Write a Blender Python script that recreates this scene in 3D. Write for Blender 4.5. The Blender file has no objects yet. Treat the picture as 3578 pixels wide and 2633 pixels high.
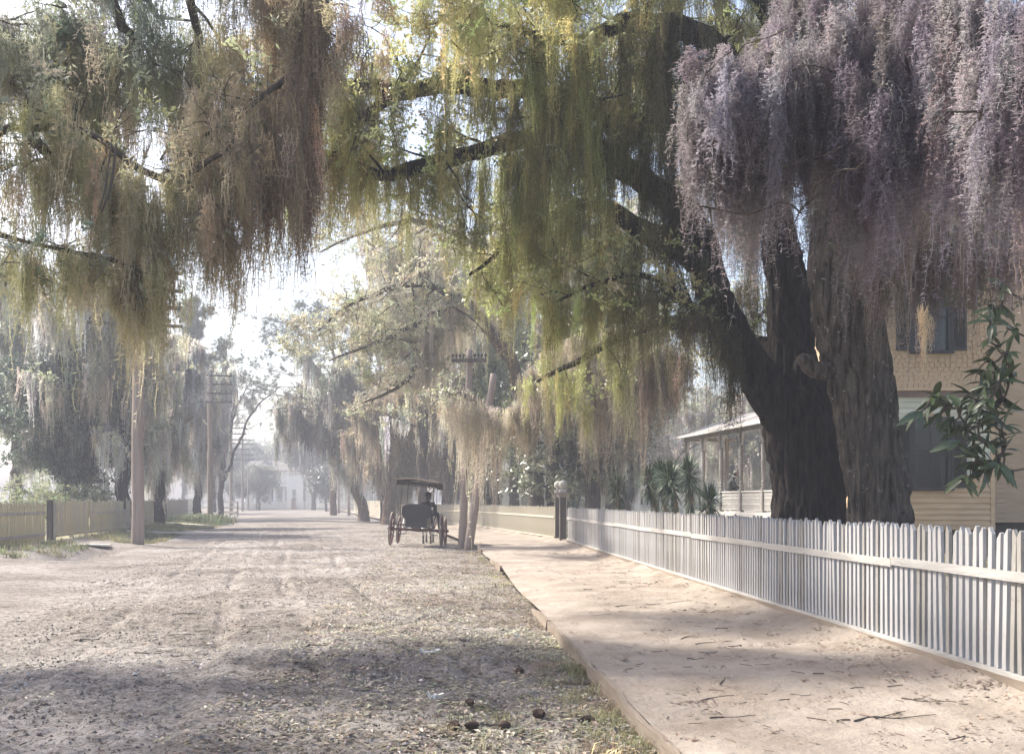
import bpy, math, random
import numpy as np
from mathutils import Vector, Matrix, Euler

R = math.radians
random.seed(7)
rng = np.random.default_rng(7)
S = bpy.context.scene
COL = S.collection

# ------------------------------------------------------------------ camera, sky, sun, exposure
EYE = 1.6
FPX, CX, HY = 3500.0, 1789.0, 1750.0          # focal length, centre column and horizon row in photograph pixels
cam_d = bpy.data.cameras.new('camera')
cam = bpy.data.objects.new('camera', cam_d)
COL.objects.link(cam)
cam.location = (0, 0, EYE)
cam.rotation_euler = (R(90), 0, 0)
cam_d.sensor_width = 36.0
cam_d.lens = 36.0 * FPX / 3578.0
cam_d.shift_y = (HY - 2633 / 2) / 3578.0
cam_d.clip_start = 0.05
cam_d.clip_end = 3000
S.camera = cam

SUN_AZ, SUN_EL = -62.0, 46.0                  # degrees: azimuth from +Y towards -X, elevation
world = bpy.data.worlds.new('World')
S.world = world
world.use_nodes = True
wn = world.node_tree.nodes
wl = world.node_tree.links
wn.clear()
sky = wn.new('ShaderNodeTexSky')
sky.sky_type = 'NISHITA'
sky.sun_disc = False
sky.sun_elevation = R(SUN_EL)
sky.sun_rotation = R(SUN_AZ)
sky.air_density = 1.0
sky.dust_density = 4.5
sky.ozone_density = 1.0
bg = wn.new('ShaderNodeBackground')
bg.inputs['Strength'].default_value = 0.15
out = wn.new('ShaderNodeOutputWorld')
wl.new(sky.outputs[0], bg.inputs[0])
wl.new(bg.outputs[0], out.inputs[0])

sun_d = bpy.data.lights.new('sun', 'SUN')
sun_d.energy = 4.0
sun_d.angle = R(5.0)
sun_d.color = (1.0, 0.94, 0.82)
sun = bpy.data.objects.new('sun', sun_d)
COL.objects.link(sun)
_az, _el = R(SUN_AZ), R(SUN_EL)
SUNDIR = Vector((math.sin(_az) * math.cos(_el), math.cos(_az) * math.cos(_el), math.sin(_el)))
sun.rotation_euler = SUNDIR.to_track_quat('Z', 'Y').to_euler()
sun.location = (-30, 30, 40)

S.view_settings.view_transform = 'Standard'
S.view_settings.look = 'None'
S.view_settings.exposure = 1.2
S.view_settings.gamma = 1.0
S.view_settings.use_curve_mapping = False
S.render.engine = 'CYCLES'
cy = S.cycles
cy.max_bounces = 5
cy.diffuse_bounces = 3
cy.glossy_bounces = 2
cy.transmission_bounces = 3
cy.volume_bounces = 0
cy.transparent_max_bounces = 8
cy.use_adaptive_sampling = True
cy.adaptive_threshold = 0.02
cy.use_denoising = True
cy.caustics_reflective = False
cy.caustics_refractive = False
S.render.film_transparent = False

# ------------------------------------------------------------------ helpers
def P(px, py, Y):
    """photograph pixel at depth Y metres -> world point"""
    return ((px - CX) / FPX * Y, Y, EYE - (py - HY) / FPX * Y)

def PV(px, py, Y):
    return np.array(P(px, py, Y))

def tag(o, label=None, cat=None, group=None, kind=None):
    if label: o['label'] = label
    if cat: o['category'] = cat
    if group: o['group'] = group
    if kind: o['kind'] = kind
    return o

def empty(name, loc, rz=0.0):
    o = bpy.data.objects.new(name, None)
    o.empty_display_size = 0.2
    COL.objects.link(o)
    o.location = loc
    o.rotation_euler = (0, 0, rz)
    return o

def link(name, me, parent=None, mat=None, local=False):
    """local: mesh is in the parent's own frame; otherwise mesh is in world coordinates under an unrotated root"""
    o = bpy.data.objects.new(name, me)
    COL.objects.link(o)
    if mat is not None and len(me.materials) == 0:
        me.materials.append(mat)
    if parent is not None:
        o.parent = parent
        if not local:
            q = parent
            off = Vector((0, 0, 0))
            while q is not None:
                off += q.location
                q = q.parent
            o.location = -off
    return o

def make_mesh(name, V, F, smooth=False):
    """V (n,3); F list of faces (mixed) or int array (m,3)/(m,4)"""
    me = bpy.data.meshes.new(name)
    V = np.asarray(V, dtype=np.float32)
    if isinstance(F, np.ndarray):
        m, k = F.shape
        me.vertices.add(len(V)); me.vertices.foreach_set('co', V.ravel())
        me.loops.add(m * k); me.loops.foreach_set('vertex_index', F.astype(np.int32).ravel())
        me.polygons.add(m)
        me.polygons.foreach_set('loop_start', np.arange(0, m * k, k, dtype=np.int32))
        if smooth:
            me.polygons.foreach_set('use_smooth', np.ones(m, dtype=bool))
        me.update(calc_edges=True)
        me.validate()
    else:
        me.from_pydata(V.tolist(), [], F)
        if smooth:
            for p in me.polygons: p.use_smooth = True
        me.update()
    return me

class MB:
    """collects pieces of ONE part"""
    def __init__(self):
        self.V = []; self.F = []
    def add(self, V, F):
        b = len(self.V)
        self.V += [tuple(v) for v in V]
        self.F += [tuple(i + b for i in f) for f in F]
        return self
    def box(self, c, s, rz=0.0, M=None):
        x, y, z = s[0] / 2, s[1] / 2, s[2] / 2
        v = [(-x, -y, -z), (x, -y, -z), (x, y, -z), (-x, y, -z), (-x, -y, z), (x, -y, z), (x, y, z), (-x, y, z)]
        if M is not None:
            v = [tuple(M @ Vector(p)) for p in v]
        else:
            ca, sa = math.cos(rz), math.sin(rz)
            v = [(c[0] + p[0] * ca - p[1] * sa, c[1] + p[0] * sa + p[1] * ca, c[2] + p[2]) for p in v]
        return self.add(v, [(0, 3, 2, 1), (4, 5, 6, 7), (0, 1, 5, 4), (1, 2, 6, 5), (2, 3, 7, 6), (3, 0, 4, 7)])
    def bar(self, a, b, w, h, up=(0, 0, 1)):
        a, b, u = Vector(a), Vector(b), Vector(up)
        d = (b - a).normalized()
        s = d.cross(u).normalized()
        t = s.cross(d).normalized()
        v = []
        for p in (a, b):
            for i, j in ((-1, -1), (1, -1), (1, 1), (-1, 1)):
                v.append(tuple(p + s * (i * w / 2) + t * (j * h / 2)))
        return self.add(v, [(0, 1, 2, 3), (7, 6, 5, 4), (0, 4, 5, 1), (1, 5, 6, 2), (2, 6, 7, 3), (3, 7, 4, 0)])
    def tube(self, pts, rad, n=8, cap=True):
        V, F = tube_arrays(pts, rad, n, cap)
        return self.add(V.tolist(), F)
    def lathe(self, prof, n=16, c=(0, 0, 0)):
        V = []; F = []
        for r, z in prof:
            for i in range(n):
                a = 2 * math.pi * i / n
                V.append((c[0] + r * math.cos(a), c[1] + r * math.sin(a), c[2] + z))
        for k in range(len(prof) - 1):
            for i in range(n):
                j = (i + 1) % n
                F.append((k * n + i, k * n + j, (k + 1) * n + j, (k + 1) * n + i))
        F.append(tuple(reversed(range(n))))
        F.append(tuple(range((len(prof) - 1) * n, len(prof) * n)))
        return self.add(V, F)
    def prism(self, poly, depth, M):
        """poly in local xy, extruded along local z by depth"""
        n = len(poly)
        V = [tuple(M @ Vector((p[0], p[1], 0))) for p in poly] + [tuple(M @ Vector((p[0], p[1], depth))) for p in poly]
        F = [tuple(reversed(range(n))), tuple(range(n, 2 * n))]
        for i in range(n):
            j = (i + 1) % n
            F.append((i, j, n + j, n + i))
        return self.add(V, F)
    def build(self, name, mat, parent=None, smooth=False, local=False, bevel=0.0):
        me = make_mesh(name, self.V, self.F, smooth)
        o = link(name, me, parent, mat, local)
        if bevel:
            m = o.modifiers.new('bevel', 'BEVEL'); m.width = bevel; m.segments = 2; m.limit_method = 'ANGLE'
        return o

def tube_arrays(pts, rad, n=8, cap=True):
    pts = np.asarray(pts, float); rad = np.broadcast_to(np.asarray(rad, float), (len(pts),))
    T = np.gradient(pts, axis=0)
    T /= np.linalg.norm(T, axis=1)[:, None] + 1e-9
    u = np.cross(T[0], (0.3, 0.9, 0.2)); u /= np.linalg.norm(u) + 1e-9
    U = []
    for t in T:
        u = u - t * np.dot(u, t); u /= np.linalg.norm(u) + 1e-9
        U.append(u.copy())
    U = np.array(U); W = np.cross(T, U)
    a = np.linspace(0, 2 * np.pi, n, endpoint=False)
    V = pts[:, None, :] + rad[:, None, None] * (np.cos(a)[None, :, None] * U[:, None, :] + np.sin(a)[None, :, None] * W[:, None, :])
    V = V.reshape(-1, 3)
    F = []
    for k in range(len(pts) - 1):
        for i in range(n):
            j = (i + 1) % n
            F.append((k * n + i, k * n + j, (k + 1) * n + j, (k + 1) * n + i))
    if cap:
        F.append(tuple(reversed(range(n))))
        F.append(tuple(range((len(pts) - 1) * n, len(pts) * n)))
    return V, F

def catmull(pts, m):
    """resample control rows (any columns) smoothly to m rows"""
    p = np.asarray(pts, float)
    p = np.vstack([2 * p[0] - p[1], p, 2 * p[-1] - p[-2]])
    n = len(p) - 3
    out = []
    for t in np.linspace(0, n - 1e-6, m):
        i = int(t); f = t - i
        a, b, c, d = p[i], p[i + 1], p[i + 2], p[i + 3]
        out.append(0.5 * (2 * b + (c - a) * f + (2 * a - 5 * b + 4 * c - d) * f * f + (3 * b - a - 3 * c + d) * f ** 3))
    return np.array(out)

def _h(i, j, k, s):
    n = (i * 374761393 + j * 668265263 + k * 2147483647 + s * 1274126177) & 0xFFFFFFFF
    n = ((n ^ (n >> 13)) * 1274126177) & 0xFFFFFFFF
    n = (n ^ (n >> 16)) & 0xFFFFFFFF
    return n / 4294967295.0

def vnoise(p, seed=0):
    p = np.asarray(p, float)
    if p.shape[1] == 2:
        p = np.column_stack([p, np.zeros(len(p))])
    i = np.floor(p).astype(np.int64); f = p - i; f = f * f * (3 - 2 * f)
    r = 0
    for dx in (0, 1):
        for dy in (0, 1):
            for dz in (0, 1):
                w = (f[:, 0] if dx else 1 - f[:, 0]) * (f[:, 1] if dy else 1 - f[:, 1]) * (f[:, 2] if dz else 1 - f[:, 2])
                r = r + w * _h(i[:, 0] + dx, i[:, 1] + dy, i[:, 2] + dz, seed)
    return r

def fbm(p, o=4, seed=0):
    p = np.asarray(p, float)
    r = 0; a = 0.5; t = 0
    for k in range(o):
        r = r + a * vnoise(p * 2.03 ** k + 17.3 * k, seed + k); t += a; a *= 0.5
    return r / t

# ------------------------------------------------------------------ materials
def new_mat(name):
    m = bpy.data.materials.new(name); m.use_nodes = True
    nt = m.node_tree
    for n in list(nt.nodes):
        nt.nodes.remove(n)
    o = nt.nodes.new('ShaderNodeOutputMaterial')
    return m, nt, o

def N(nt, t, **kw):
    n = nt.nodes.new(t)
    for k, v in kw.items():
        if k in n.inputs: n.inputs[k].default_value = v
        else: setattr(n, k, v)
    return n

def ramp(nt, stops):
    r = nt.nodes.new('ShaderNodeValToRGB')
    e = r.color_ramp.elements
    while len(e) < len(stops): e.new(0.5)
    for el, (p, c) in zip(e, stops):
        el.position = p; el.color = (*c, 1)
    return r

def surf(name, c1, c2, scale=6.0, rough=0.85, stretch=(1, 1, 1), bump=0.2, bump_scale=None, detail=6, spots=None, coord='Object', spec=0.3, metallic=0.0, bdist=0.02):
    """two-tone noise surface with fine relief; spots=(scale, threshold, colour)"""
    m, nt, o = new_mat(name)
    L = nt.links.new
    tc = N(nt, 'ShaderNodeTexCoord'); mp = N(nt, 'ShaderNodeMapping'); mp.inputs['Scale'].default_value = stretch
    L(tc.outputs[coord], mp.inputs[0])
    nz = N(nt, 'ShaderNodeTexNoise', Scale=scale, Detail=detail, Roughness=0.62)
    L(mp.outputs[0], nz.inputs['Vector'])
    rp = ramp(nt, [(0.3, c1), (0.72, c2)])
    L(nz.outputs[0], rp.inputs[0])
    col = rp.outputs[0]
    if spots:
        n2 = N(nt, 'ShaderNodeTexNoise', Scale=spots[0], Detail=5, Roughness=0.7)
        L(tc.outputs[coord], n2.inputs['Vector'])
        r2 = ramp(nt, [(spots[1], (0, 0, 0)), (spots[1] + 0.05, (1, 1, 1))])
        L(n2.outputs[0], r2.inputs[0])
        mx = N(nt, 'ShaderNodeMix', data_type='RGBA'); mx.inputs[7].default_value = (*spots[2], 1)
        L(r2.outputs[0], mx.inputs[0]); L(col, mx.inputs[6])
        col = mx.outputs[2]
    b = N(nt, 'ShaderNodeBsdfPrincipled', Roughness=rough, Metallic=metallic)
    b.inputs['Specular IOR Level'].default_value = spec
    L(col, b.inputs['Base Color'])
    if bump:
        n3 = N(nt, 'ShaderNodeTexNoise', Scale=bump_scale or scale * 3, Detail=8, Roughness=0.65)
        L(mp.outputs[0], n3.inputs['Vector'])
        bp = N(nt, 'ShaderNodeBump', Strength=bump, Distance=bdist)
        L(n3.outputs[0], bp.inputs['Height']); L(bp.outputs[0], b.inputs['Normal'])
    L(b.outputs[0], o.inputs[0])
    return m

def plain(name, c, rough=0.6, spec=0.3, metallic=0.0):
    m, nt, o = new_mat(name)
    b = N(nt, 'ShaderNodeBsdfPrincipled', Roughness=rough, Metallic=metallic)
    b.inputs['Base Color'].default_value = (*c, 1); b.inputs['Specular IOR Level'].default_value = spec
    nz = N(nt, 'ShaderNodeTexNoise', Scale=9.0, Detail=4)
    rp = ramp(nt, [(0.3, tuple(x * 0.8 for x in c)), (0.7, tuple(min(1, x * 1.15) for x in c))])
    nt.links.new(nz.outputs[0], rp.inputs[0]); nt.links.new(rp.outputs[0], b.inputs['Base Color'])
    nt.links.new(b.outputs[0], o.inputs[0])
    return m

def leafy(name, trans=0.35, gloss=0.12, rough=0.45, bend=1.25):
    """colour comes from the tint stored on every instance; thin leaf that lets light through"""
    m, nt, o = new_mat(name)
    L = nt.links.new
    at = N(nt, 'ShaderNodeAttribute', attribute_type='INSTANCER', attribute_name='tint')
    d = N(nt, 'ShaderNodeBsdfDiffuse'); t = N(nt, 'ShaderNodeBsdfTranslucent')
    L(at.outputs['Color'], d.inputs[0])
    g = N(nt, 'ShaderNodeGamma', Gamma=1.0 / bend)
    L(at.outputs['Color'], g.inputs[0]); L(g.outputs[0], t.inputs[0])
    mx = N(nt, 'ShaderNodeMixShader', Fac=trans)
    L(d.outputs[0], mx.inputs[1]); L(t.outputs[0], mx.inputs[2])
    if gloss > 0:
        gl = N(nt, 'ShaderNodeBsdfGlossy', Roughness=rough)
        gl.inputs[0].default_value = (0.9, 0.9, 0.9, 1)
        m2 = N(nt, 'ShaderNodeMixShader', Fac=gloss)
        L(mx.outputs[0], m2.inputs[1]); L(gl.outputs[0], m2.inputs[2])
        L(m2.outputs[0], o.inputs[0])
    else:
        L(mx.outputs[0], o.inputs[0])
    return m

M = {}
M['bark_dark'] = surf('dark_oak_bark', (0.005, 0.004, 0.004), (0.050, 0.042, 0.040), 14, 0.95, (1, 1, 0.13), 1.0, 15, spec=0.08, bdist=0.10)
M['bark_lichen'] = surf('lichened_oak_bark', (0.018, 0.015, 0.013), (0.21, 0.18, 0.155), 14, 0.95, (1, 1, 0.11), 1.0, 15, spots=(7.0, 0.615, (0.36, 0.345, 0.31)), spec=0.08, bdist=0.10)
M['bark'] = surf('tree_bark', (0.05, 0.042, 0.036), (0.15, 0.125, 0.105), 6, 0.95, (1, 1, 0.2), 0.9, 14, spec=0.1, bdist=0.05)
M['bark_red'] = surf('reddish_tree_bark', (0.07, 0.045, 0.032), (0.19, 0.13, 0.095), 6, 0.95, (1, 1, 0.2), 0.9, 14, spec=0.1, bdist=0.05)
M['moss'] = leafy('spanish_moss', 0.55, 0.0, bend=1.0)
M['leaf'] = leafy('oak_leaf', 0.48, 0.10, 0.5)
M['needle'] = leafy('needle', 0.25, 0.05, 0.5)
M['glossleaf'] = leafy('glossy_leaf', 0.15, 0.16, 0.38)

# ------------------------------------------------------------------ prototypes that the foliage and moss are made of (not linked to the scene)
def proto_coll(name, meshes, mat):
    c = bpy.data.collections.new(name)
    for i, me in enumerate(meshes):
        me.materials.append(mat)
        o = bpy.data.objects.new('%s_%02d' % (name, i), me)
        c.objects.link(o)
    return c

def moss_mesh(name, ns, seg, w, spread, wander, fuzz, seed, fl=0.05, zs=0.30):
    """a hanging beard: unit length along -z, ribbons that wander, short curls along them"""
    g = np.random.default_rng(seed)
    V = []; F = []; b = 0
    for s in range(ns):
        r = spread * math.sqrt(g.random()); a = g.random() * 6.283
        x0, y0 = r * math.cos(a), r * math.sin(a)
        L = (0.25 + 0.75 * g.random() ** 1.5) * (1.0 - 0.4 * r / spread)
        z0 = 0.05 - zs * g.random() ** 1.5
        t = np.linspace(0, 1, seg + 1)
        wx = np.cumsum(g.normal(0, wander, seg + 1)); wy = np.cumsum(g.normal(0, wander, seg + 1))
        conv = 1 - 0.45 * t
        cx = x0 * conv + wx; cyv = y0 * conv + wy
        cz = z0 - L * t + g.normal(0, 0.006, seg + 1)
        th = g.random() * 6.283 + np.cumsum(g.normal(0, 0.7, seg + 1))
        ww = w * (1.0 - 0.75 * t) * (0.6 + 0.8 * g.random())
        dx, dy = np.cos(th) * ww / 2, np.sin(th) * ww / 2
        A = np.column_stack([cx - dx, cyv - dy, cz]); B = np.column_stack([cx + dx, cyv + dy, cz])
        pts = np.empty((2 * (seg + 1), 3)); pts[0::2] = A; pts[1::2] = B
        V.append(pts)
        for k in range(seg):
            i = b + 2 * k
            F.append((i, i + 1, i + 3)); F.append((i, i + 3, i + 2))
        b += len(pts)
        nf = g.poisson(fuzz)
        for q in range(nf):
            k = g.integers(0, seg); f = g.random()
            p = np.array([cx[k] * (1 - f) + cx[k + 1] * f, cyv[k] * (1 - f) + cyv[k + 1] * f, cz[k] * (1 - f) + cz[k + 1] * f])
            an = g.random() * 6.283; l = fl * (0.4 + g.random())
            e = p + np.array([math.cos(an) * l, math.sin(an) * l, -l * (g.random() * 1.1 - 0.25) * 0.45])
            mid = (p + e) / 2 + np.array([0, 0, 0.18 * l * (g.random() - 0.3)])
            n = np.array([-math.sin(an), math.cos(an), 0.7]) * w * 0.30
            V.append(np.array([p - n, p + n, mid + n * 0.9, e, mid - n * 0.9]))
            F.append((b, b + 1, b + 2)); F.append((b, b + 2, b + 4)); F.append((b + 4, b + 2, b + 3))
            b += 5
    return make_mesh(name, np.vstack(V), np.array(F, dtype=np.int32))

def leaf_verts(base, d, nrm, l, w):
    d = d / (np.linalg.norm(d) + 1e-9)
    s = np.cross(d, nrm); s /= np.linalg.norm(s) + 1e-9
    n = np.cross(s, d)
    return [base, base + d * l * 0.45 + s * w / 2 - n * 0.10 * w, base + d * l, base + d * l * 0.45 - s * w / 2 - n * 0.10 * w, ]

def spray_mesh(name, nl, l, w, rad, seed, flat=0.6, twig=True, droop=0.0):
    """a leafy twig cluster of unit size"""
    g = np.random.default_rng(seed)
    V = []; F = []; b = 0
    nt_ = 5
    for t in range(nt_):
        a = g.random() * 6.283; e = (g.random() - 0.4) * 1.2
        d = np.array([math.cos(a) * math.cos(e), math.sin(a) * math.cos(e), math.sin(e) * flat - droop])
        d /= np.linalg.norm(d)
        Lt = rad * (0.6 + 0.5 * g.random())
        if twig:
            s = np.cross(d, (0, 0, 1)); s /= np.linalg.norm(s) + 1e-9
            V.append(np.array([-s * 0.006, s * 0.006, d * Lt])); F.append((b, b + 1, b + 2)); b += 3
        for k in range(nl // nt_):
            f = 0.2 + 0.8 * g.random()
            p = d * Lt * f + g.normal(0, rad * 0.07, 3)
            ld = d * 0.5 + g.normal(0, 0.7, 3); ld[2] -= droop
            nn = np.array([0, 0, 1.0]) + g.normal(0, 0.6, 3)
            q = leaf_verts(p, ld, nn, l * (0.7 + 0.6 * g.random()), w * (0.7 + 0.6 * g.random()))
            V.append(np.array(q)); F.append((b, b + 1, b + 2)); F.append((b, b + 2, b + 3)); b += 4
    return make_mesh(name, np.vstack(V), np.array(F, dtype=np.int32))

def tuft_mesh(name, nn, l, w, seed, hang=0.1):
    g = np.random.default_rng(seed)
    V = []; F = []; b = 0
    for k in range(nn):
        d = g.normal(0, 1, 3); d[2] = abs(d[2]) * 0.8 - hang; d /= np.linalg.norm(d)
        p = g.normal(0, 0.10 * l, 3)
        s = np.cross(d, g.normal(0, 1, 3)); s /= np.linalg.norm(s)
        ll = l * (0.6 + 0.5 * g.random())
        V.append(np.array([p - s * w / 2, p + s * w / 2, p + d * ll])); F.append((b, b + 1, b + 2)); b += 3
    return make_mesh(name, np.vstack(V), np.array(F, dtype=np.int32))

MOSS_FINE = proto_coll('moss_fine', [moss_mesh('mf%d' % i, 30, 18, 0.0065, 0.08, 0.0125, 44, 100 + i, 0.036, 0.5) for i in range(6)], M['moss'])
MOSS_MID = proto_coll('moss_mid', [moss_mesh('mm%d' % i, 26 + 4 * (i % 3), 11, 0.011, 0.09 + 0.03 * (i % 3), 0.013, 7, 200 + i, 0.06, 0.55) for i in range(7)], M['moss'])
MOSS_FAR = proto_coll('moss_far', [moss_mesh('mo%d' % i, 18, 6, 0.032, 0.16, 0.016, 3, 300 + i, 0.09) for i in range(4)], M['moss'])
SPRAY = proto_coll('oak_spray', [spray_mesh('sp%d' % i, 40, 0.085, 0.036, 0.36, 400 + i) for i in range(5)], M['leaf'])
SPRAY_FAR = proto_coll('far_spray', [spray_mesh('sf%d' % i, 40, 0.17, 0.085, 0.62, 450 + i, twig=False) for i in range(4)], M['leaf'])
MAGN = proto_coll('magnolia_spray', [spray_mesh('mg%d' % i, 20, 0.20, 0.085, 0.42, 500 + i, 0.5) for i in range(4)], M['glossleaf'])
TUFT = proto_coll('pine_tuft', [tuft_mesh('tu%d' % i, 42, 0.42, 0.022, 550 + i) for i in range(3)], M['needle'])

def scatter(name, parent, pts, scl, tint, coll, rot=None, mat_slot=None):
    """one stuff object whose points carry instances of the prototypes"""
    n = len(pts)
    pts = np.asarray(pts, np.float32).reshape(-1, 3)
    me = bpy.data.meshes.new(name)
    me.vertices.add(n); me.vertices.foreach_set('co', pts.ravel())
    def at(nm, ty, arr, key):
        a = me.attributes.new(nm, ty, 'POINT'); a.data.foreach_set(key, np.asarray(arr, np.float32).ravel())
    scl = np.asarray(scl, float)
    if scl.ndim == 1: scl = np.repeat(scl[:, None], 3, 1)
    if rot is None:
        rot = np.column_stack([rng.normal(0, 0.06, n), rng.normal(0, 0.06, n), rng.random(n) * 6.283])
    tint = np.asarray(tint, float)
    if tint.shape[1] == 3: tint = np.column_stack([tint, np.ones(n)])
    at('rot', 'FLOAT_VECTOR', rot, 'vector'); at('scl', 'FLOAT_VECTOR', scl, 'vector'); at('tint', 'FLOAT_COLOR', np.clip(tint, 0.003, 0.9), 'color')
    ia = me.attributes.new('idx', 'INT', 'POINT')
    ia.data.foreach_set('value', rng.integers(0, len(coll.objects), n).astype(np.int32))
    o = link(name, me, parent)
    g = NG.get(coll.name)
    if g is None:
        g = bpy.data.node_groups.new('scatter_' + coll.name, 'GeometryNodeTree')
        g.interface.new_socket('Geometry', in_out='INPUT', socket_type='NodeSocketGeometry')
        g.interface.new_socket('Geometry', in_out='OUTPUT', socket_type='NodeSocketGeometry')
        gi = g.nodes.new('NodeGroupInput'); go = g.nodes.new('NodeGroupOutput')
        ci = g.nodes.new('GeometryNodeCollectionInfo'); ci.inputs['Collection'].default_value = coll
        ci.inputs['Separate Children'].default_value = True; ci.inputs['Reset Children'].default_value = True
        ip = g.nodes.new('GeometryNodeInstanceOnPoints'); ip.inputs['Pick Instance'].default_value = True
        def na(nm, ty):
            q = g.nodes.new('GeometryNodeInputNamedAttribute'); q.data_type = ty; q.inputs['Name'].default_value = nm
            return q.outputs['Attribute']
        e2r = g.nodes.new('FunctionNodeEulerToRotation')
        g.links.new(na('rot', 'FLOAT_VECTOR'), e2r.inputs[0]); g.links.new(e2r.outputs[0], ip.inputs['Rotation'])
        g.links.new(na('scl', 'FLOAT_VECTOR'), ip.inputs['Scale'])
        g.links.new(na('idx', 'INT'), ip.inputs['Instance Index'])
        g.links.new(gi.outputs[0], ip.inputs['Points']); g.links.new(ci.outputs['Instances'], ip.inputs['Instance'])
        g.links.new(ip.outputs[0], go.inputs[0])
        NG[coll.name] = g
    md = o.modifiers.new('scatter', 'NODES'); md.node_group = g
    tag(o, kind='stuff')
    return o
NG = {}

def tints(base, n, var=0.18, hue=0.06, pts=None, alt=None, fs=0.35, seed=3):
    """per-clump colours round a base, patchy towards an alternative"""
    base = np.asarray(base, float)
    c = np.repeat(base[None, :], n, 0)
    if alt is not None:
        f = np.clip((fbm(np.asarray(pts) * fs, 3, seed) - 0.38) / 0.24, 0, 1) if pts is not None else rng.random(n)
        c = c * (1 - f[:, None]) + np.asarray(alt, float)[None, :] * f[:, None]
    c = c * np.exp(rng.normal(0, var, n))[:, None] * np.exp(rng.normal(0, hue, (n, 3)))
    return c
# ------------------------------------------------------------------ ground
CURB_Y = [0, 7.04, 14.4, 25.5, 36, 60, 90, 140, 176]; CURB_X = [1.52, 0.97, 0.41, -0.36, -1.3, -4.9, -12.0, -23.5, -31]
FEN_Y = [0, 8.64, 39.2, 61, 84, 130, 176]; FEN_X = [4.83, 4.19, 1.94, -2.2, -9.4, -20.5, -27]
def curb_x(y): return np.interp(y, CURB_Y, CURB_X)
def fence_x(y): return np.interp(y, FEN_Y, FEN_X)
def left_x(y): return -3.9 - 0.234 * np.asarray(y, float) + 0.25 * np.sin(np.asarray(y) * 0.21)
def lfence_x(y): return np.interp(y, [0, 30, 37.2, 48.7, 71, 100, 130, 176], [-15.4, -16.3, -16.96, -18.9, -24.6, -32, -40.5, -53])
def rise(y): return 0.15 * np.clip((np.asarray(y, float) - 80) / 60, 0, 1)

def strip(name, xa, xb, ys, nx, zf, mat, kind='structure', label=None):
    ys = np.asarray(ys, float); t = np.linspace(0, 1, nx)
    a, b = xa(ys), xb(ys)
    X = a[:, None] * (1 - t) + b[:, None] * t
    Y = np.repeat(ys[:, None], nx, 1)
    Z = zf(X.ravel(), Y.ravel(), np.tile(t, len(ys)))
    V = np.column_stack([X.ravel(), Y.ravel(), Z])
    i = np.arange(len(ys) - 1)[:, None] * nx + np.arange(nx - 1)[None, :]
    i = i.ravel()
    F = np.column_stack([i, i + 1, i + nx + 1, i + nx])
    o = link(name, make_mesh(name, V, F, True), None, mat)
    tag(o, label, kind=kind)
    return o

def road_z(X, Y, t):
    crown = -0.14 + 0.11 * (1 - (2 * t - 1) ** 2) + rise(Y)
    p = np.column_stack([X, Y])
    along = X + 0.234 * Y
    ruts = 0.018 * (fbm(np.column_stack([along * 2.6, Y * 0.10]), 3, 5) - 0.5) * 2
    diag = 0.014 * (fbm(np.column_stack([(X * 0.8 - Y * 0.45) * 3.2, (X + Y) * 0.22]), 2, 9) - 0.5) * 2
    wob = 0.35 * (fbm(np.column_stack([Y * 0.10, Y * 0.03]), 2, 61) - 0.5) * 2
    for c_, w_, d_ in ((-2.3, .12, .050), (-0.9, .12, .048), (0.15, .11, .060), (1.6, .11, .055), (2.9, .12, .040)):
        ruts = ruts - d_ * np.exp(-((along + wob * (1 + .3 * c_) - c_) / w_) ** 2) * (.55 + .45 * np.sin(Y * .7 + c_)) + .35 * d_ * np.exp(-((along + wob * (1 + .3 * c_) - c_ - 2 * w_) / w_) ** 2)
    lumps = 0.045 * (fbm(p * 1.6, 4, 11) - 0.5)
    clods = 0.050 * np.clip(fbm(p * 8.0, 3, 21) - 0.50, 0, 1) * 2.0
    edge = np.clip(np.minimum(t, 1 - t) * 14, 0.2, 1)
    fade = np.clip(1.4 - Y / 70, 0.25, 1)
    return crown + (ruts + diag + lumps + clods) * edge * fade

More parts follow.
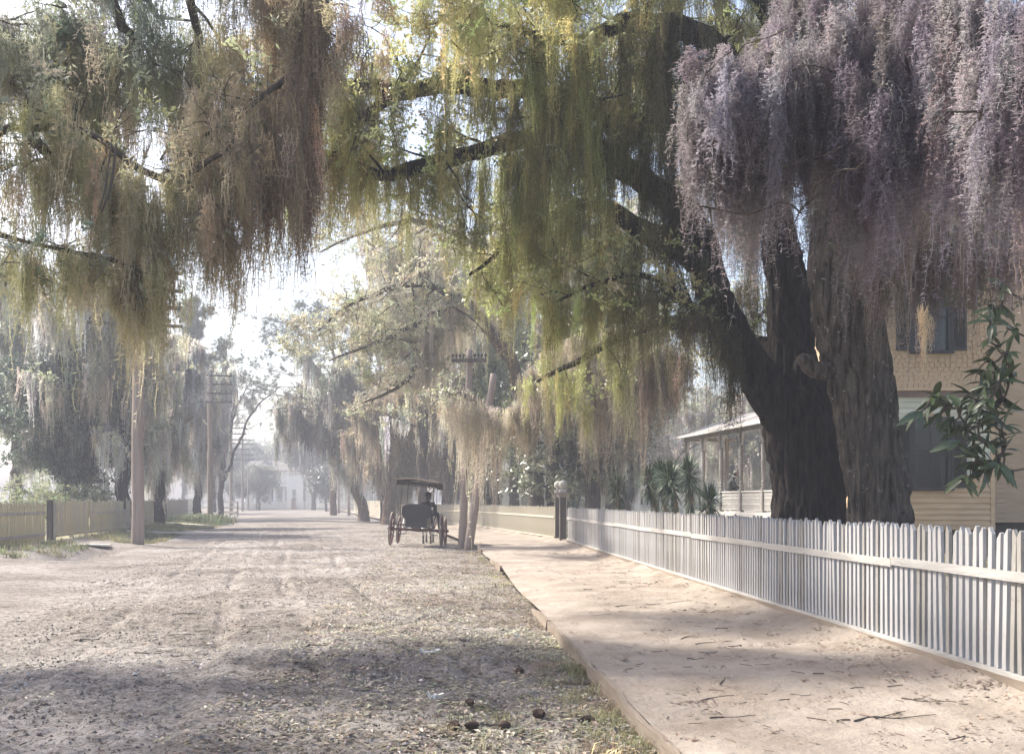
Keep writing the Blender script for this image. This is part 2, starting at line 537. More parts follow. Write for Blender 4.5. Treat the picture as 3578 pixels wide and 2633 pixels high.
def road_mat():
    m, nt, o = new_mat('sandy_road')
    L = nt.links.new
    tc = N(nt, 'ShaderNodeTexCoord')
    big = N(nt, 'ShaderNodeTexNoise', Scale=0.35, Detail=5, Roughness=0.6); L(tc.outputs['Object'], big.inputs['Vector'])
    r1 = ramp(nt, [(0.32, (0.185, 0.16, 0.142)), (0.62, (0.37, 0.34, 0.32))]); L(big.outputs[0], r1.inputs[0])
    mid = N(nt, 'ShaderNodeTexNoise', Scale=7.0, Detail=8, Roughness=0.72); L(tc.outputs['Object'], mid.inputs['Vector'])
    r2 = ramp(nt, [(0.36, (0.34, 0.32, 0.30)), (0.54, (1, 1, 1))]); L(mid.outputs[0], r2.inputs[0])
    mx = N(nt, 'ShaderNodeMix', data_type='RGBA', blend_type='MULTIPLY'); mx.inputs[0].default_value = 0.8
    L(r1.outputs[0], mx.inputs[6]); L(r2.outputs[0], mx.inputs[7])
    sp = N(nt, 'ShaderNodeTexNoise', Scale=26.0, Detail=4, Roughness=0.6); L(tc.outputs['Object'], sp.inputs['Vector'])
    r3 = ramp(nt, [(0.37, (0.22, 0.195, 0.18)), (0.47, (1, 1, 1))]); L(sp.outputs[0], r3.inputs[0])
    m2 = N(nt, 'ShaderNodeMix', data_type='RGBA', blend_type='MULTIPLY'); m2.inputs[0].default_value = 0.75
    L(mx.outputs[2], m2.inputs[6]); L(r3.outputs[0], m2.inputs[7])
    b = N(nt, 'ShaderNodeBsdfPrincipled', Roughness=0.95); b.inputs['Specular IOR Level'].default_value = 0.1
    L(m2.outputs[2], b.inputs['Base Color'])
    bp = N(nt, 'ShaderNodeBump', Strength=1.0, Distance=0.05); L(mid.outputs[0], bp.inputs['Height'])
    bp2 = N(nt, 'ShaderNodeBump', Strength=0.9, Distance=0.02); L(sp.outputs[0], bp2.inputs['Height']); L(bp.outputs[0], bp2.inputs['Normal'])
    L(bp2.outputs[0], b.inputs['Normal']); L(b.outputs[0], o.inputs[0])
    return m
M['road'] = road_mat()
M['walk'] = surf('sandy_path', (0.21, 0.172, 0.142), (0.40, 0.35, 0.305), 0.9, 0.95, (1, 1, 1), 0.9, 11, detail=9, spots=(13, 0.655, (0.17, 0.138, 0.112)), spec=0.1, bdist=0.04)
M['earth'] = surf('bare_earth', (0.17, 0.145, 0.12), (0.32, 0.28, 0.24), 1.2, 0.95, (1, 1, 1), 0.8, 9, spots=(20, 0.64, (0.14, 0.11, 0.085)), spec=0.1)
M['yard'] = surf('leaf_strewn_yard', (0.13, 0.125, 0.075), (0.34, 0.31, 0.22), 1.1, 0.95, (1, 1, 1), 0.8, 8, spots=(14, 0.60, (0.10, 0.10, 0.05)), spec=0.1)
M['ground'] = surf('far_ground', (0.16, 0.145, 0.10), (0.33, 0.30, 0.24), 0.2, 0.95, bump=0.2, spec=0.1)

ys_road = np.concatenate([np.linspace(-6, 4, 20)[:-1], 4 * (178 / 4) ** np.linspace(0, 1, 840)])
road = strip('road', left_x, lambda y: curb_x(y) + 0.02, ys_road, 240, road_z, M['road'], label='pale sandy dirt road strewn with leaf crumbs and wheel tracks')

def walk_z(X, Y, t):
    d = fence_x(Y) - X
    bank = 0.10 * np.clip(1 - (d - 0.05) / 0.55, 0, 1) ** 1.5 * (0.7 + 0.6 * fbm(np.column_stack([X * 2.5, Y * 1.6]), 3, 31))
    p = np.column_stack([X, Y])
    edge = np.clip(t * 12, 0, 1)
    washed = 0.10 * np.exp(-((Y - 19.5) / 3.4) ** 2) * np.clip(1 - t * 3.2, 0, 1) ** 1.5 + 0.10 * np.exp(-((Y - 31) / 3) ** 2) * np.clip(1 - t * 4, 0, 1)
    return -washed + rise(Y) + bank + (0.09 * (fbm(p * 0.7, 4, 33) - 0.5) + 0.045 * (fbm(p * 2.6, 3, 37) - 0.5) + 0.022 * (fbm(p * 7, 3, 35) - 0.5)) * edge
ys_walk = np.concatenate([np.linspace(-6, 4, 20)[:-1], 4 * (178 / 4) ** np.linspace(0, 1, 420)])
walk = strip('sidewalk', lambda y: curb_x(y) + 0.035, lambda y: fence_x(y) + 0.03, ys_walk, 70, walk_z, M['walk'], label='broad sandy footpath with fallen twigs beside the picket fence')

ys_y = np.concatenate([np.linspace(-6, 4, 8)[:-1], 4 * (178 / 4) ** np.linspace(0, 1, 150), [200, 240, 300, 420]])
def yard_z(X, Y, t): return 0.14 + rise(Y) + 0.10 * (fbm(np.column_stack([X, Y]) * 0.5, 3, 41) - 0.5) * np.clip(t * 30, 0, 1)
strip('yard_ground', lambda y: fence_x(y) + 0.05, lambda y: fence_x(y) * 0 + 170, ys_y, 160, yard_z, M['yard'], label='leaf strewn yard ground behind the white picket fence')
def lyard_z(X, Y, t): return 0.16 + rise(Y) + 0.12 * (fbm(np.column_stack([X, Y]) * 0.5, 3, 43) - 0.5) * np.clip((1 - t) * 30, 0, 1)
strip('yard_ground', lambda y: lfence_x(y) * 0 - 190, lambda y: lfence_x(y), ys_y, 160, lyard_z, M['yard'], label='shaded yard ground behind the weathered left fence')
def verge_z(X, Y, t):
    # t 0 at the fence, 1 at the road: bank, ditch, lip
    ditch = -0.42 * np.exp(-((t - 0.52) / 0.17) ** 2) * (np.clip(1 - np.abs(Y - 47) / 9, 0, 1) * 1.3 + np.clip(1 - np.abs(Y - 32.0) / 4.5, 0, 1) * 1.6).clip(0, 1)
    return 0.16 * (1 - t) + (-0.14 + 0.0) * t + rise(Y) + ditch + 0.06 * (fbm(np.column_stack([X, Y]) * 1.8, 4, 45) - 0.5) * np.clip(t * (1 - t) * 16, 0, 1)
ys_v = np.concatenate([np.linspace(-6, 10, 8)[:-1], np.linspace(10, 80, 240), np.linspace(81, 178, 60)])
strip('verge', lambda y: lfence_x(y), lambda y: left_x(y), ys_v, 40, verge_z, M['road'], label='sandy left verge with a shallow ditch')
g = MB().add([(-900, -60, -0.65), (900, -60, -0.65), (900, 1600, -0.65), (-900, 1600, -0.65)], [(0, 1, 2, 3)]).build('ground', M['ground'])
tag(g, kind='structure', label='level ground reaching to the horizon')
# cross street and far lots beyond the end of the road
strip('far_lots', lambda y: y * 0 - 190, lambda y: y * 0 + 170, np.array([177.9, 178.5, 190, 215, 260, 420]), 60, lambda X, Y, t: 0.17 + 0.08 * (fbm(np.column_stack([X, Y]) * 0.2, 3, 47) - 0.5), M['ground'], label='ground of the far lots at the end of the road')

# wooden kerb boards along the sidewalk (broken away where the edge has washed out)
M['kerb'] = surf('weathered_kerb_board', (0.15, 0.12, 0.095), (0.30, 0.25, 0.205), 5, 0.9, (1, 0.1, 1), 0.7, 30, spec=0.15)
kerb = empty('kerb', (curb_x(7.0), 7.0, 0)); tag(kerb, kind='structure', label='low weathered plank kerb along the sandy footpath')
def kerb_board(y0, y1, drop=0.0, tilt=0.0):
    n = max(3, int((y1 - y0) / 0.35)); yy = np.linspace(y0, y1, n)
    V = []; F = []
    for k, y in enumerate(yy):
        x = float(curb_x(y)); wob = 0.012 * math.sin(y * 3.1) + 0.008 * math.sin(y * 7.7)
        zt = 0.012 + 0.012 * math.sin(y * 2.3) - drop * (k / n)
        V += [(x + wob - 0.012 - tilt, y, -0.26), (x + wob + 0.034 - tilt, y, -0.26), (x + wob + 0.034, y, zt), (x + wob - 0.012, y, zt)]
    for k in range(n - 1):
        a = 4 * k
        for i in range(4):
            j = (i + 1) % 4
            F.append((a + i, a + j, a + 4 + j, a + 4 + i))
    F.append((0, 1, 2, 3)); F.append((4 * n - 1, 4 * n - 2, 4 * n - 3, 4 * n - 4))
    link('plank', make_mesh('plank', V, F), kerb, M['kerb'])
for a, b, dr, ti in ((1.5, 5.2, 0, 0), (5.22, 9.6, 0.0, 0.01), (9.62, 13.4, 0.01, 0.0), (13.42, 15.6, 0.09, 0.05), (24.6, 28.2, 0.05, 0.02), (33.0, 36.0, 0.02, 0.0)):
    kerb_board(a, b, dr, ti)

# ------------------------------------------------------------------ litter on the ground
def clump(fn, n, seed):
    g = np.random.default_rng(seed); V = []; F = []; b = 0
    for k in range(n):
        v, f = fn(g)
        V.append(np.asarray(v, float)); F += [tuple(i + b for i in q) for q in f]; b += len(v)
    return make_mesh('clump', np.vstack(V), F)
def one_leaf(g):
    p = np.array([g.normal(0, .11), g.normal(0, .11), 0.006 + 0.012 * g.random()]); a = g.random() * 6.283; l = .045 + .05 * g.random(); w = l * (.35 + .25 * g.random())
    d = np.array([math.cos(a), math.sin(a), (g.random() - .3) * .5]); s = np.array([-math.sin(a), math.cos(a), (g.random() - .5) * .5])
    c = .25 * w
    return [p, p + d * l * .5 + s * w / 2 + (0, 0, c * g.random()), p + d * l, p + d * l * .5 - s * w / 2 + (0, 0, c * g.random())], [(0, 1, 2), (0, 2, 3)]
def one_clod(g):
    p = np.array([g.normal(0, .22), g.normal(0, .22), 0.0]); r = .008 + .020 * g.random() ** 2
    q = [(1, 0, 0), (0, 1, 0), (-1, 0, 0), (0, -1, 0), (.2, .1, .9)]
    return [p + np.array(t) * r * (.6 + .7 * g.random()) for t in q], [(0, 1, 4), (1, 2, 4), (2, 3, 4), (3, 0, 4)]
def one_twig(g):
    p = np.array([g.normal(0, .25), g.normal(0, .25), 0.008]); a = g.random() * 6.283; l = .03 + .14 * g.random() ** 2; w = .0022 + .0022 * g.random()
    bend = g.normal(0, .5)
    V = []; F = []
    for k in range(4):
        t = k / 3; ang = a + bend * t
        c = p + np.array([math.cos(ang) * l * t, math.sin(ang) * l * t, .002 * math.sin(3 * t)])
        V += [c + (0, -w, -w * .5), c + (0, w, -w * .5), c + (0, 0, w * 1.4)]
    for k in range(3):
        for i in range(3):
            j = (i + 1) % 3
            F.append((3 * k + i, 3 * k + j, 3 * k + 3 + j, 3 * k + 3 + i))
    return V, F
def one_blade(g):
    p = np.array([g.normal(0, .09), g.normal(0, .09), -0.01]); a = g.random() * 6.283; h = .05 + .11 * g.random(); w = .006
    s = np.array([-math.sin(a), math.cos(a), 0]) * w; d = np.array([math.cos(a), math.sin(a), 0])
    m = p + (0, 0, h * .7) + d * h * .25; e = p + (0, 0, h * (.6 + .4 * g.random())) + d * h * (.5 + .6 * g.random())
    return [p - s, p + s, m + s * .7, e, m - s * .7], [(0, 1, 2, 4), (4, 2, 3)]
LITTER = proto_coll('dead_leaf', [clump(one_leaf, 9, 600 + i) for i in range(4)], M['leaf'])
CLODS = proto_coll('clod', [clump(one_clod, 14, 620 + i) for i in range(4)], leafy('soil_crumb', 0.0, 0.0))
TWIGS = proto_coll('twiglet', [clump(one_twig, 6, 640 + i) for i in range(4)], leafy('dead_twig', 0.0, 0.0))
GRASS = proto_coll('grass_tuft', [clump(one_blade, 22, 660 + i) for i in range(4)], leafy('grass_blade', 0.3, 0.03))

def on_road(n, umin, umax, ymin, ymax, bias=1.0, pw=2.0):
    """points on the road: u is metres left of the kerb"""
    y = ymin * (ymax / ymin) ** rng.random(n)
    u = umin + (umax - umin) * rng.random(n) ** bias
    x = curb_x(y) - u
    t = (x - left_x(y)) / (curb_x(y) + 0.02 - left_x(y))
    z = road_z(x, y, t)
    ok = (t > 0.01) & (t < 0.995)
    return np.column_stack([x, y, z])[ok]
def on_walk(n, ymin, ymax, ubias=1.0, umax=1.0):
    y = ymin * (ymax / ymin) ** rng.random(n)
    t = 0.03 + (umax - 0.05) * rng.random(n) ** ubias
    a, b = curb_x(y) + 0.035, fence_x(y) + 0.03
    x = a * (1 - t) + b * t
    return np.column_stack([x, y, walk_z(x, y, t)])
def flat_rot(n): return np.column_stack([rng.normal(0, .05, n), rng.normal(0, .05, n), rng.random(n) * 6.283])

p = np.vstack([on_road(5600, 0.03, 3.2, 6, 60, 1.8), on_road(500, 0, 11, 6, 90, 1.1)])
o = scatter('fallen_leaves', None, p, 0.45 + 0.5 * rng.random(len(p)), tints((0.36, 0.325, 0.24), len(p), 0.35, 0.07, p, (0.22, 0.175, 0.125), 0.8), LITTER, flat_rot(len(p)))
tag(o, 'pale dry leaves thick along the kerb side of the road')
p = np.vstack([on_walk(170, 6.5, 40, 1.0), on_walk(330, 6.5, 40, 0.22)])
o = scatter('fallen_leaves', None, p, 0.35 + 0.45 * rng.random(len(p)), tints((0.22, 0.16, 0.12), len(p), 0.35, 0.06), LITTER, flat_rot(len(p)))
tag(o, 'scattered brown leaves on the sandy footpath')
p = on_road(7500, 0, 13, 5.5, 70, 1.0)
o = scatter('soil_crumbs', None, p, 0.4 + 0.7 * rng.random(len(p)) ** 2, tints((0.15, 0.13, 0.115), len(p), 0.45, 0.04, p, (0.34, 0.31, 0.29), 0.9), CLODS, flat_rot(len(p)))
tag(o, 'crumbs of soil and chaff over the dirt road')
p = np.vstack([on_walk(55, 6.3, 34), on_road(200, 0, 10, 6, 40)])
o = scatter('twig_litter', None, p, 0.7 + 0.7 * rng.random(len(p)), tints((0.13, 0.10, 0.08), len(p), 0.35, 0.05), TWIGS, np.column_stack([np.zeros(len(p)), np.zeros(len(p)), rng.random(len(p)) * 6.283]))
tag(o, 'tiny dark twigs and pine needles littering path and road')
p = np.vstack([on_road(150, 0.02, 0.5, 5.5, 11, 1.8), on_road(50, 0.05, 1.5, 5.6, 8.5, 1.5), on_road(40, 0.0, 0.4, 18, 34, 1.4)])
o = scatter('grass', None, p, 0.4 + 0.5 * rng.random(len(p)), tints((0.22, 0.22, 0.10), len(p), 0.3, 0.08, p, (0.34, 0.29, 0.18), 1.2), GRASS, flat_rot(len(p)))
tag(o, 'straggling green and straw grass against the kerb')
def on_verge(n, t0, t1, y0, y1):
    y = y0 + (y1 - y0) * rng.random(n); t = t0 + (t1 - t0) * rng.random(n)
    x = lfence_x(y) * (1 - t) + left_x(y) * t
    return np.column_stack([x, y, verge_z(x, y, t)])
p = np.vstack([on_verge(500, 0.05, 0.75, 39, 60), on_verge(260, 0.02, 0.4, 60, 110), on_verge(120, 0.02, 0.4, 28, 36), on_verge(180, 0.3, 0.9, 60, 76)])
o = scatter('grass', None, p, 0.9 + 1.2 * rng.random(len(p)), tints((0.14, 0.16, 0.07), len(p), 0.3, 0.08, p, (0.26, 0.24, 0.13), 0.6), GRASS, flat_rot(len(p)))
tag(o, 'rough grass along the left fence and ditch')
n = 2600; y = 9 + 60 * rng.random(n); x = fence_x(y) + 0.55 + 8 * rng.random(n) ** 1.3
p = np.column_stack([x, y, yard_z(x, y, 0.05 + 0 * x) - 0.01])
o = scatter('grass', None, p, 1.0 + 1.3 * rng.random(n), tints((0.17, 0.18, 0.09), n, 0.3, 0.08, p, (0.30, 0.28, 0.16), 0.6), GRASS, flat_rot(n))
tag(o, 'thin grass and weeds in the yard behind the white fence')
# ------------------------------------------------------------------ trees
class Tree:
    def __init__(self, name, label, base, bark, cat='tree', group=None):
        self.root = empty(name, base); tag(self.root, label, cat, group)
        self.bark = bark; self.paths = []; self.hair = []
        self.V = []; self.F = []; self.nb = 0
    def tube(self, pts, rad, n=8, rough=0.0, fs=1.0, ridge=0.0):
        V, F = tube_arrays(pts, rad, n)
        if rough or ridge:
            c = np.repeat(np.asarray(pts), n, 0); d = V - c
            r = np.linalg.norm(d, axis=1)[:, None] + 1e-6
            nz = fbm(V * np.array([fs, fs, fs * 0.55]), 4, 51) - 0.5
            amt = rough * nz
            if ridge:
                q = fbm(V * np.array([11, 11, 1.5]), 3, 57)
                amt = amt + ridge * (np.clip(np.abs(q - 0.5) * 5, 0, 1) - 0.5)
            V = V + d / r * amt[:, None] * np.minimum(1.0, r / 0.15)
        self.V.append(V); self.F += [tuple(i + self.nb for i in f) for f in F]; self.nb += len(V)
    def limb(self, ctrl, m=None, n=12, jit=0.03, rough=0.08, ridge=0.0, fs=1.4, keep=True, wig=2.0):
        """ctrl rows x,y,z,r"""
        c = np.asarray(ctrl, float)
        ln = np.linalg.norm(np.diff(c[:, :3], axis=0), axis=1).sum()
        m = m or max(8, int(ln / 0.3))
        q = catmull(c, m); q[:, 3] = np.maximum(q[:, 3], 0.006)
        tt = np.linspace(0, 1, m)[:, None]; ph = rng.random(3) * 50
        wg = np.column_stack([fbm(np.column_stack([tt[:, 0] * ln * 0.9 + ph[a_], tt[:, 0] * 0 + 3.1 * a_]), 3, 81) - 0.5 for a_ in range(3)])
        q[:, :3] += wg * np.clip(q[:, 3:4] * 1.3, 0.02, 0.22) * np.sin(np.pi * tt) * wig
        q[1:-1, :3] += rng.normal(0, jit, (m - 2, 3)) * np.minimum(1, q[1:-1, 3:4] * 3 + 0.3)
        self.tube(q[:, :3], q[:, 3], n, rough, fs, ridge)
        if keep: self.paths.append(q)
        return q
    def sprout(self, q, n, ln, r0=0.4, levels=2, up=0.15, tmin=0.25, n_sub=4, spread=0.9, droop=0.0, sides=5):
        """side branches on path q, recursively; the last level's points carry leaves"""
        for k in range(n):
            t = tmin + (1 - tmin) * (k + rng.random()) / n
            i = min(len(q) - 2, int(t * (len(q) - 1)))
            base = q[i, :3]; tg = q[i + 1, :3] - q[i, :3]; tg = tg / (np.linalg.norm(tg) + 1e-9)
            d = tg * 0.55 + rng.normal(0, spread, 3) * np.array([1, 1, 0.7]); d[2] += up; d /= np.linalg.norm(d)
            L = ln * (0.55 + 0.8 * rng.random()) * (1.15 - 0.5 * t)
            m = 7; pts = [base]; cur = d.copy()
            for s in range(m - 1):
                cur = cur + rng.normal(0, 0.28, 3); cur[2] += (up * 0.25 - droop * (s / m)); cur /= np.linalg.norm(cur)
                pts.append(pts[-1] + cur * L / (m - 1))
            rr = max(0.008, q[i, 3] * r0 * (0.6 + 0.5 * rng.random()))
            rad = rr * (1 - 0.86 * np.linspace(0, 1, m))
            b = np.column_stack([np.array(pts), np.maximum(rad, 0.004)])
            self.tube(b[:, :3], b[:, 3], sides)
            if levels > 1:
                self.paths.append(b)
                self.sprout(b, n_sub, ln * 0.52, 0.6, levels - 1, up, 0.2, n_sub, spread, droop, 4)
            else:
                self.hair.append(b)
    def leaf_points(self, per, jit=0.1):
        P_ = []
        for b in self.hair:
            k = max(1, int(per * (0.6 + 0.8 * rng.random()) + 0.5))
            f = 0.25 + 0.78 * rng.random(k)
            i = np.minimum((f * (len(b) - 1)).astype(int), len(b) - 2); r = f * (len(b) - 1) - i
            P_.append(b[i, :3] * (1 - r[:, None]) + b[i + 1, :3] * r[:, None] + rng.normal(0, jit, (k, 3)))
        return np.vstack(P_) if P_ else np.zeros((0, 3))
    def hang_points(self, step, rmax=0.35, use_hair=True, jit=0.06):
        P_ = []
        for b in self.paths + (self.hair if use_hair else []):
            ok = b[:, 3] < rmax
            if ok.sum() < 2: continue
            q = b[ok]
            seg = np.linalg.norm(np.diff(q[:, :3], axis=0), axis=1); ln = seg.sum()
            k = rng.poisson(ln / step)
            if k == 0: continue
            f = rng.random(k) * (len(q) - 1); i = np.minimum(f.astype(int), len(q) - 2); r = (f - i)[:, None]
            pt = q[i, :4] * (1 - r) + q[i + 1, :4] * r
            pt[:, 2] -= pt[:, 3] * 0.8
            pt[:, :2] += rng.normal(0, 1, (k, 2)) * (pt[:, 3:4] * 0.7 + jit)
            P_.append(pt[:, :3])
        return np.vstack(P_) if P_ else np.zeros((0, 3))
    def wood(self, name='trunk', smooth=True):
        me = make_mesh(name, np.vstack(self.V), self.F, smooth)
        return link(name, me, self.root, self.bark)
    def leaves(self, pts, size, tint, coll=None, name='crown', rot=None):
        n = len(pts)
        if rot is None: rot = np.column_stack([rng.normal(0, .5, n), rng.normal(0, .5, n), rng.random(n) * 6.283])
        return scatter(name, self.root, pts, size * (0.65 + 0.7 * rng.random(n)), tint, coll or SPRAY, rot)
    def moss(self, pts, length, width, tint, coll=None, name='moss'):
        n = len(pts)
        L = np.broadcast_to(length, (n,)); W = np.broadcast_to(width, (n,))
        return scatter(name, self.root, pts, np.column_stack([W, W, L]), tint, coll or MOSS_MID)

def lens(n, lo, hi, pw=1.6): return lo + (hi - lo) * rng.random(n) ** pw

def pxr(px, py, Y, r):                       # photograph point with a radius in pixels
    x, y, z = P(px, py, Y)
    return (x, y, z, r / FPX * Y)

def curtain(rows, step, jit=(0.05, 0.25, 0.05), even=False):
    """points along a branch given as (px,py,Y,len_m) rows, with lengths"""
    c = np.array([(*P(a, b, Y), L) for a, b, Y, L in rows])
    ln = np.linalg.norm(np.diff(c[:, :3], axis=0), axis=1).sum()
    q = catmull(c, max(4, int(ln / 0.15)))
    k = int(ln / step)
    f = rng.random(k) * (len(q) - 1); i = np.minimum(f.astype(int), len(q) - 2); r = (f - i)[:, None]
    pt = q[i] * (1 - r) + q[i + 1] * r
    nz = fbm(pt[:, :3] * 3.2, 2, 71)                       # uneven clumps and gaps along the bough
    if even: nz = 0.45 + 0.15 * (nz - 0.5)
    pt[:, 3] *= np.clip(0.35 + 1.5 * nz, 0.4, 1.5)
    pt = pt[rng.random(k) < np.clip(0.25 + 1.7 * nz, 0.25, 1)]
    pt[:, :3] += rng.normal(0, 1, (len(pt), 3)) * np.array(jit)
    return pt[:, :3], np.maximum(0.15, pt[:, 3])

GREEN_MOSS, OLIVE_MOSS = (0.27, 0.275, 0.125), (0.46, 0.44, 0.21)
BROWN_MOSS, TAN_MOSS = (0.36, 0.29, 0.21), (0.58, 0.51, 0.36)
GREY_MOSS, PALE_MOSS = (0.27, 0.24, 0.215), (0.46, 0.44, 0.38)
VIOLET_MOSS, LILAC_MOSS = (0.235, 0.207, 0.222), (0.37, 0.337, 0.368)
DARK_MOSS = (0.12, 0.105, 0.085)
LEAF_Y, LEAF_G = (0.42, 0.42, 0.17), (0.22, 0.25, 0.09)

# ---- big dark live oak, the left one of the pair behind the white fence
Y0 = 18.0
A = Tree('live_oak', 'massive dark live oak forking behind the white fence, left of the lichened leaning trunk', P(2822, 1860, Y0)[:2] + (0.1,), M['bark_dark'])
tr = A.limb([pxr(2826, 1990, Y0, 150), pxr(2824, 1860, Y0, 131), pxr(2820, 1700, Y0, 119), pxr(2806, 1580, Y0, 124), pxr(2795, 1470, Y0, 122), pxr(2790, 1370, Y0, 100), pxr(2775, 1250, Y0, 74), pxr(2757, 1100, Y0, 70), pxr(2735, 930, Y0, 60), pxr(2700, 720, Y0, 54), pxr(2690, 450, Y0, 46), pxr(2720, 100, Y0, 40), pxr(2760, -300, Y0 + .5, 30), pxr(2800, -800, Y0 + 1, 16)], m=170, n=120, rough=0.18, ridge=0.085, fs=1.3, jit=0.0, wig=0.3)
ll = A.limb([pxr(2770, 1540, Y0 - .1, 60), pxr(2700, 1390, Y0 - .2, 78), pxr(2620, 1265, Y0 - .3, 62), pxr(2550, 1150, Y0 - .4, 58), pxr(2490, 1030, Y0 - .5, 56), pxr(2455, 910, Y0 - .6, 54), pxr(2425, 800, Y0 - .7, 52), pxr(2370, 710, Y0 - .8, 48), pxr(2250, 640, Y0 - .9, 44), pxr(2120, 545, Y0 - 1, 38), pxr(2000, 480, Y0 - 1, 33), pxr(1850, 475, Y0 - 1, 29), pxr(1700, 515, Y0 - 1, 30), pxr(1600, 545, Y0 - 1, 26), pxr(1450, 585, Y0 - 1, 25), pxr(1330, 612, Y0 - 1, 20), pxr(1200, 560, Y0 - 1, 15), pxr(1100, 530, Y0 - 1, 9), pxr(960, 545, Y0 - 1, 4)], m=120, n=40, rough=0.16, ridge=0.05, jit=0.002, wig=0.8)
l1 = A.limb([pxr(2705, 720, Y0, 40), pxr(2620, 540, Y0 - .6, 46), pxr(2500, 440, Y0 - 1, 44), pxr(2350, 425, Y0 - 1.2, 44), pxr(2210, 415, Y0 - 1.3, 42), pxr(2050, 350, Y0 - 1.4, 37), pxr(1850, 300, Y0 - 1.5, 35), pxr(1660, 290, Y0 - 1.5, 34), pxr(1450, 308, Y0 - 1.5, 30), pxr(1300, 298, Y0 - 1.5, 27), pxr(1120, 292, Y0 - 1.5, 22), pxr(950, 330, Y0 - 1.5, 13), pxr(800, 300, Y0 - 1.5, 6)], m=90, n=28, rough=0.16, ridge=0.045, jit=0.012)
l1b = A.limb([pxr(1420, 310, Y0 - 1.5, 18), pxr(1340, 350, Y0 - 1.6, 17), pxr(1270, 410, Y0 - 1.7, 15), pxr(1190, 475, Y0 - 1.8, 11), pxr(1165, 560, Y0 - 1.9, 7), pxr(1120, 620, Y0 - 2, 4)], n=14)
l4 = A.limb([pxr(2450, 930, Y0 - .6, 40), pxr(2330, 850, Y0 - .4, 38), pxr(2200, 800, Y0 - .2, 34), pxr(2080, 735, Y0, 29), pxr(1960, 745, Y0 + .3, 22), pxr(1870, 800, Y0 + .5, 18), pxr(1810, 900, Y0 + .7, 14), pxr(1760, 1010, Y0 + 1, 8)], n=24, rough=0.16, ridge=0.045)
l4b = A.limb([pxr(1900, 770, Y0 + .4, 14), pxr(1830, 760, Y0 + .4, 15), pxr(1780, 800, Y0 + .3, 13), pxr(1720, 900, Y0 + .2, 8), pxr(1640, 960, Y0, 5)], n=12)
l5 = A.limb([pxr(2690, 520, Y0, 40), pxr(2640, 380, Y0 - .8, 48), pxr(2580, 250, Y0 - 1.3, 46), pxr(2490, 140, Y0 - 1.6, 42), pxr(2350, 90, Y0 - 2, 38), pxr(2200, 110, Y0 - 2.2, 32), pxr(2050, 150, Y0 - 2.4, 24), pxr(1850, 120, Y0 - 2.6, 16), pxr(1650, 60, Y0 - 2.8, 10), pxr(1480, 90, Y0 - 3, 5)], n=24, rough=0.16, ridge=0.045)
l6 = A.limb([pxr(2760, 1270, Y0 + .2, 36), pxr(2670, 1200, Y0 + .9, 34), pxr(2580, 1155, Y0 + 1.4, 30), pxr(2450, 1120, Y0 + 2, 27), pxr(2330, 1130, Y0 + 2.6, 22), pxr(2180, 1180, Y0 + 3.4, 16), pxr(2020, 1260, Y0 + 4.2, 11), pxr(1880, 1330, Y0 + 5, 6)], n=18, rough=0.08)
l7 = A.limb([pxr(2560, 1170, Y0 - .4, 20), pxr(2470, 1120, Y0 - .8, 17), pxr(2330, 1000, Y0 - 1, 13), pxr(2200, 960, Y0 - 1, 10), pxr(2060, 1000, Y0 - 1, 7), pxr(1930, 1060, Y0 - 1, 4)], n=12)
l8 = A.limb([pxr(2740, 200, Y0, 30), pxr(2600, -60, Y0 - 1, 28), pxr(2400, -150, Y0 - 2, 24), pxr(2100, -120, Y0 - 3, 18), pxr(1800, -80, Y0 - 4, 12), pxr(1500, -60, Y0 - 4.5, 6)], n=14)
for q, n, ln in ((l1, 20, 1.7), (ll[55:], 20, 1.7), (l4, 12, 1.5), (l5, 12, 1.6), (l1b, 6, 1.2), (l4b, 6, 1.2), (l7, 10, 1.4), (l6, 12, 1.6), (l8, 18, 1.9)):
    A.sprout(q, n, ln, 0.32, 2, 0.10, 0.25, 4, 0.8)
A.sprout(tr[-50:], 10, 3.0, 0.4, 3, 0.2, 0.1, 4)
A.wood()
pl = A.leaf_points(2.6, 0.12)
px_ = CX + pl[:, 0] / pl[:, 1] * FPX
A.leaves(pl, 0.95, tints(LEAF_Y, len(pl), 0.25, 0.08, pl, LEAF_G, 0.5), SPRAY)
pm = A.hang_points(0.36, 0.16)
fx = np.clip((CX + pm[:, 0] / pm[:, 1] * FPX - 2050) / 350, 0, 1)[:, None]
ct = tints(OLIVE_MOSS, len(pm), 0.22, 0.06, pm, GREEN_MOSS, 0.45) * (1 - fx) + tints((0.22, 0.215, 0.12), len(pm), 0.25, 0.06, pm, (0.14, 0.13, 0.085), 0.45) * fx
A.moss(pm, lens(len(pm), 0.35, 1.7), lens(len(pm), 0.5, 1.1, 1), ct)
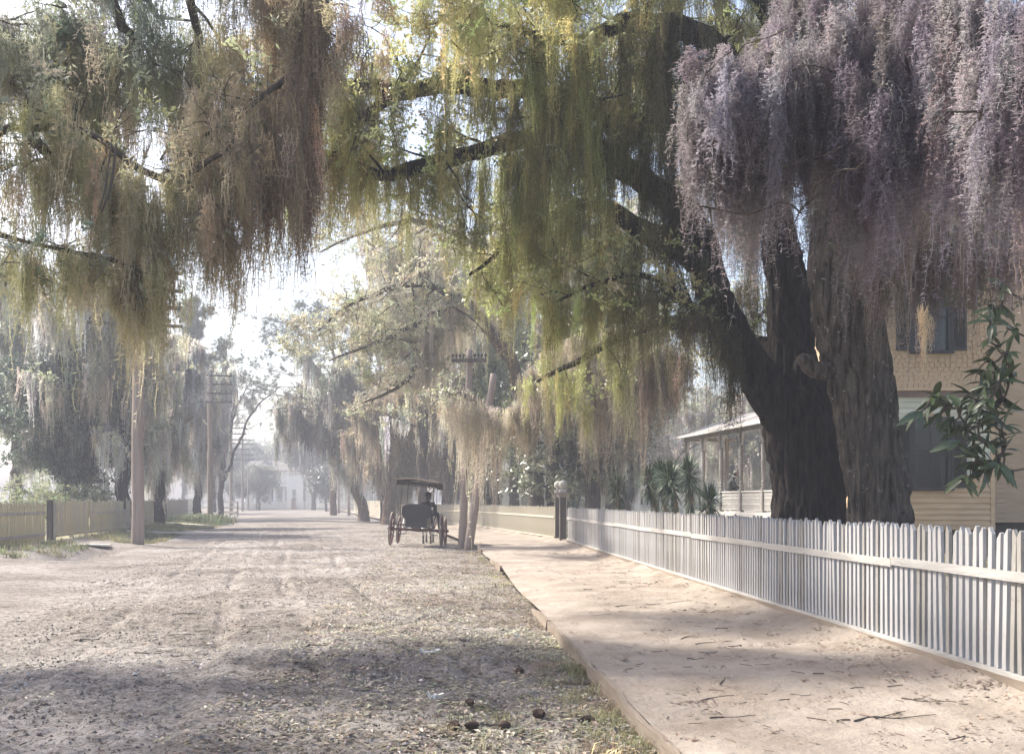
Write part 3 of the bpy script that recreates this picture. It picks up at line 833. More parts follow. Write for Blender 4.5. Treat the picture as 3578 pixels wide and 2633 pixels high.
# heavier curtains under the main limbs
cp = []; cl = []
for rows, st in (([(2680, 480, 20, 2.6), (2800, 440, 20, 2.8), (2920, 480, 20, 2.4)], 0.035),
                 ([(2560, 760, 19.5, 2.0), (2680, 760, 19.5, 2.4), (2790, 800, 19.5, 2.0)], 0.045),
                 ([(2490, 110, 16.0, 1.8), (2250, 110, 15.6, 2.0), (2030, 150, 15.5, 1.7)], 0.045),
                 ([(2450, 450, 16.5, 1.8), (2220, 440, 16.4, 1.9), (2060, 380, 16.3, 1.8)], 0.045),
                 ([(2420, 250, 17.5, 1.8), (2200, 250, 17.5, 1.9), (2000, 260, 17.5, 1.6)], 0.06),
                 ([(2500, 120, 16.2, 1.6), (2250, 120, 15.8, 1.9), (2000, 150, 15.6, 1.7), (1780, 120, 15.4, 1.3)], 0.0490),
                 ([(2450, 470, 16.7, 1.5), (2200, 460, 16.6, 1.8), (2000, 400, 16.5, 1.7), (1800, 340, 16.4, 1.4), (1650, 330, 16.4, .8)], 0.0490),
                 ([(2150, 600, 16.9, 1.9), (1950, 520, 16.9, 1.8), (1750, 560, 16.9, 1.6), (1560, 590, 16.9, 1.1)], 0.0552),
                 ([(2380, 760, 17.2, 1.3), (2200, 820, 17.6, 1.6), (2000, 770, 18, 1.6), (1800, 900, 18.4, 1.5)], 0.0612),
                 ([(2300, 1000, 17, 1.4), (2100, 1000, 17, 1.7), (1900, 1080, 17, 1.4)], 0.0674),
                 ([(2600, 1260, 17.3, 1.7), (2500, 1080, 17.1, 1.5), (2440, 900, 16.9, 1.3), (2390, 740, 16.9, 1.3), (2260, 660, 16.8, 1.2)], 0.040),
                 ([(2480, 620, 18.6, 2.0), (2600, 560, 18.8, 2.2), (2720, 600, 18.8, 2.0)], 0.05),
                 ([(2560, 1000, 19, 1.6), (2660, 960, 19, 1.8), (2740, 980, 19, 1.4)], 0.06),
                 ([(1500, 320, 16.4, .6), (1250, 320, 16.4, .9), (1140, 310, 16.4, 1.1)], 0.1102),
                 ([(1500, 600, 16.8, .8), (1320, 640, 16.8, .9), (1180, 590, 16.8, 1.2)], 0.0857)):
    a, b = curtain(rows, st); cp.append(a); cl.append(b)
cp = np.vstack(cp); cl = np.concatenate(cl)
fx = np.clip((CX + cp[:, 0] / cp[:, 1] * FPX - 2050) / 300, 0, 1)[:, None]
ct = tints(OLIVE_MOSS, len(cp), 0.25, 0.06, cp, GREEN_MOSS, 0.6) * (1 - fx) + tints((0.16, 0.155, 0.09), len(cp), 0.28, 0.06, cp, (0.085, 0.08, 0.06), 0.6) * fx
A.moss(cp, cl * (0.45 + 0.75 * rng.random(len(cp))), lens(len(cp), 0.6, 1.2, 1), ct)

# ---- leaning lichened live oak, right one of the pair
Yb = 16.0
B = Tree('live_oak', 'leaning live oak with grey lichen spots nearest the yellow house', P(3072, 1860, Yb)[:2] + (0.1,), M['bark_lichen'])
trb = B.limb([pxr(3090, 1990, Yb, 128), pxr(3078, 1860, Yb, 112), pxr(3062, 1700, Yb, 105), pxr(3035, 1500, Yb, 105), pxr(2998, 1300, Yb, 108), pxr(2960, 1130, Yb, 110), pxr(2935, 930, Yb, 100), pxr(2945, 720, Yb, 88), pxr(3000, 450, Yb, 78), pxr(3080, 150, Yb, 68), pxr(3160, -250, Yb, 50), pxr(3240, -800, Yb, 24)], m=170, n=120, rough=0.17, ridge=0.085, fs=1.3, jit=0.0, wig=0.3)
stub = B.limb([pxr(2900, 1300, Yb - .2, 30), pxr(2850, 1285, Yb - .4, 28), pxr(2815, 1262, Yb - .5, 26), pxr(2800, 1258, Yb - .55, 20)], n=18, rough=0.08, keep=False)
r1 = B.limb([pxr(2950, 800, Yb, 60), pxr(3080, 560, Yb - 1, 48), pxr(3250, 420, Yb - 2, 36), pxr(3450, 380, Yb - 3, 24), pxr(3700, 400, Yb - 4, 12)], n=18, rough=0.08)
r2 = B.limb([pxr(2990, 950, Yb - .4, 40), pxr(3120, 860, Yb - 1.2, 28), pxr(3250, 860, Yb - 2, 20), pxr(3380, 900, Yb - 2.6, 14), pxr(3520, 880, Yb - 3, 7)], n=14, rough=0.08)
r3 = B.limb([pxr(2950, 700, Yb - .4, 50), pxr(2850, 300, Yb - 3, 40), pxr(2850, -150, 10.5, 34), pxr(2830, -180, 8.6, 22), pxr(2760, 120, 7.4, 13), pxr(2600, 290, 6.8, 10), pxr(2500, 315, 6.6, 7), pxr(2425, 320, 6.5, 4)], m=60, n=14, rough=0.04)
r4 = B.limb([pxr(2850, -150, 10.5, 26), pxr(3050, -200, 8.5, 22), pxr(3120, 150, 7, 16), pxr(3085, 390, 6.5, 11), pxr(2960, 570, 6.3, 7), pxr(2790, 745, 6.2, 3)], m=50, n=12, rough=0.03)
r5 = B.limb([pxr(3080, 150, Yb, 50), pxr(3250, -250, 11, 30), pxr(3450, -150, 7, 18), pxr(3480, 200, 5.9, 12), pxr(3420, 420, 5.6, 6)], m=44, n=12, rough=0.03)
r6 = B.limb([pxr(3100, 0, 7.2, 14), pxr(3250, 20, 6.4, 12), pxr(3420, 100, 6, 8), pxr(3650, 140, 5.7, 5)], n=10)
r7 = B.limb([pxr(2800, 40, 7.6, 12), pxr(2900, 150, 7, 10), pxr(3000, 350, 6.6, 6), pxr(3040, 520, 6.4, 3)], n=10)
B.sprout(r1, 10, 1.5, 0.3, 2, 0.0); B.sprout(r2, 12, 1.0, 0.35, 2, 0.0)
for q in (r4[25:], r3[40:], r5[25:], r6, r7): B.sprout(q, 5, 0.7, 0.4, 1, 0.05)
for a in ([(2800, 745, 6.2, 3), (2740, 700, 6.3, 2.6), (2640, 740, 6.3, 2.4), (2560, 735, 6.3, 2), (2450, 720, 6.3, 1.2)], [(2600, 745, 6.3, 2), (2540, 680, 6.2, 2), (2470, 610, 6.2, 1.3)], [(2480, 730, 6.3, 1.6), (2490, 790, 6.25, 1)]):
    B.limb([pxr(*r) for r in a], n=6, rough=0, jit=0.004, keep=False)
B.sprout(trb[-45:], 12, 3.0, 0.4, 3, 0.2, 0.1, 4)
B.wood()
pl = B.leaf_points(2.0, 0.12)
keep = (pl[:, 1] > 9.0)
B.leaves(pl[keep], 0.95, tints((0.10, 0.12, 0.045), keep.sum(), 0.25, 0.08), SPRAY)
cp = []; cl = []
for rows, st in (([(2430, 330, 6.5, .75), (2520, 325, 6.6, 1.05), (2600, 300, 6.8, 1.3), (2690, 220, 7.2, 1.4), (2760, 120, 7.4, 1.3), (2810, -20, 7.9, 1.2)], 0.0105),
                 ([(2460, 350, 6.4, .8), (2600, 330, 6.5, 1.0), (2740, 250, 6.7, 1.1), (2860, 120, 6.9, 1.1)], 0.014),
                 ([(2760, -60, 7.6, 1.0), (2900, 60, 7.0, 1.15), (2980, 240, 6.6, 1.2), (3010, 360, 6.5, 1.0)], 0.0125),
                 ([(3050, -120, 8.0, 1.0), (3120, 100, 7, 1.3), (3110, 300, 6.6, 1.1), (3050, 420, 6.4, .9)], 0.0125),
                 ([(3100, -20, 7.2, 1.3), (3250, 0, 6.4, 1.2), (3420, 60, 6.0, 1.3), (3680, 90, 5.7, 1.4)], 0.0115),
                 ([(3150, 150, 6.6, 1.2), (3300, 230, 6.2, 1.0), (3450, 270, 5.8, 1.0), (3620, 260, 5.6, 1.0)], 0.0135)):
    a, b = curtain(rows, st, (0.09, 0.13, 0.10), True); cp.append(a); cl.append(b)
cp = np.vstack(cp); cl = np.concatenate(cl)
B.moss(cp, cl * (0.3 + 0.9 * rng.random(len(cp)) ** 1.3), lens(len(cp), 0.5, 1.0, 1), tints(VIOLET_MOSS, len(cp), 0.16, 0.04, cp, LILAC_MOSS, 0.7), MOSS_FINE)
cp = []; cl = []
for rows, st in (([(3020, 800, 14.6, 1.4), (3120, 840, 14, 1.5), (3250, 850, 13.4, 1.3), (3400, 880, 12.8, .9), (3560, 880, 12.2, .9)], 0.030),
                 ([(2960, 600, 13.5, 1.6), (3150, 620, 13, 1.5), (3350, 600, 12, 1.6), (3600, 600, 11, 1.6)], 0.030),
                 ([(2960, 900, 15, .9), (3060, 930, 15, 1.2), (3080, 980, 15, 1.0)], 0.05),
                 ([(2950, 300, 14, 1.6), (3150, 320, 13, 1.6), (3400, 330, 12, 1.6), (3650, 330, 11, 1.6)], 0.040)):
    a, b = curtain(rows, st); cp.append(a); cl.append(b)
cp = np.vstack(cp); cl = np.concatenate(cl)
strand = np.array([PV(3225, 1085, 11.5), PV(3235, 1100, 11.5), PV(3222, 1070, 11.5), PV(3245, 1110, 11.5)])
ct = np.vstack([tints((0.20, 0.155, 0.15), len(cp), 0.3, 0.05, cp, (0.33, 0.27, 0.24), 1.0), tints((0.55, 0.47, 0.36), 4, 0.05)])
B.moss(np.vstack([cp, strand]), np.concatenate([cl * (0.4 + 0.75 * rng.random(len(cp))), [0.85, 0.6, 0.7, 0.5]]), np.concatenate([lens(len(cp), 0.6, 1.1, 1), [.45, .5, .5, .5]]), ct)

# ---- foreground oak whose boughs hang in from the left
Yl = 13.0
C = Tree('live_oak', 'moss laden live oak whose drooping boughs fill the upper left', (-11.0, 12.0, 0.1), M['bark'])
C.limb([(-11, 12, -.1, .62), (-10.9, 12, 1.5, .5), (-10.6, 12.1, 4, .46), (-10.2, 12.3, 6.5, .42), (-9.6, 12.6, 9, .36), (-9, 13, 12.5, .2)], n=24, rough=.1)
c1 = C.limb([(-10.1, 12.4, 7, .3), pxr(-300, -120, 12.6, 50), pxr(200, -180, 12.8, 40), pxr(600, -120, 13, 32), pxr(950, -60, 13, 24), pxr(1080, -20, 13, 16), pxr(1150, 90, 13, 6)], n=16, rough=.06)
c2 = C.limb([pxr(900, -75, 13, 16), pxr(1000, 100, 12.8, 14), pxr(1050, 230, 12.7, 12), pxr(950, 310, 12.6, 10), pxr(830, 400, 12.5, 9), pxr(780, 450, 12.4, 8), pxr(700, 480, 12.4, 5)], n=10)
c3 = C.limb([pxr(300, -170, 12.9, 22), pxr(420, 80, 13.2, 18), pxr(480, 160, 13.4, 12), pxr(350, 200, 13.6, 9), pxr(220, 300, 13.8, 6)], n=10)
c4 = C.limb([(-10.3, 12.3, 6, .2), pxr(-350, 600, 12.4, 26), pxr(0, 470, 12.2, 14), pxr(220, 440, 12, 11), pxr(370, 500, 12, 10), pxr(560, 640, 12, 12), pxr(740, 560, 12, 9), pxr(830, 480, 12, 6)], n=12)
c5 = C.limb([pxr(100, 460, 12.1, 18), pxr(230, 600, 12.4, 14), pxr(330, 660, 12.6, 10), pxr(480, 700, 12.6, 8), pxr(620, 760, 12.6, 5)], n=10)
c6 = C.limb([pxr(640, -120, 13, 18), pxr(690, 100, 13.4, 14), pxr(700, 280, 13.4, 10), pxr(640, 420, 13.3, 7), pxr(560, 560, 13.2, 4)], n=10)
c7 = C.limb([pxr(760, 470, 12.4, 8), pxr(800, 640, 12.3, 7), pxr(760, 760, 12.2, 5), pxr(700, 820, 12.2, 3)], n=8)
c8 = C.limb([pxr(-300, 650, 12.4, 16), pxr(-50, 800, 12.2, 9), pxr(180, 860, 12, 7), pxr(360, 900, 12, 8), pxr(520, 960, 12, 5)], n=10)
c9 = C.limb([pxr(-300, -120, 12.6, 30), pxr(-60, 60, 13.5, 20), pxr(110, 180, 14, 14), pxr(240, 330, 14.2, 8), pxr(330, 430, 14.2, 4)], n=10)
c10 = C.limb([pxr(-350, 300, 12.6, 26), pxr(-80, 260, 13.5, 18), pxr(120, 300, 14, 12), pxr(300, 250, 14.4, 7), pxr(430, 280, 14.4, 4)], n=10)
c11 = C.limb([(-10.4, 12.2, 5.5, .26), (-11, 11, 7.5, .2), (-11.5, 9.6, 8.6, .14), (-11, 8.2, 9.0, .08), (-10, 7.2, 9.2, .03)], n=10)  # this limb and the next three: out of view, added to shade the near road
c12 = C.limb([(-10.3, 12.3, 6.5, .24), (-9.6, 11.2, 8.4, .18), (-9.2, 10, 9.4, .12), (-8.6, 8.8, 9.6, .07), (-7.6, 8.0, 9.4, .03)], n=10)
c13 = C.limb([(-10.5, 12.2, 5.2, .26), (-12, 11.4, 7.0, .2), (-13.4, 10.4, 8.2, .13), (-14.6, 9.4, 9.0, .06)], n=10)
c14 = C.limb([(-10.3, 12.3, 6.2, .22), (-10.6, 10.8, 7.6, .16), (-9.8, 9.6, 8.0, .11), (-8.6, 9.4, 8.2, .06), (-7.6, 9.8, 8.0, .03)], n=10)
for a in ([(405, 510, 10.6, 4), (390, 640, 10.5, 5), (355, 740, 10.4, 3)], [(388, 500, 10.6, 3), (375, 630, 10.5, 4), (350, 730, 10.4, 3)]):
    C.limb([pxr(*r) for r in a], n=6, rough=0, jit=0.003, keep=False)
for q, n, ln in ((c1, 14, 1.8), (c2, 10, 1.1), (c3, 10, 1.3), (c4, 14, 1.3), (c5, 10, 1.2), (c6, 8, 1.2), (c7, 6, .8), (c8, 10, 1.2), (c9, 14, 1.5), (c10, 14, 1.5), (c11, 12, 1.7), (c12, 12, 1.7), (c13, 12, 1.7), (c14, 12, 1.6)):
    C.sprout(q, n, ln, 0.42, 2, 0.0, 0.2, 4, 0.85, 0.1)
C.wood()
pl = C.leaf_points(1.9, 0.14)
pxl = CX + pl[:, 0] / pl[:, 1] * FPX
pyl = HY - (pl[:, 2] - EYE) / pl[:, 1] * FPX
kp = rng.random(len(pl)) < np.where(pxl > 600, 0.08, np.where(pyl < 560, 0.6, 0.22))
pl = pl[kp]
C.leaves(pl, 0.85, tints((0.30, 0.30, 0.17), len(pl), 0.25, 0.08, pl, (0.24, 0.29, 0.21), 0.5), SPRAY)
pm = C.hang_points(0.36, 0.14)
pxl = CX + pm[:, 0] / pm[:, 1] * FPX; pyl = HY - (pm[:, 2] - EYE) / pm[:, 1] * FPX
fx = np.clip((pxl - 620) / 330, 0, 1)[:, None]; ft = np.clip((330 - pyl) / 300, 0, 1)[:, None] * (1 - fx)
ct = tints(TAN_MOSS, len(pm), 0.2, 0.05, pm, (0.48, 0.46, 0.28), 0.5)
ct = ct * (1 - fx) + tints(BROWN_MOSS, len(pm), 0.22, 0.05, pm, (0.46, 0.38, 0.28), 0.7) * fx
ct = ct * (1 - ft) + tints((0.30, 0.33, 0.28), len(pm), 0.2, 0.05) * ft
C.moss(pm, lens(len(pm), 0.35, 1.5), lens(len(pm), 0.7, 1.2, 1), ct)
cp = []; cl = []
for rows, st in (([(1085, -30, 13, 2.0), (1070, 100, 12.9, 2.2), (1060, 260, 12.7, 2.0), (1050, 420, 12.6, 1.7), (1040, 600, 12.6, 1.2)], 0.0161),
                 ([(1060, -40, 13.2, 1.6), (950, -20, 13.2, 1.8), (850, 60, 13.2, 1.6), (760, 160, 13.2, 1.4), (640, 260, 13.2, 1.1)], 0.0432),
                 ([(1060, 330, 12.6, 1.9), (950, 380, 12.6, 1.8), (850, 450, 12.5, 1.6), (740, 540, 12.3, 1.4), (600, 640, 12.1, 1.5), (480, 720, 12.1, 1.6)], 0.0367),
                 ([(1050, 560, 12.7, 1.4), (930, 600, 12.7, 1.3), (800, 640, 12.6, 1.3), (650, 760, 12.5, 1.2), (520, 900, 12.4, 1.3), (440, 950, 12.4, 1.1)], 0.0432),
                 ([(470, 620, 11.8, 1.8), (380, 560, 11.8, 1.3), (260, 560, 12, 1.2), (160, 640, 12, 1.1), (60, 600, 12, 1.2)], 0.0691),
                 ([(540, 800, 12.2, 1.5), (500, 960, 12.2, 1.0), (460, 1000, 12.2, .9)], 0.0432),
                 ([(700, 820, 12.4, .7), (560, 960, 12.3, .8), (420, 1020, 12.2, .6), (240, 940, 12, .7), (100, 900, 12, .8)], 0.1080),
                 ([(620, 100, 13.4, .9), (480, 190, 13.5, .9), (330, 230, 13.6, .8), (150, 200, 13.7, .9)], 0.1296),
                 ([(520, 1010, 13.5, .8), (480, 1060, 13.5, .7)], 0.0138)):
    a, b = curtain(rows, st, (0.06, 0.28, 0.06)); cp.append(a); cl.append(b)
cp = np.vstack(cp); cl = np.concatenate(cl)
pxl = CX + cp[:, 0] / cp[:, 1] * FPX
fx = np.clip((pxl - 720) / 260, 0, 1)[:, None]
ct = tints(TAN_MOSS, len(cp), 0.22, 0.05, cp, (0.48, 0.46, 0.27), 0.6) * (1 - fx) + tints((0.26, 0.20, 0.15), len(cp), 0.28, 0.05, cp, (0.44, 0.36, 0.26), 0.9) * fx
C.moss(cp, 1.12 * cl * (0.35 + 0.75 * rng.random(len(cp))), lens(len(cp), 0.6, 1.15, 1), ct)
# ------------------------------------------------------------------ fences, poles, gate posts
M['picket'] = surf('whitewashed_picket', (0.29, 0.285, 0.29), (0.50, 0.495, 0.505), 9, 0.75, (1, 1, 0.12), 0.4, 40, spots=(22, 0.66, (0.33, 0.31, 0.30)), spec=0.2)
M['picket_tan'] = surf('yellowed_picket', (0.36, 0.325, 0.255), (0.55, 0.51, 0.42), 9, 0.8, (1, 1, 0.12), 0.4, 40, spots=(22, 0.66, (0.30, 0.26, 0.2)), spec=0.2)
M['picket_worn'] = surf('worn_picket', (0.20, 0.19, 0.18), (0.40, 0.385, 0.365), 8, 0.8, (1, 1, 0.12), 0.5, 40, spots=(14, 0.60, (0.22, 0.205, 0.19)), spec=0.2)
M['rail'] = surf('bare_grey_rail', (0.30, 0.29, 0.28), (0.48, 0.465, 0.45), 7, 0.8, (1, 0.10, 1), 0.5, 40, spec=0.2)
M['old_picket'] = surf('weathered_picket', (0.26, 0.23, 0.15), (0.54, 0.485, 0.34), 6, 0.9, (1, 1, 0.10), 0.6, 30, spec=0.15)
M['old_grey'] = surf('weathered_grey_board', (0.24, 0.215, 0.19), (0.44, 0.41, 0.36), 6, 0.9, (1, 1, 0.10), 0.6, 30, spec=0.15)
M['dark_wood'] = surf('dark_weathered_wood', (0.06, 0.05, 0.045), (0.15, 0.13, 0.115), 8, 0.9, (1, 1, 0.12), 0.6, 30, spec=0.15)
M['pole'] = surf('utility_pole_wood', (0.21, 0.165, 0.14), (0.38, 0.315, 0.275), 6, 0.9, (1, 1, 0.06), 0.6, 30, spec=0.15)
M['stone'] = surf('cast_ball', (0.36, 0.34, 0.31), (0.52, 0.50, 0.46), 12, 0.9, bump=0.4)
M['whitewash'] = surf('white_paint', (0.58, 0.57, 0.54), (0.78, 0.77, 0.73), 4, 0.7, bump=0.25, bump_scale=20, spec=0.25)
M['lightwood'] = surf('bleached_plank', (0.42, 0.38, 0.33), (0.66, 0.62, 0.56), 5, 0.85, (0.15, 1, 1), 0.4, 30, spec=0.15)
M['iron'] = plain('dark_iron', (0.03, 0.03, 0.03), 0.5, 0.4)

def picket_mesh(w, t, h, style):
    if style == 0: top = [(w / 2, h - w * 0.95), (0, h), (-w / 2, h - w * 0.95)]
    elif style == 1: top = [(w / 2, h - w * 1.0), (-w * 0.30, h), (-w / 2, h - 0.01)]
    elif style == 2: top = [(w / 2, h - 0.01), (w * 0.30, h), (-w / 2, h - w * 1.0)]
    else: top = [(w / 2, h - w * 0.25), (w * 0.1, h), (-w / 2, h - w * 0.1)]
    poly = [(-w / 2, 0), (w / 2, 0)] + top
    Mx = Matrix(((1, 0, 0, 0), (0, 0, -1, t / 2), (0, 1, 0, 0), (0, 0, 0, 1)))
    b = MB().prism(poly, t, Mx)
    return make_mesh('picket', b.V, b.F)

def walk_line(pts, step):
    """positions and headings every step metres along a polyline"""
    pts = [np.array(p, float) for p in pts]; out = []; carry = 0.0
    for a, b in zip(pts[:-1], pts[1:]):
        d = b - a; L = np.linalg.norm(d); u = d / L; s = carry
        while s < L:
            out.append((a + u * s, math.atan2(u[1], u[0]))); s += step
        carry = s - L
    return out

def fence(name, label, line, z0, h, step, w, t, mats, styles, rails, lean=0.0, ragged=0.01, base=None, post=None, sides=1, group=None, individual=True, gap=0.0, leanf=None, rail_mat=None, zf=None):
    """line: list of (x,y); rails: list of (z, height, thick); sides +1: rail on the left of the walking direction"""
    root = empty(name, (line[0][0], line[0][1], z0)); tag(root, label, 'fence', group)
    zf = zf or (lambda y: 0.0)
    ms = []
    for mt in mats:
        for s in styles:
            me = picket_mesh(w, t, h, s); me.materials.append(mt); ms.append(me)
    pos = walk_line(line, step)
    jb = MB()
    for k, (p, a) in enumerate(pos):
        if gap and random.random() < gap: continue
        me = ms[(len(styles) * random.randrange(len(mats))) + (k % len(styles) if random.random() < .7 else random.randrange(len(styles)))]
        ln = random.gauss(lean, 0.019 + abs(lean) * .2) + (leanf(p[1]) if leanf else 0)
        sc = 1 + random.gauss(0, ragged)
        Mx = Matrix.Translation((p[0], p[1], z0 + zf(p[1]))) @ Matrix.Rotation(a, 4, 'Z') @ Matrix.Rotation(ln, 4, 'Y') @ Matrix.Diagonal((1, 1, sc, 1))
        if individual:
            o = bpy.data.objects.new('picket', me); COL.objects.link(o); o.parent = root
            o.matrix_parent_inverse = Matrix.Identity(4)
            o.matrix_basis = Matrix.Translation((-root.location[0], -root.location[1], -root.location[2])) @ Mx
        else:
            jb.add([tuple(Mx @ v.co) for v in me.vertices], [tuple(q.vertices) for q in me.polygons])
    if not individual:
        tag(jb.build('pickets', mats[0], root), kind='stuff')
    rm = rail_mat or mats[0]
    for (z, hh, tt) in rails:
        segs = walk_line(line, 4.2)
        ends = [s[0] for s in segs] + [np.array(line[-1], float)]
        for i in range(len(ends) - 1):
            a, b = ends[i], ends[i + 1]
            d = b - a; L = np.linalg.norm(d)
            if L < 0.05: continue
            d /= L; nrm = np.array([-d[1], d[0]]) * sides
            off = nrm * (t / 2 + tt / 2 + 0.002)
            dz = random.gauss(0, 0.008); dz2 = random.gauss(0, 0.008)
            MB().bar((a[0] + off[0] + d[0] * .003, a[1] + off[1] + d[1] * .003, z0 + z + dz + zf(a[1])), (b[0] + off[0] - d[0] * .003, b[1] + off[1] - d[1] * .003, z0 + z + dz2 + zf(b[1])), tt, hh).build('rail', rm, root)
    if base:
        zb, hb, tb, mb = base
        for i, (a, b) in enumerate(zip(line[:-1], line[1:])):
            MB().bar((a[0], a[1], z0 + zb + zf(a[1])), (b[0], b[1], z0 + zb + zf(b[1])), tb, hb).build('baseboard', mb, root)
    if post:
        stp, pw, ph = post
        for p, a in walk_line(line, stp):
            nrm = np.array([-math.sin(a), math.cos(a)]) * -sides
            q = p + nrm * (t / 2 + pw / 2 + 0.004)
            MB().box((q[0], q[1], z0 - 0.2 + ph / 2 + zf(p[1])), (pw, pw, ph), a).build('post', rm, root)
    return root

GX, GY = 1.94, 39.2
near_line = [(4.34, 6.4), (4.19, 8.64), (3.45, 18.7), (2.72, 29.0), (2.14, 38.3)]
nf = fence('picket_fence', 'whitewashed picket fence with one bare grey rail from the gate posts to the right edge', near_line, 0.165, 1.20, 0.118, 0.060, 0.034, [M['picket'], M['picket'], M['picket_worn']], (0, 1, 2), [(0.79, 0.085, 0.026)], ragged=0.010, base=(-0.022, 0.04, 0.11, M['rail']), post=(2.4, 0.09, 1.15), sides=1, leanf=lambda y: 0.035 * max(0, min(1, (y - 22) / 10)), rail_mat=M['rail'])
fence('picket_fence', 'yellowed picket fence running away beyond the ball topped gate posts', [(1.74, 40.6), (-2.2, 61), (-9.4, 84)], 0.17, 1.22, 0.15, 0.058, 0.03, [M['picket_tan'], M['picket_tan']], (0, 1, 2), [(0.80, 0.09, 0.03)], base=(-0.03, 0.05, 0.12, M['picket_tan']), post=(2.4, 0.1, 1.1), sides=1)
# earthen/brick footing strip under the fence
MB().bar((4.36, 6.0, 0.02), (1.98, 38.6, 0.02), 0.10, 0.22).build('plinth_board', M['kerb'], nf)

def gate_post(x, y, label, s=1.0):
    r = empty('gate_post', (x, y, 0)); tag(r, label, 'gate post', 'pair of ball topped gate posts')
    w = 0.24 * s
    def L(b, n, m, **k): return b.build(n, m, r, local=True, **k)
    L(MB().box((0, 0, 0.86), (w, w, 1.80)), 'shaft', M['dark_wood'])
    for sx in (-1, 1):
        L(MB().box((sx * (w / 2 + .012), -w / 2 + 0.02, 0.86), (0.022, 0.05, 1.79)), 'edge_board', M['lightwood'])  # pale strips put the sunlit edges of the post into colour
    L(MB().box((0, 0, 1.80), (w + .06, w + .06, .10)), 'collar', M['old_grey'])
    cp = MB()
    for k, (ww, z, h) in enumerate(((w + .10, 1.865, .03), (w + .18, 1.900, .035), (w + .27, 1.930, .022))): cp.box((0, 0, z), (ww, ww, h))
    L(cp, 'cap', M['old_grey'])
    for sx in (-1, 1):
        L(MB().prism([(0, 0), (.11, .12), (.11, .16), (0, .16)], .05, Matrix.Translation((sx * (w / 2 + .031), .025, 1.69)) @ Matrix.Rotation(math.pi / 2, 4, 'X') @ Matrix.Diagonal((sx, 1, 1, 1))), 'bracket', M['lightwood'])
    L(MB().box((0, 0, 1.995), (.28, .28, .105)), 'plinth', M['stone'])
    pr = [(.105, 2.05), (.075, 2.075), (.065, 2.10)] + [(.168 * math.cos(a), 2.245 + .168 * math.sin(a)) for a in np.linspace(-1.12, 1.5, 12)]
    L(MB().lathe(pr, 20), 'ball', M['stone'], smooth=True)
    return r
gate_post(1.98, 38.9, 'nearer of the two dark gate posts with stone balls')
gate_post(1.86, 40.35, 'farther dark gate post with a stone ball, half hidden by its twin')

# left side fences
left_line = [(-16.96, 37.25), (-18.9, 48.7)]
fence('picket_fence', 'weathered olive picket fence left of the big bare pole', left_line, 0.27, 1.34, 0.150, 0.085, 0.025, [M['old_picket'], M['old_grey'], M['old_picket']], (0, 3, 3), [(0.05, 0.09, 0.03)], ragged=0.045, post=(2.4, 0.1, 1.2), sides=-1, gap=0.02)
fence('picket_fence', 'leaning grey paling fence behind and right of the big bare pole', [(-18.95, 49.2), (-24.5, 70.6)], 0.20, 1.42, 0.17, 0.10, 0.025, [M['old_grey'], M['old_picket']], (3, 3, 0), [(0.35, 0.09, 0.03)], ragged=0.05, post=(2.4, 0.1, 1.2), sides=-1, lean=0.03)
fence('picket_fence', 'grey paling fence past the capped post on the left', [(-24.7, 71.4), (-30.9, 95.5)], 0.20, 1.55, 0.19, 0.12, 0.025, [M['old_grey']], (3, 0), [(0.5, 0.1, 0.03)], ragged=0.05, post=(2.4, 0.1, 1.2), sides=-1, individual=True)
fence('picket_fence', 'thin dark paling at the far left edge beyond the square post', [(-16.9, 36.2), (-16.25, 30.2)], 0.12, 1.42, 0.10, 0.05, 0.025, [M['old_picket']], (0,), [(0.28, 0.10, 0.035), (1.05, 0.10, 0.035)], sides=1, ragged=0.02, rail_mat=M['old_grey'])
r = empty('fence_post', (-16.93, 36.7, 0.1)); tag(r, 'square dark fence post at the far left end of the olive pickets', 'post')
MB().box((0, 0, 0.74), (0.17, 0.17, 1.6)).build('shaft', M['dark_wood'], r, local=True); MB().box((0.15, 0.05, 0.70), (0.06, 0.10, 1.45)).build('side_board', M['old_grey'], r, local=True)
r = empty('fence_post', (-24.6, 71.0, 0.12)); tag(r, 'tall capped fence post standing above the grey palings on the left', 'post')
MB().box((0, 0, 1.05), (0.20, 0.20, 2.2)).build('shaft', M['dark_wood'], r, local=True); MB().box((0, 0, 2.18), (0.46, 0.46, 0.07)).box((0, 0, 2.08), (0.32, 0.32, .12)).build('cap', M['old_grey'], r, local=True)
o = MB().bar((-17.6, 42.2, 0.95 + .15), (-18.75, 48.9, 0.99 + .15), 0.04, 0.11).build('loose_rail', M['old_grey'])
tag(o, 'single plank nailed across the olive pickets near the big pole', 'plank')
# solid pale panel and plank railing farther along
r = empty('board_fence', (-32.5, 100.5, .2)); tag(r, 'pale solid board panel beside the second pole', 'fence panel')
for k in range(9):
    a = -33.3 + k * 0.22
    MB().box((a, 100.3 + k * 0.05, 1.02), (0.215, 0.04, 1.66 + random.gauss(0, .02))).build('board', M['whitewash'], r)
MB().box((-32.4, 100.62, 0.9), (2.0, .08, .1)).build('rail', M['old_grey'], r)
r = empty('plank_railing', (-31.5, 108, .2)); tag(r, 'low grey plank railing of a ditch bridge between the far poles', 'railing')
pa, pb = P(762, 1770, 108), P(830, 1770, 106)
for z, h in ((1.50, .10), (0.95, .10), (0.42, .26)):
    MB().bar((pa[0], pa[1], z), (pb[0], pb[1], z), .06, h).build('plank', M['old_grey'], r)
for f in (0.0, .22, .62, 1.0):
    MB().box((pa[0] * (1 - f) + pb[0] * f, pa[1] * (1 - f) + pb[1] * f + .09, .75), (.14, .1, 1.5)).build('post', M['old_grey'], r)

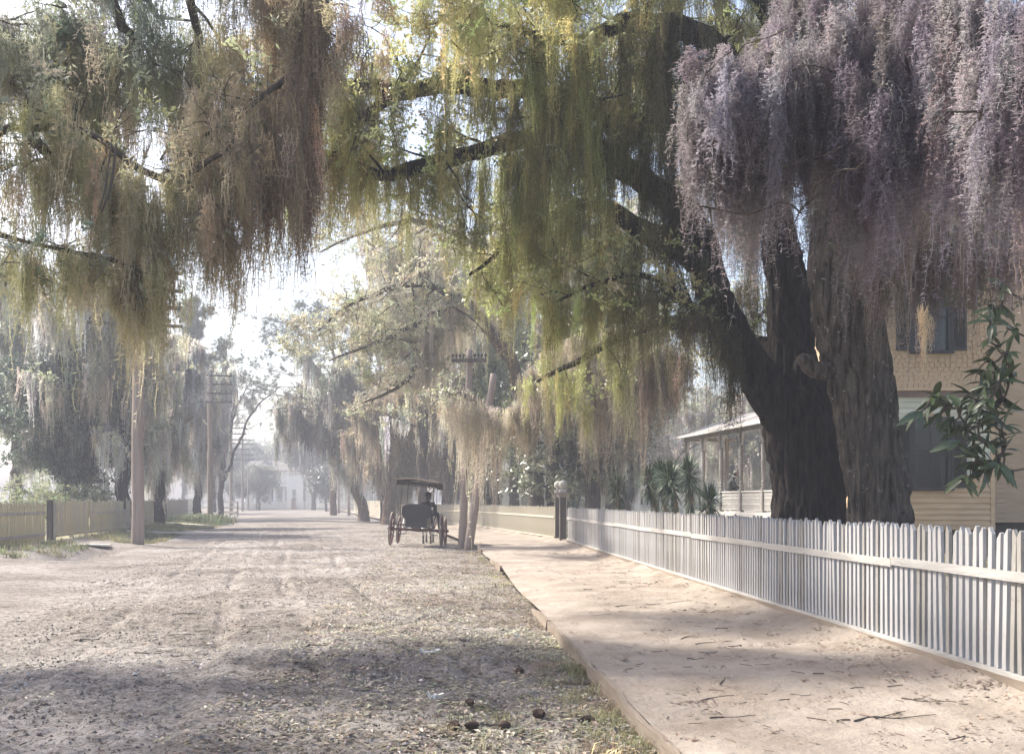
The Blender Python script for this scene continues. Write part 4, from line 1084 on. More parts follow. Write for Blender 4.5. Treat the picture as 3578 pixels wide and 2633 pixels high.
# planks over the ditch
def plank(label, a, b, w, h=0.05, mat='lightwood'):
    o = MB().bar(a, b, w, h).build('plank', M[mat]); tag(o, label, 'plank', 'planks bridging the left ditch'); return o
plank('light plank bridging the ditch below the square post at far left', (-17.0, 35.5, .10), (-14.4, 35.9, .02), .45)
plank('dark strip standing for the ditch shadow just under the leftmost light plank', (-16.2, 34.9, .03), (-15.2, 35.0, .02), .2, .04, 'dark_wood')  # dark board laid in for the shade of the ditch
plank('long light plank across the grassy ditch right of the big pole', (-18.3, 50.2, .06), (-13.9, 49.8, -.01), .5)
plank('light plank across the grass in front of the capped post', (-22.9, 66.5, .18), (-18.8, 62.5, .05), .6)
o = MB().box((-17.7, 46.6, 0.10), (.42, .5, .30), .3).build('timber_block', M['lightwood']); tag(o, 'short pale timber block leaning by the foot of the big bare pole', 'block')

# utility poles
def utility_pole(x, y, z, h, r0, r1, arms, arm_len, label, group=None, yaw=0.23, pegs=0, lean=(0, 0), n=18):
    r = empty('utility_pole', (x, y, z)); tag(r, label, 'utility pole', group)
    zz = np.linspace(-0.3, h, 26)
    pts = np.column_stack([lean[0] * zz / h + .012 * np.sin(zz * 1.3), lean[1] * zz / h, zz])
    MB().tube(pts, np.linspace(r0, r1, 26) * (1 + .02 * np.sin(zz * 3)), n).build('shaft', M['pole'], r, local=True, smooth=True)
    for k, za in enumerate(arms):
        rr = r0 + (r1 - r0) * za / h
        f = za / h
        c = Vector((lean[0] * f, lean[1] * f - rr - .05, za))
        d = Vector((math.cos(yaw), math.sin(yaw), 0.0)); d.z = random.gauss(0, .008)
        arm = MB().bar(c - d * arm_len / 2, c + d * arm_len / 2, .09, .12).build('crossarm', M['dark_wood'], r, local=True)
        ins = MB()
        for q in np.linspace(-.47, .47, 10):
            if abs(q) < .06: continue
            p = c + d * arm_len * float(q)
            ins.lathe([(.018, .06), (.02, .13), (.045, .14), (.05, .19), (.03, .235)], 6, p)
        tag(ins.build('insulators', M['iron'], arm, local=True), kind='stuff')
    for k in range(pegs):
        za = 3.0 + k * .42; sd = -1 if k % 2 else 1
        rr = r0 + (r1 - r0) * za / h; f = za / h
        MB().bar((lean[0] * f + sd * rr * .9, 0, za), (lean[0] * f + sd * (rr + .19), 0, za + .01), .022, .022).build('step_peg', M['lightwood'], r, local=True)
    return r
ug = 'utility poles along the left side of the road'
utility_pole(-14.2, 38.0, -.1, 12.0, .235, .17, (8.35, 9.02, 9.68, 10.35), 3.4, 'thick bare utility pole nearest on the left, its top lost in moss', ug, pegs=12)
utility_pole(-22.6, 75.0, 0, 11.4, .22, .16, (9.0, 9.66, 10.32, 10.98), 3.3, 'second utility pole on the left carrying four crossarms', ug, pegs=10)
utility_pole(-32.8, 117, .15, 11.2, .20, .14, (8.6, 9.3, 9.95, 10.6), 3.6, 'third utility pole on the left, hazy, four crossarms', ug)
utility_pole(-40.9, 152, .15, 11.2, .17, .12, (7.7, 8.5, 9.3, 10.1, 10.7), 3.6, 'fourth and farthest utility pole with crossarms on the left', ug)
for (px, Y, hh, lb) in ((867, 168, 7.6, 'thin bare pole just right of the farthest crossarm pole'), (897, 172, 6.6, 'thinnest bare pole before the columned house')):
    x, _, _ = P(px, 1750, Y); utility_pole(x, Y, .1, hh, .16, .11, (), 1, lb, n=10)
for (px, py, Y, ty, lb) in ((1183, 1793, 128, 1240, 'thin bare pole left of the reddish trunk across the road end'), (1219, 1798, 112, 1480, 'stouter short pole close left of the reddish trunk')):
    x, _, z = P(px, py, Y); utility_pole(x, Y, z, EYE - (ty - HY) / FPX * Y - z, .17, .13, (), 1, lb, n=10)
x, _, z = P(1614, 1900, 36)
utility_pole(x, 36, -.12, 7.15, .155, .11, (6.75,), 1.25, 'upright slim utility pole with one crossarm by the right footpath', None, yaw=.0, lean=(.28, 0))
x, _, z = P(1636, 1906, 35.2)
r = empty('prop_pole', (x, 35.2, -.12)); tag(r, 'stout wooden prop pole leaning right beside the slim upright pole', 'pole')
zz = np.linspace(-.2, 6.2, 20)
MB().tube(np.column_stack([.145 * zz, .02 * zz, zz]), np.linspace(.17, .12, 20), 14).build('shaft', M['pole'], r, local=True, smooth=True)
r = empty('guy_wire', P(1890, 800, 34)); tag(r, 'thin slanting wire hanging among the mossy limbs', 'wire')
MB().tube([P(1738, 40, 22), P(1700, 420, 22), P(1640, 800, 22)], .012, 5).build('strand', M['iron'], r)

# ------------------------------------------------------------------ yellow house on the right
M['clap'] = surf('cream_clapboard', (0.44, 0.31, 0.195), (0.57, 0.425, 0.28), 5, 0.65, (0.3, 1, 1), 0.25, 30, spec=0.25)
M['clap_pale'] = surf('pale_clapboard', (0.47, 0.47, 0.38), (0.60, 0.60, 0.50), 5, 0.65, (0.3, 1, 1), 0.25, 30, spec=0.25)
M['shingle'] = surf('tan_shingle', (0.34, 0.23, 0.135), (0.56, 0.41, 0.265), 9, 0.8, (1, 1, 0.3), 0.4, 40, spec=0.2)
M['trim'] = surf('brown_trim', (0.13, 0.085, 0.065), (0.20, 0.14, 0.11), 5, 0.6, bump=0.15)
M['shutter'] = surf('dark_shutter', (0.010, 0.010, 0.011), (0.024, 0.025, 0.026), 6, 0.6, bump=0.1, spec=0.35)
M['inside'] = plain('dark_room', (0.02, 0.018, 0.017), 0.9)
M['blind'] = plain('pale_blind', (0.42, 0.41, 0.38), 0.9)
M['curtain'] = plain('white_curtain', (0.62, 0.61, 0.57), 0.9)
M['shadowskirt'] = surf('underfloor_shade_skirt', (0.05, 0.045, 0.04), (0.10, 0.09, 0.075), 5, 0.9)  # dark tone for the shade under the house floor, also on the veranda skirting
M['roofs'] = surf('grey_roof', (0.10, 0.095, 0.09), (0.19, 0.18, 0.17), 4, 0.85, bump=0.4)
M['ver_wood'] = surf('veranda_paint', (0.22, 0.20, 0.19), (0.34, 0.32, 0.30), 5, 0.6, bump=0.15, spec=0.3)
M['ver_pale'] = surf('veranda_pale_paint', (0.50, 0.475, 0.45), (0.66, 0.635, 0.61), 5, 0.6, bump=0.15, spec=0.3)
def glass_mat():
    m, nt, o = new_mat('window_glass')
    t = N(nt, 'ShaderNodeBsdfTransparent'); g_ = N(nt, 'ShaderNodeBsdfGlossy', Roughness=0.04)
    t.inputs[0].default_value = (0.4, 0.42, 0.43, 1)
    mx = N(nt, 'ShaderNodeMixShader', Fac=0.05)
    nt.links.new(t.outputs[0], mx.inputs[1]); nt.links.new(g_.outputs[0], mx.inputs[2]); nt.links.new(mx.outputs[0], o.inputs[0])
    return m
M['glass'] = glass_mat()
HYW = 26.0
H = empty('house', (11, HYW, 0.1)); tag(H, 'two storey house with cream clapboards, tan shingles and dark shutters behind the oaks', 'house')
X0, X1 = 9.4, 12.5
WIN = [(10.41, 11.33, 1.95, 3.68), (10.41, 11.33, 5.50, 7.25)]
def wall_box(nm, mat, x0, x1, y0, y1, z0, z1, parent=None): return MB().box(((x0 + x1) / 2, (y0 + y1) / 2, (z0 + z1) / 2), (x1 - x0, y1 - y0, z1 - z0)).build(nm, mat, parent or H)
# wing walls (front pieces leave the two openings free)
wf = MB()
def fw(x0, x1, z0, z1): wf.box(((x0 + x1) / 2, HYW + .07, (z0 + z1) / 2), (x1 - x0, .12, z1 - z0))
fw(X0, 10.41, .97, 8.6); fw(11.33, X1, .97, 8.6); fw(10.41, 11.33, .97, 1.95); fw(10.41, 11.33, 3.68, 5.5); fw(10.41, 11.33, 7.25, 8.6)
wf.build('wall', M['clap'], H)
wall_box('side_wall', M['clap'], X0, X0 + .12, HYW + .14, 29.5, .97, 8.6); wall_box('side_wall', M['clap'], X1 - .12, X1, HYW + .14, 29.5, .97, 8.6)
wall_box('main_wall', M['clap'], 12.0, 21, 29.6, 44, .97, 8.6)
for k in range(23):      # courses on the main body seen past the wing's corner
    z = .98 + .145 * k
    MB().prism([(0, 0), (.040, 0), (.004, .15), (0, .15)], 2.4, Matrix.Translation((14.6, 29.598, z)) @ Matrix(((0, 0, -1, 0), (-1, 0, 0, 0), (0, 1, 0, 0), (0, 0, 0, 1)))).build('clapboard', M['clap'], H)
wall_box('underfloor_shade', M['shadowskirt'], X0 + .1, X1 - .1, HYW + .25, 29.4, 0.0, .965); wall_box('underfloor_shade', M['shadowskirt'], 12.2, 20.8, 29.9, 43.8, 0.0, .965)  # dark boxes stand for the shade of the open gap under the floor
for (bx, by) in ((9.55, 26.15), (11.0, 26.15), (12.35, 26.15)): wall_box('pier', M['kerb'], bx - .18, bx + .18, by - .1, by + .2, .0, .96)
# clapboards one by one
zc = 0.98; k = 0
CP = Matrix(((0, 0, 1, 0), (-1, 0, 0, 0), (0, 1, 0, 0), (0, 0, 0, 1)))
while zc < 4.28:
    hgt = 0.145
    spans = [(X0, X1 - .09)]
    if zc + hgt > 1.90 and zc < 3.74: spans = [(X0, 10.36), (11.38, X1 - .09)]
    for a, b in spans:
        MB().prism([(0, 0), (.040 + random.gauss(0, .003), 0), (.004, hgt + .004), (0, hgt + .004)], b - a, Matrix.Translation((a, HYW + .009, zc + random.gauss(0, .002))) @ CP).build('clapboard', M['clap'] if zc < 2.2 else M['clap_pale'], H)
    zc += hgt; k += 1
wall_box('corner_board', M['clap'], X1 - .085, X1 + .025, HYW - .03, HYW + .008, .97, 4.3)
wall_box('sill_board', M['clap'], X0, X1 + .03, HYW - .04, HYW + .009, .86, .972)
wall_box('belt_course', M['trim'], X0, X1 + .05, HYW - .07, HYW + .008, 4.30, 4.455); wall_box('drip_moulding', M['clap'], X0 - .03, X1 + .1, HYW - .13, HYW + .008, 4.458, 4.53)
# shingles: those in plain view one by one, the rest joined
sm = []
for wv in (0.128, 0.142, 0.155):
    b = MB().prism([(0, 0), (.036, 0), (.003, .17), (0, .17)], wv - .012, CP); me = make_mesh('shingle', b.V, b.F); me.materials.append(M['shingle']); sm.append((wv, me))
cells = []
for row in range(36):
    z = 4.535 + row * .112; x = X0 + (row % 2) * .07 - .05; c = 0
    while x < X1 - .05:
        wv, me = sm[random.randrange(3)]
        zz_ = z - (.036 if (c + row) % 2 else 0.0) * (1 if row else 0) + random.gauss(0, .003)
        mid = (x + wv / 2, zz_ + .1); inw = any(a - .1 < mid[0] < b + .1 and c0 - .12 < mid[1] < d0 + .1 for a, b, c0, d0 in WIN)
        if not inw: cells.append((x, zz_, me))
        x += wv; c += 1
cells.sort(key=lambda c: (0 if (c[0] > 9.75 and c[1] < 6.9) else 1, c[1]))
rest = MB()
for n_, (x, z, me) in enumerate(cells):
    yy = HYW + .007 - max(0, (4.9 - z)) * .16
    if n_ < 300:
        o = bpy.data.objects.new('shingle', me); COL.objects.link(o); o.parent = H; o.location = Vector((x, yy, z)) - H.location
    else:
        rest.add([(v.co[0] + x, v.co[1] + yy, v.co[2] + z) for v in me.vertices], [tuple(q.vertices) for q in me.polygons])
tag(rest.build('shingles', M['shingle'], H), kind='stuff')

def window(x0, x1, z0, z1, y, parent, blind=True, shutters=True):
    w = wall_box('window', M['shutter'], x0 - .06, x0 + .03, y - .05, y + .06, z0, z1, parent)        # left jamb carries the rest
    def sub(nm, mat, *a): return wall_box(nm, mat, *a, parent=w)
    sub('jamb', M['shutter'], x1 - .03, x1 + .06, y - .05, y + .06, z0, z1); sub('head', M['shutter'], x0 - .08, x1 + .08, y - .065, y + .06, z1 + .002, z1 + .10)
    sub('sill', M['shutter'], x0 - .10, x1 + .10, y - .12, y + .06, z0 - .08, z0 - .002)
    zm = (z0 + z1) / 2
    sub('meeting_rail', M['shutter'], x0 + .03, x1 - .03, y - .005, y + .045, zm - .025, zm + .025); xm = (x0 + x1) / 2
    for a, b in ((z0, zm - .026), (zm + .026, z1)):
        sub('muntin', M['shutter'], xm - .012, xm + .012, y + .005, y + .035, a, b)
        for c, d in ((x0 + .03, xm - .013), (xm + .013, x1 - .03)):
            sub('pane', M['glass'], c, d, y + .018, y + .023, a, b)
    sub('interior', M['inside'], x0 - .3, x1 + .3, y + .9, y + .95, z0 - .3, z1 + .3)
    if blind: sub('blind', M['blind'], x0 + .03, x1 - .03, y + .09, y + .10, zm + .12, z1)
    cu = MB()
    for sx, a, b in ((0, x0 + .03, x0 + .22), (1, x1 - .22, x1 - .03)):
        n = 8; V = []
        for i in range(n + 1):
            f = i / n
            for zf_, pin in ((z0, .55), ((z0 + z1) / 2 - .1, .75), (z1, 1.0)):
                xa = a + (b - a) * f * pin if sx == 0 else b - (b - a) * f * pin
                V.append((xa, y + .14 + .02 * math.sin(f * 18), zf_))
        cu.add(V, [(3 * i + j, 3 * i + 3 + j, 3 * i + 4 + j, 3 * i + 1 + j) for i in range(n) for j in range(2)])
    cu.build('curtain', M['curtain'], w)
    if shutters:
        for xs0, xs1 in ((x0 - .45, x0 - .065), (x1 + .065, x1 + .45)):
            sh = MB(); yb = y - .045
            for a, b, c, d in ((xs0, xs0 + .055, z0, z1), (xs1 - .055, xs1, z0, z1), (xs0 + .055, xs1 - .055, z0, z0 + .09), (xs0 + .055, xs1 - .055, z1 - .09, z1), (xs0 + .055, xs1 - .055, zm - .05, zm + .05)):
                sh.box(((a + b) / 2, yb, (c + d) / 2), (b - a, .035, d - c))
            s_ = sh.build('shutter', M['shutter'], parent)
            lv = MB()
            for a, b in ((z0 + .09, zm - .05), (zm + .05, z1 - .09)):
                for q in np.arange(a + .02, b, .042):
                    lv.prism([(-.016, -.02), (-.010, -.02), (.016, .02), (.010, .02)], xs1 - xs0 - .11, Matrix.Translation((xs0 + .055, yb, float(q))) @ CP)
            tag(lv.build('louvres', M['shutter'], s_), kind='stuff')
    return w
for (a, b, c, d) in WIN: window(a, b, c, d, HYW, H)
wall_box('interior_wall', M['inside'], X0 + .13, X1 - .13, 27.6, 27.7, 1.0, 8.5)
# roof of wing and main body
def gable(nm, x0, x1, y0, y1, z, hgt, mat, parent, ov=.45, along='y', th=.12):
    b = MB()
    if along == 'y':
        xm = (x0 + x1) / 2
        for sx, xa in ((-1, x0 - ov), (1, x1 + ov)):
            za = z - ov * hgt / (xm - x0)
            v = [(xa, y0 - ov, za), (xm, y0 - ov, z + hgt), (xm, y1 + ov, z + hgt), (xa, y1 + ov, za)]
            b.add(v + [(p[0], p[1], p[2] + th) for p in v], [(0, 1, 2, 3), (7, 6, 5, 4), (0, 4, 5, 1), (1, 5, 6, 2), (2, 6, 7, 3), (3, 7, 4, 0)])
    else:
        ym = (y0 + y1) / 2
        for sy, ya in ((-1, y0 - ov), (1, y1 + ov)):
            za = z - ov * hgt / (ym - y0)
            v = [(x0 - ov, ya, za), (x0 - ov, ym, z + hgt), (x1 + ov, ym, z + hgt), (x1 + ov, ya, za)]
            b.add(v + [(p[0], p[1], p[2] + th) for p in v], [(0, 1, 2, 3), (7, 6, 5, 4), (0, 4, 5, 1), (1, 5, 6, 2), (2, 6, 7, 3), (3, 7, 4, 0)])
    return b.build(nm, mat, parent)
gable('roof', X0, X1, HYW, 30, 8.62, 1.7, M['roofs'], H); gable('roof', 12, 21, 29.6, 44, 8.64, 3.4, M['roofs'], H)
MB().add([(X0, HYW + .02, 8.6), (X1, HYW + .02, 8.6), ((X0 + X1) / 2, HYW + .02, 10.25), (X0, HYW + .12, 8.6), (X1, HYW + .12, 8.6), ((X0 + X1) / 2, HYW + .12, 10.25)], [(0, 1, 2), (5, 4, 3), (0, 3, 4, 1), (1, 4, 5, 2), (2, 5, 3, 0)]).build('gable_wall', M['shingle'], H)

# veranda, a part of the house
VD = np.array([.162, -.987]); VN = np.array([.987, .162]); V0 = np.array([8.36, 40.0])
def vp(s, off=0.0, z=0.0):
    q = V0 + VD * s + VN * off
    return (float(q[0]), float(q[1]), z)
va = math.atan2(VD[1], VD[0])
ver = MB().bar(vp(-4.3, .95, 1.14), vp(10.2, .95, 1.14), 2.1, .10).build('veranda', M['ver_pale'], H)
MB().bar(vp(-4.3, -.06, .98), vp(10.2, -.06, .98), .06, .24).build('fascia', M['ver_pale'], ver)
MB().bar(vp(-4.2, .05, .52), vp(10.2, .05, .52), .04, .66).build('skirting', M['shadowskirt'], ver)
MB().bar(vp(-4.3, -.07, .80), vp(10.2, -.07, .80), .05, .06).build('skirt_rail', M['ver_pale'], ver)
def turned(s, off, lower_sq, dark):
    b = MB(); c = vp(s, off)
    if lower_sq: b.box((c[0], c[1], 1.19 + .43), (.15, .15, .86), va)
    z0 = 2.05
    pr = [(.075, z0), (.085, z0 + .04), (.06, z0 + .07), (.09, z0 + .13), (.06, z0 + .19), (.088, z0 + .25), (.062, z0 + .30), (.060, z0 + .33), (.082, z0 + .75), (.088, z0 + 1.05), (.075, z0 + 1.07), (.092, z0 + 1.10), (.075, z0 + 1.13), (.092, z0 + 1.16), (.080, z0 + 1.19), (.088, z0 + 1.55), (.070, z0 + 1.62), (.09, z0 + 1.66), (.07, z0 + 1.70), (.09, z0 + 1.75), (.075, z0 + 1.79)]
    if not lower_sq: pr = [(.07, 1.2), (.085, 1.3)] + pr
    b.lathe(pr, 10, (c[0], c[1], 0))
    b.box((c[0], c[1], 4.03), (.16, .16, .38), va)
    return b.build('post', M['ver_wood'] if dark else M['ver_wood'], ver)
ss = [-4.1, -2.05, 0, 2.05, 4.1, 6.15, 8.2, 10.1]
for i, s in enumerate(ss):
    turned(s, 0.0, i >= 2, i < 2)
    for sg in (-1, 1):
        bk = MB(); c = np.array(vp(s + sg * .09, 0)); e = VD * sg
        V = []
        for u, z in ((0, 3.72), (.05, 3.80), (.12, 3.98), (.30, 4.16), (.30, 4.215), (0, 4.215)):
            for o_ in (-.025, .025): V.append((c[0] + e[0] * u + VN[0] * o_, c[1] + e[1] * u + VN[1] * o_, z))
        n = 6
        bk.add(V, [tuple(range(0, 12, 2)), tuple(reversed(range(1, 12, 2)))] + [(2 * i_, (2 * i_ + 2) % 12, (2 * i_ + 3) % 12, 2 * i_ + 1) for i_ in range(n)])
        bk.build('bracket', M['ver_pale'], ver)
for s in (-4.1, 1.6, 3.4): turned(s, 1.85, False, True)
MB().bar(vp(-4.3, 0, 4.30), vp(10.2, 0, 4.30), .16, .16).build('beam', M['ver_wood'], ver)
MB().bar(vp(-4.1, .09, 4.30), vp(-4.1, 2.2, 4.30), .14, .155).build('end_beam', M['ver_wood'], ver)
rf = MB(); a, b, c, d = vp(-4.8, -.55, 4.30), vp(10.3, -.55, 4.30), vp(10.3, 2.6, 5.35), vp(-4.8, 2.6, 5.35)
rf.add([a, b, c, d] + [(p[0], p[1], p[2] + .09) for p in (a, b, c, d)], [(3, 2, 1, 0), (4, 5, 6, 7), (0, 1, 5, 4), (1, 2, 6, 5), (2, 3, 7, 6), (3, 0, 4, 7)]); rf.build('veranda_roof', M['ver_wood'], ver)
MB().bar(vp(-4.82, -.57, 4.36), vp(10.3, -.57, 4.36), .03, .10).build('gutter', M['ver_pale'], ver)
for i in range(2, len(ss) - 1):
    s0, s1 = ss[i] + .08, ss[i + 1] - .08
    MB().bar(vp(s0, 0, 1.965), vp(s1, 0, 1.965), .10, .045).build('handrail', M['ver_pale'], ver)
    for z in (1.84, 1.72, 1.50, 1.28): MB().bar(vp(s0, 0, z), vp(s1, 0, z), .04, .022).build('rail', M['ver_pale'], ver)
    bl = MB()
    for q in np.arange(s0 + .04, s1, .085):
        c = vp(float(q), 0); bl.box((c[0], c[1], 1.61), (.034, .034, .66), va)
    tag(bl.build('balusters', M['ver_pale'], ver), kind='stuff')
# ------------------------------------------------------------------ people, horse: one continuous skin each
def skin_mesh(name, joints, edges, root=0, sub=2):
    me = bpy.data.meshes.new(name)
    me.from_pydata([j[0] for j in joints], edges, [])
    ob = bpy.data.objects.new(name, me); COL.objects.link(ob)
    sk = ob.modifiers.new('skin', 'SKIN'); sk.use_smooth_shade = True; sk.branch_smoothing = 0.6
    for i, j in enumerate(joints):
        r = j[1] if isinstance(j[1], tuple) else (j[1], j[1])
        me.skin_vertices[0].data[i].radius = r
        me.skin_vertices[0].data[i].use_root = (i == root)
    sb = ob.modifiers.new('sub', 'SUBSURF'); sb.levels = sub; sb.render_levels = sub
    dg = bpy.context.evaluated_depsgraph_get()
    res = bpy.data.meshes.new_from_object(ob.evaluated_get(dg))
    bpy.data.objects.remove(ob); bpy.data.meshes.remove(me)
    res.name = name
    for p_ in res.polygons: p_.use_smooth = True
    return res

def paint(me, mats, fn):
    for m_ in mats: me.materials.append(m_)
    for p_ in me.polygons: p_.material_index = fn(p_.center)

def hand(parent, pos, d, up, mat, curl=0.5):
    """palm, four unequal bent fingers and a thumb"""
    d = Vector(d).normalized(); up = Vector(up).normalized(); s = d.cross(up).normalized(); up = s.cross(d)
    b = MB(); p = Vector(pos)
    b.tube([p - d * .02, p + d * .03, p + d * .085], [.026, .036, .034], 8)
    for k, (o_, l) in enumerate(((-.027, .068), (-.009, .078), (.009, .074), (.026, .058))):
        a = p + d * .08 + s * o_; c = a + d * l * .5 - up * l * curl * .3; e = c + d * l * .35 - up * l * curl * .7
        b.tube([a, c, e], [.010, .009, .007], 6)
    a = p + d * .02 - s * .03; b.tube([a, a + d * .03 - s * .03, a + d * .06 - s * .03 - up * .02], [.012, .011, .008], 6)
    return b.build('hand', mat, parent, local=True, smooth=True)

M['skin'] = plain('skin', (0.42, 0.27, 0.20), 0.6)
M['skin_dark'] = plain('dark_skin', (0.12, 0.075, 0.055), 0.6)
M['coat_black'] = plain('black_coat', (0.018, 0.018, 0.022), 0.85)
M['coat_grey'] = plain('grey_tweed', (0.075, 0.078, 0.075), 0.9)
M['trouser'] = plain('dark_trousers', (0.030, 0.028, 0.028), 0.9)
M['boot'] = plain('boot_leather', (0.04, 0.025, 0.02), 0.5)
M['hair'] = plain('dark_hair', (0.03, 0.022, 0.018), 0.7)
M['felt'] = plain('black_felt', (0.012, 0.012, 0.014), 0.9)
M['cap'] = plain('pale_cap', (0.38, 0.36, 0.33), 0.9)
M['shirt'] = plain('white_shirt', (0.7, 0.7, 0.7), 0.8)

# ---- carriage
CXY = (-3.49, 36.5)
zc0 = float(road_z(np.array([CXY[0]]), np.array([CXY[1]]), np.array([(CXY[0] - left_x(CXY[1])) / (curb_x(CXY[1]) - left_x(CXY[1]))]))[0])
M['car_body'] = plain('black_carriage_body', (0.017, 0.018, 0.028), 0.4, 0.5)
M['car_leather'] = surf('black_leather', (0.016, 0.016, 0.022), (0.035, 0.035, 0.045), 9, 0.5, bump=0.3, spec=0.4)
M['car_top'] = surf('worn_canopy_cloth', (0.10, 0.07, 0.055), (0.19, 0.14, 0.11), 6, 0.9, bump=0.3)
M['fringe'] = plain('dark_fringe', (0.035, 0.022, 0.018), 0.9)
M['red_gear'] = plain('maroon_running_gear', (0.10, 0.030, 0.032), 0.5, 0.4)
M['tyre'] = plain('dusty_iron_tyre', (0.24, 0.20, 0.175), 0.6, 0.3)
K = empty('carriage', (CXY[0], CXY[1], zc0 + .02)); K.rotation_euler = (0, R(2.0), R(-1.5))
tag(K, 'black two seat carriage with fringed canopy seen from behind on the road', 'carriage')
def kb(b, n, m, parent=None, **kw): return b.build(n, m, parent or K, local=True, **kw)
def wheel(x, y, r, cam):
    prof = [(r - .052, -.022), (r - .052, .022), (r - .012, .024), (r - .012, -.024), (r - .052, -.022)]
    n = 40; V = []; F = []
    for i in range(n):
        a = 2 * math.pi * i / n
        for rr, xx in prof[:4]: V.append((xx, rr * math.cos(a), rr * math.sin(a)))
    for i in range(n):
        j = (i + 1) % n
        for q in range(4):
            F.append((4 * i + q, 4 * i + (q + 1) % 4, 4 * j + (q + 1) % 4, 4 * j + q))
    w = kb(MB().add(V, F), 'wheel', M['red_gear'], smooth=False)
    w.location = (x, y, r); w.rotation_euler = (0, cam, 0)
    V = []; F = []
    for i in range(n):
        a = 2 * math.pi * i / n
        for rr, xx in ((r - .0115, -.026), (r - .0115, .026), (r, .026), (r, -.026)): V.append((xx, rr * math.cos(a), rr * math.sin(a)))
    for i in range(n):
        j = (i + 1) % n
        for q in range(4): F.append((4 * i + q, 4 * i + (q + 1) % 4, 4 * j + (q + 1) % 4, 4 * j + q))
    kb(MB().add(V, F), 'tyre', M['tyre'], w)
    hb = MB(); sx = 1 if x > 0 else -1
    hb.tube([(-.11, 0, 0), (-.06, 0, 0), (0, 0, 0), (.06, 0, 0), (.13, 0, 0)] if sx > 0 else [(.11, 0, 0), (.06, 0, 0), (0, 0, 0), (-.06, 0, 0), (-.13, 0, 0)], [.05, .075, .085, .07, .045], 12)
    kb(hb, 'hub', M['red_gear'], w, smooth=True)
    for i in range(14):
        a = 2 * math.pi * (i + .5) / 14
        kb(MB().tube([(.02 * sx, .07 * math.cos(a), .07 * math.sin(a)), (0, (r - .05) * math.cos(a), (r - .05) * math.sin(a))], [.018, .013], 6), 'spoke', M['red_gear'], w)
    return w
wheel(-.93, 0, .61, R(2)); wheel(.90, 0, .61, R(-2)); wheel(-.90, 1.75, .53, R(2)); wheel(.88, 1.75, .53, R(-2))
kb(MB().bar((-.95, 0, .61), (.92, 0, .61), .06, .07), 'rear_axle', M['red_gear']); kb(MB().bar((-.92, 1.75, .53), (.90, 1.75, .53), .06, .07), 'front_axle', M['red_gear'])
kb(MB().bar((0, 0, .56), (0, 1.75, .50), .05, .06), 'perch', M['red_gear'])
for y in (0, 1.75):
    sp = [(-.48 + .96 * t, y + .05, .66 + .10 * math.sin(math.pi * t)) for t in np.linspace(0, 1, 9)]; sq = [(-.48 + .96 * t, y + .05, .64 - .09 * math.sin(math.pi * t)) for t in np.linspace(0, 1, 9)]
    kb(MB().tube(sp, .022, 6), 'leaf_spring', M['car_body']); kb(MB().tube(sq, .022, 6), 'leaf_spring', M['car_body'])
kb(MB().box((0, .85, .74), (.78, 2.2, .10)), 'floor', M['car_body'])
kb(MB().box((0, .02, .86), (.80, .50, .24)).box((0, -.02, .99), (.84, .56, .05)), 'rear_box', M['car_body'], bevel=.015)
def seat_back(y, z0, w, h, nm):
    pts = []
    for t in np.linspace(0, math.pi, 15): pts.append((w / 2 * np.sign(math.cos(t)) * abs(math.cos(t)) ** .45, h * .5 + h * .5 * math.sin(t) ** .6))
    poly = [(-w * .36, 0), (w * .36, 0), (w * .47, h * .16)] + pts + [(-w * .47, h * .16)]
    return kb(MB().prism(poly, .09, Matrix.Translation((0, y, z0)) @ Matrix.Rotation(R(90) + R(10), 4, 'X')), nm, M['car_leather'], bevel=.02)
seat_back(-.22, 1.00, 1.06, .56, 'rear_seat_back'); seat_back(.95, 1.05, .95, .34, 'front_seat_back')
kb(MB().box((0, .08, 1.07), (.92, .5, .11)), 'rear_seat', M['car_leather'], bevel=.03); kb(MB().box((0, 1.15, 1.06), (.90, .44, .10)), 'front_seat', M['car_leather'], bevel=.03); kb(MB().box((0, 1.15, .90), (.7, .36, .22)), 'front_box', M['car_body'])
for sx in (-1, 1):
    kb(MB().tube([(sx * .50, -.25, 1.18), (sx * .57, -.05, 1.20), (sx * .56, .15, 1.30), (sx * .50, .30, 1.16)], .016, 6), 'arm_rail', M['iron'])
    kb(MB().tube([(sx * .60, -.16, 1.10), (sx * .60, -.17, 1.45), (sx * .56, -.10, 2.31)], .015, 6), 'canopy_post', M['iron']); kb(MB().tube([(sx * .56, 1.35, 1.10), (sx * .55, 1.35, 2.33)], .015, 6), 'canopy_post', M['iron'])
    kb(MB().tube([(sx * .40, .35, .70), (sx * .44, .35, .46), (sx * .50, .35, .42), (sx * .74, .35, .42)], .014, 6), 'step', M['iron'])
# fender arcs
for sx in (-1, 1):
    kb(MB().tube([(sx * .52, .42, .62), (sx * .56, .45, .78), (sx * .56, .62, .95), (sx * .55, .8, .97)], .020, 6), 'mud_guard', M['car_body'])
ct_ = kb(MB(), 'canopy', M['car_top']) if False else None
V = []; F = []; nx_, ny_ = 13, 11
for j in range(ny_):
    y = -.42 + 2.15 * j / (ny_ - 1)
    for i in range(nx_):
        x = -.74 + 1.48 * i / (nx_ - 1)
        z = 2.36 + .07 * (1 - (x / .74) ** 2) + .04 * (1 - ((y - .65) / 1.08) ** 2) - .075 * x
        V.append((x, y, z))
for j in range(ny_ - 1):
    for i in range(nx_ - 1): F.append((j * nx_ + i, j * nx_ + i + 1, (j + 1) * nx_ + i + 1, (j + 1) * nx_ + i))
can = kb(MB().add(V, F), 'canopy', M['car_top'], smooth=True)
sm_ = can.modifiers.new('thick', 'SOLIDIFY'); sm_.thickness = .03
fr = MB()
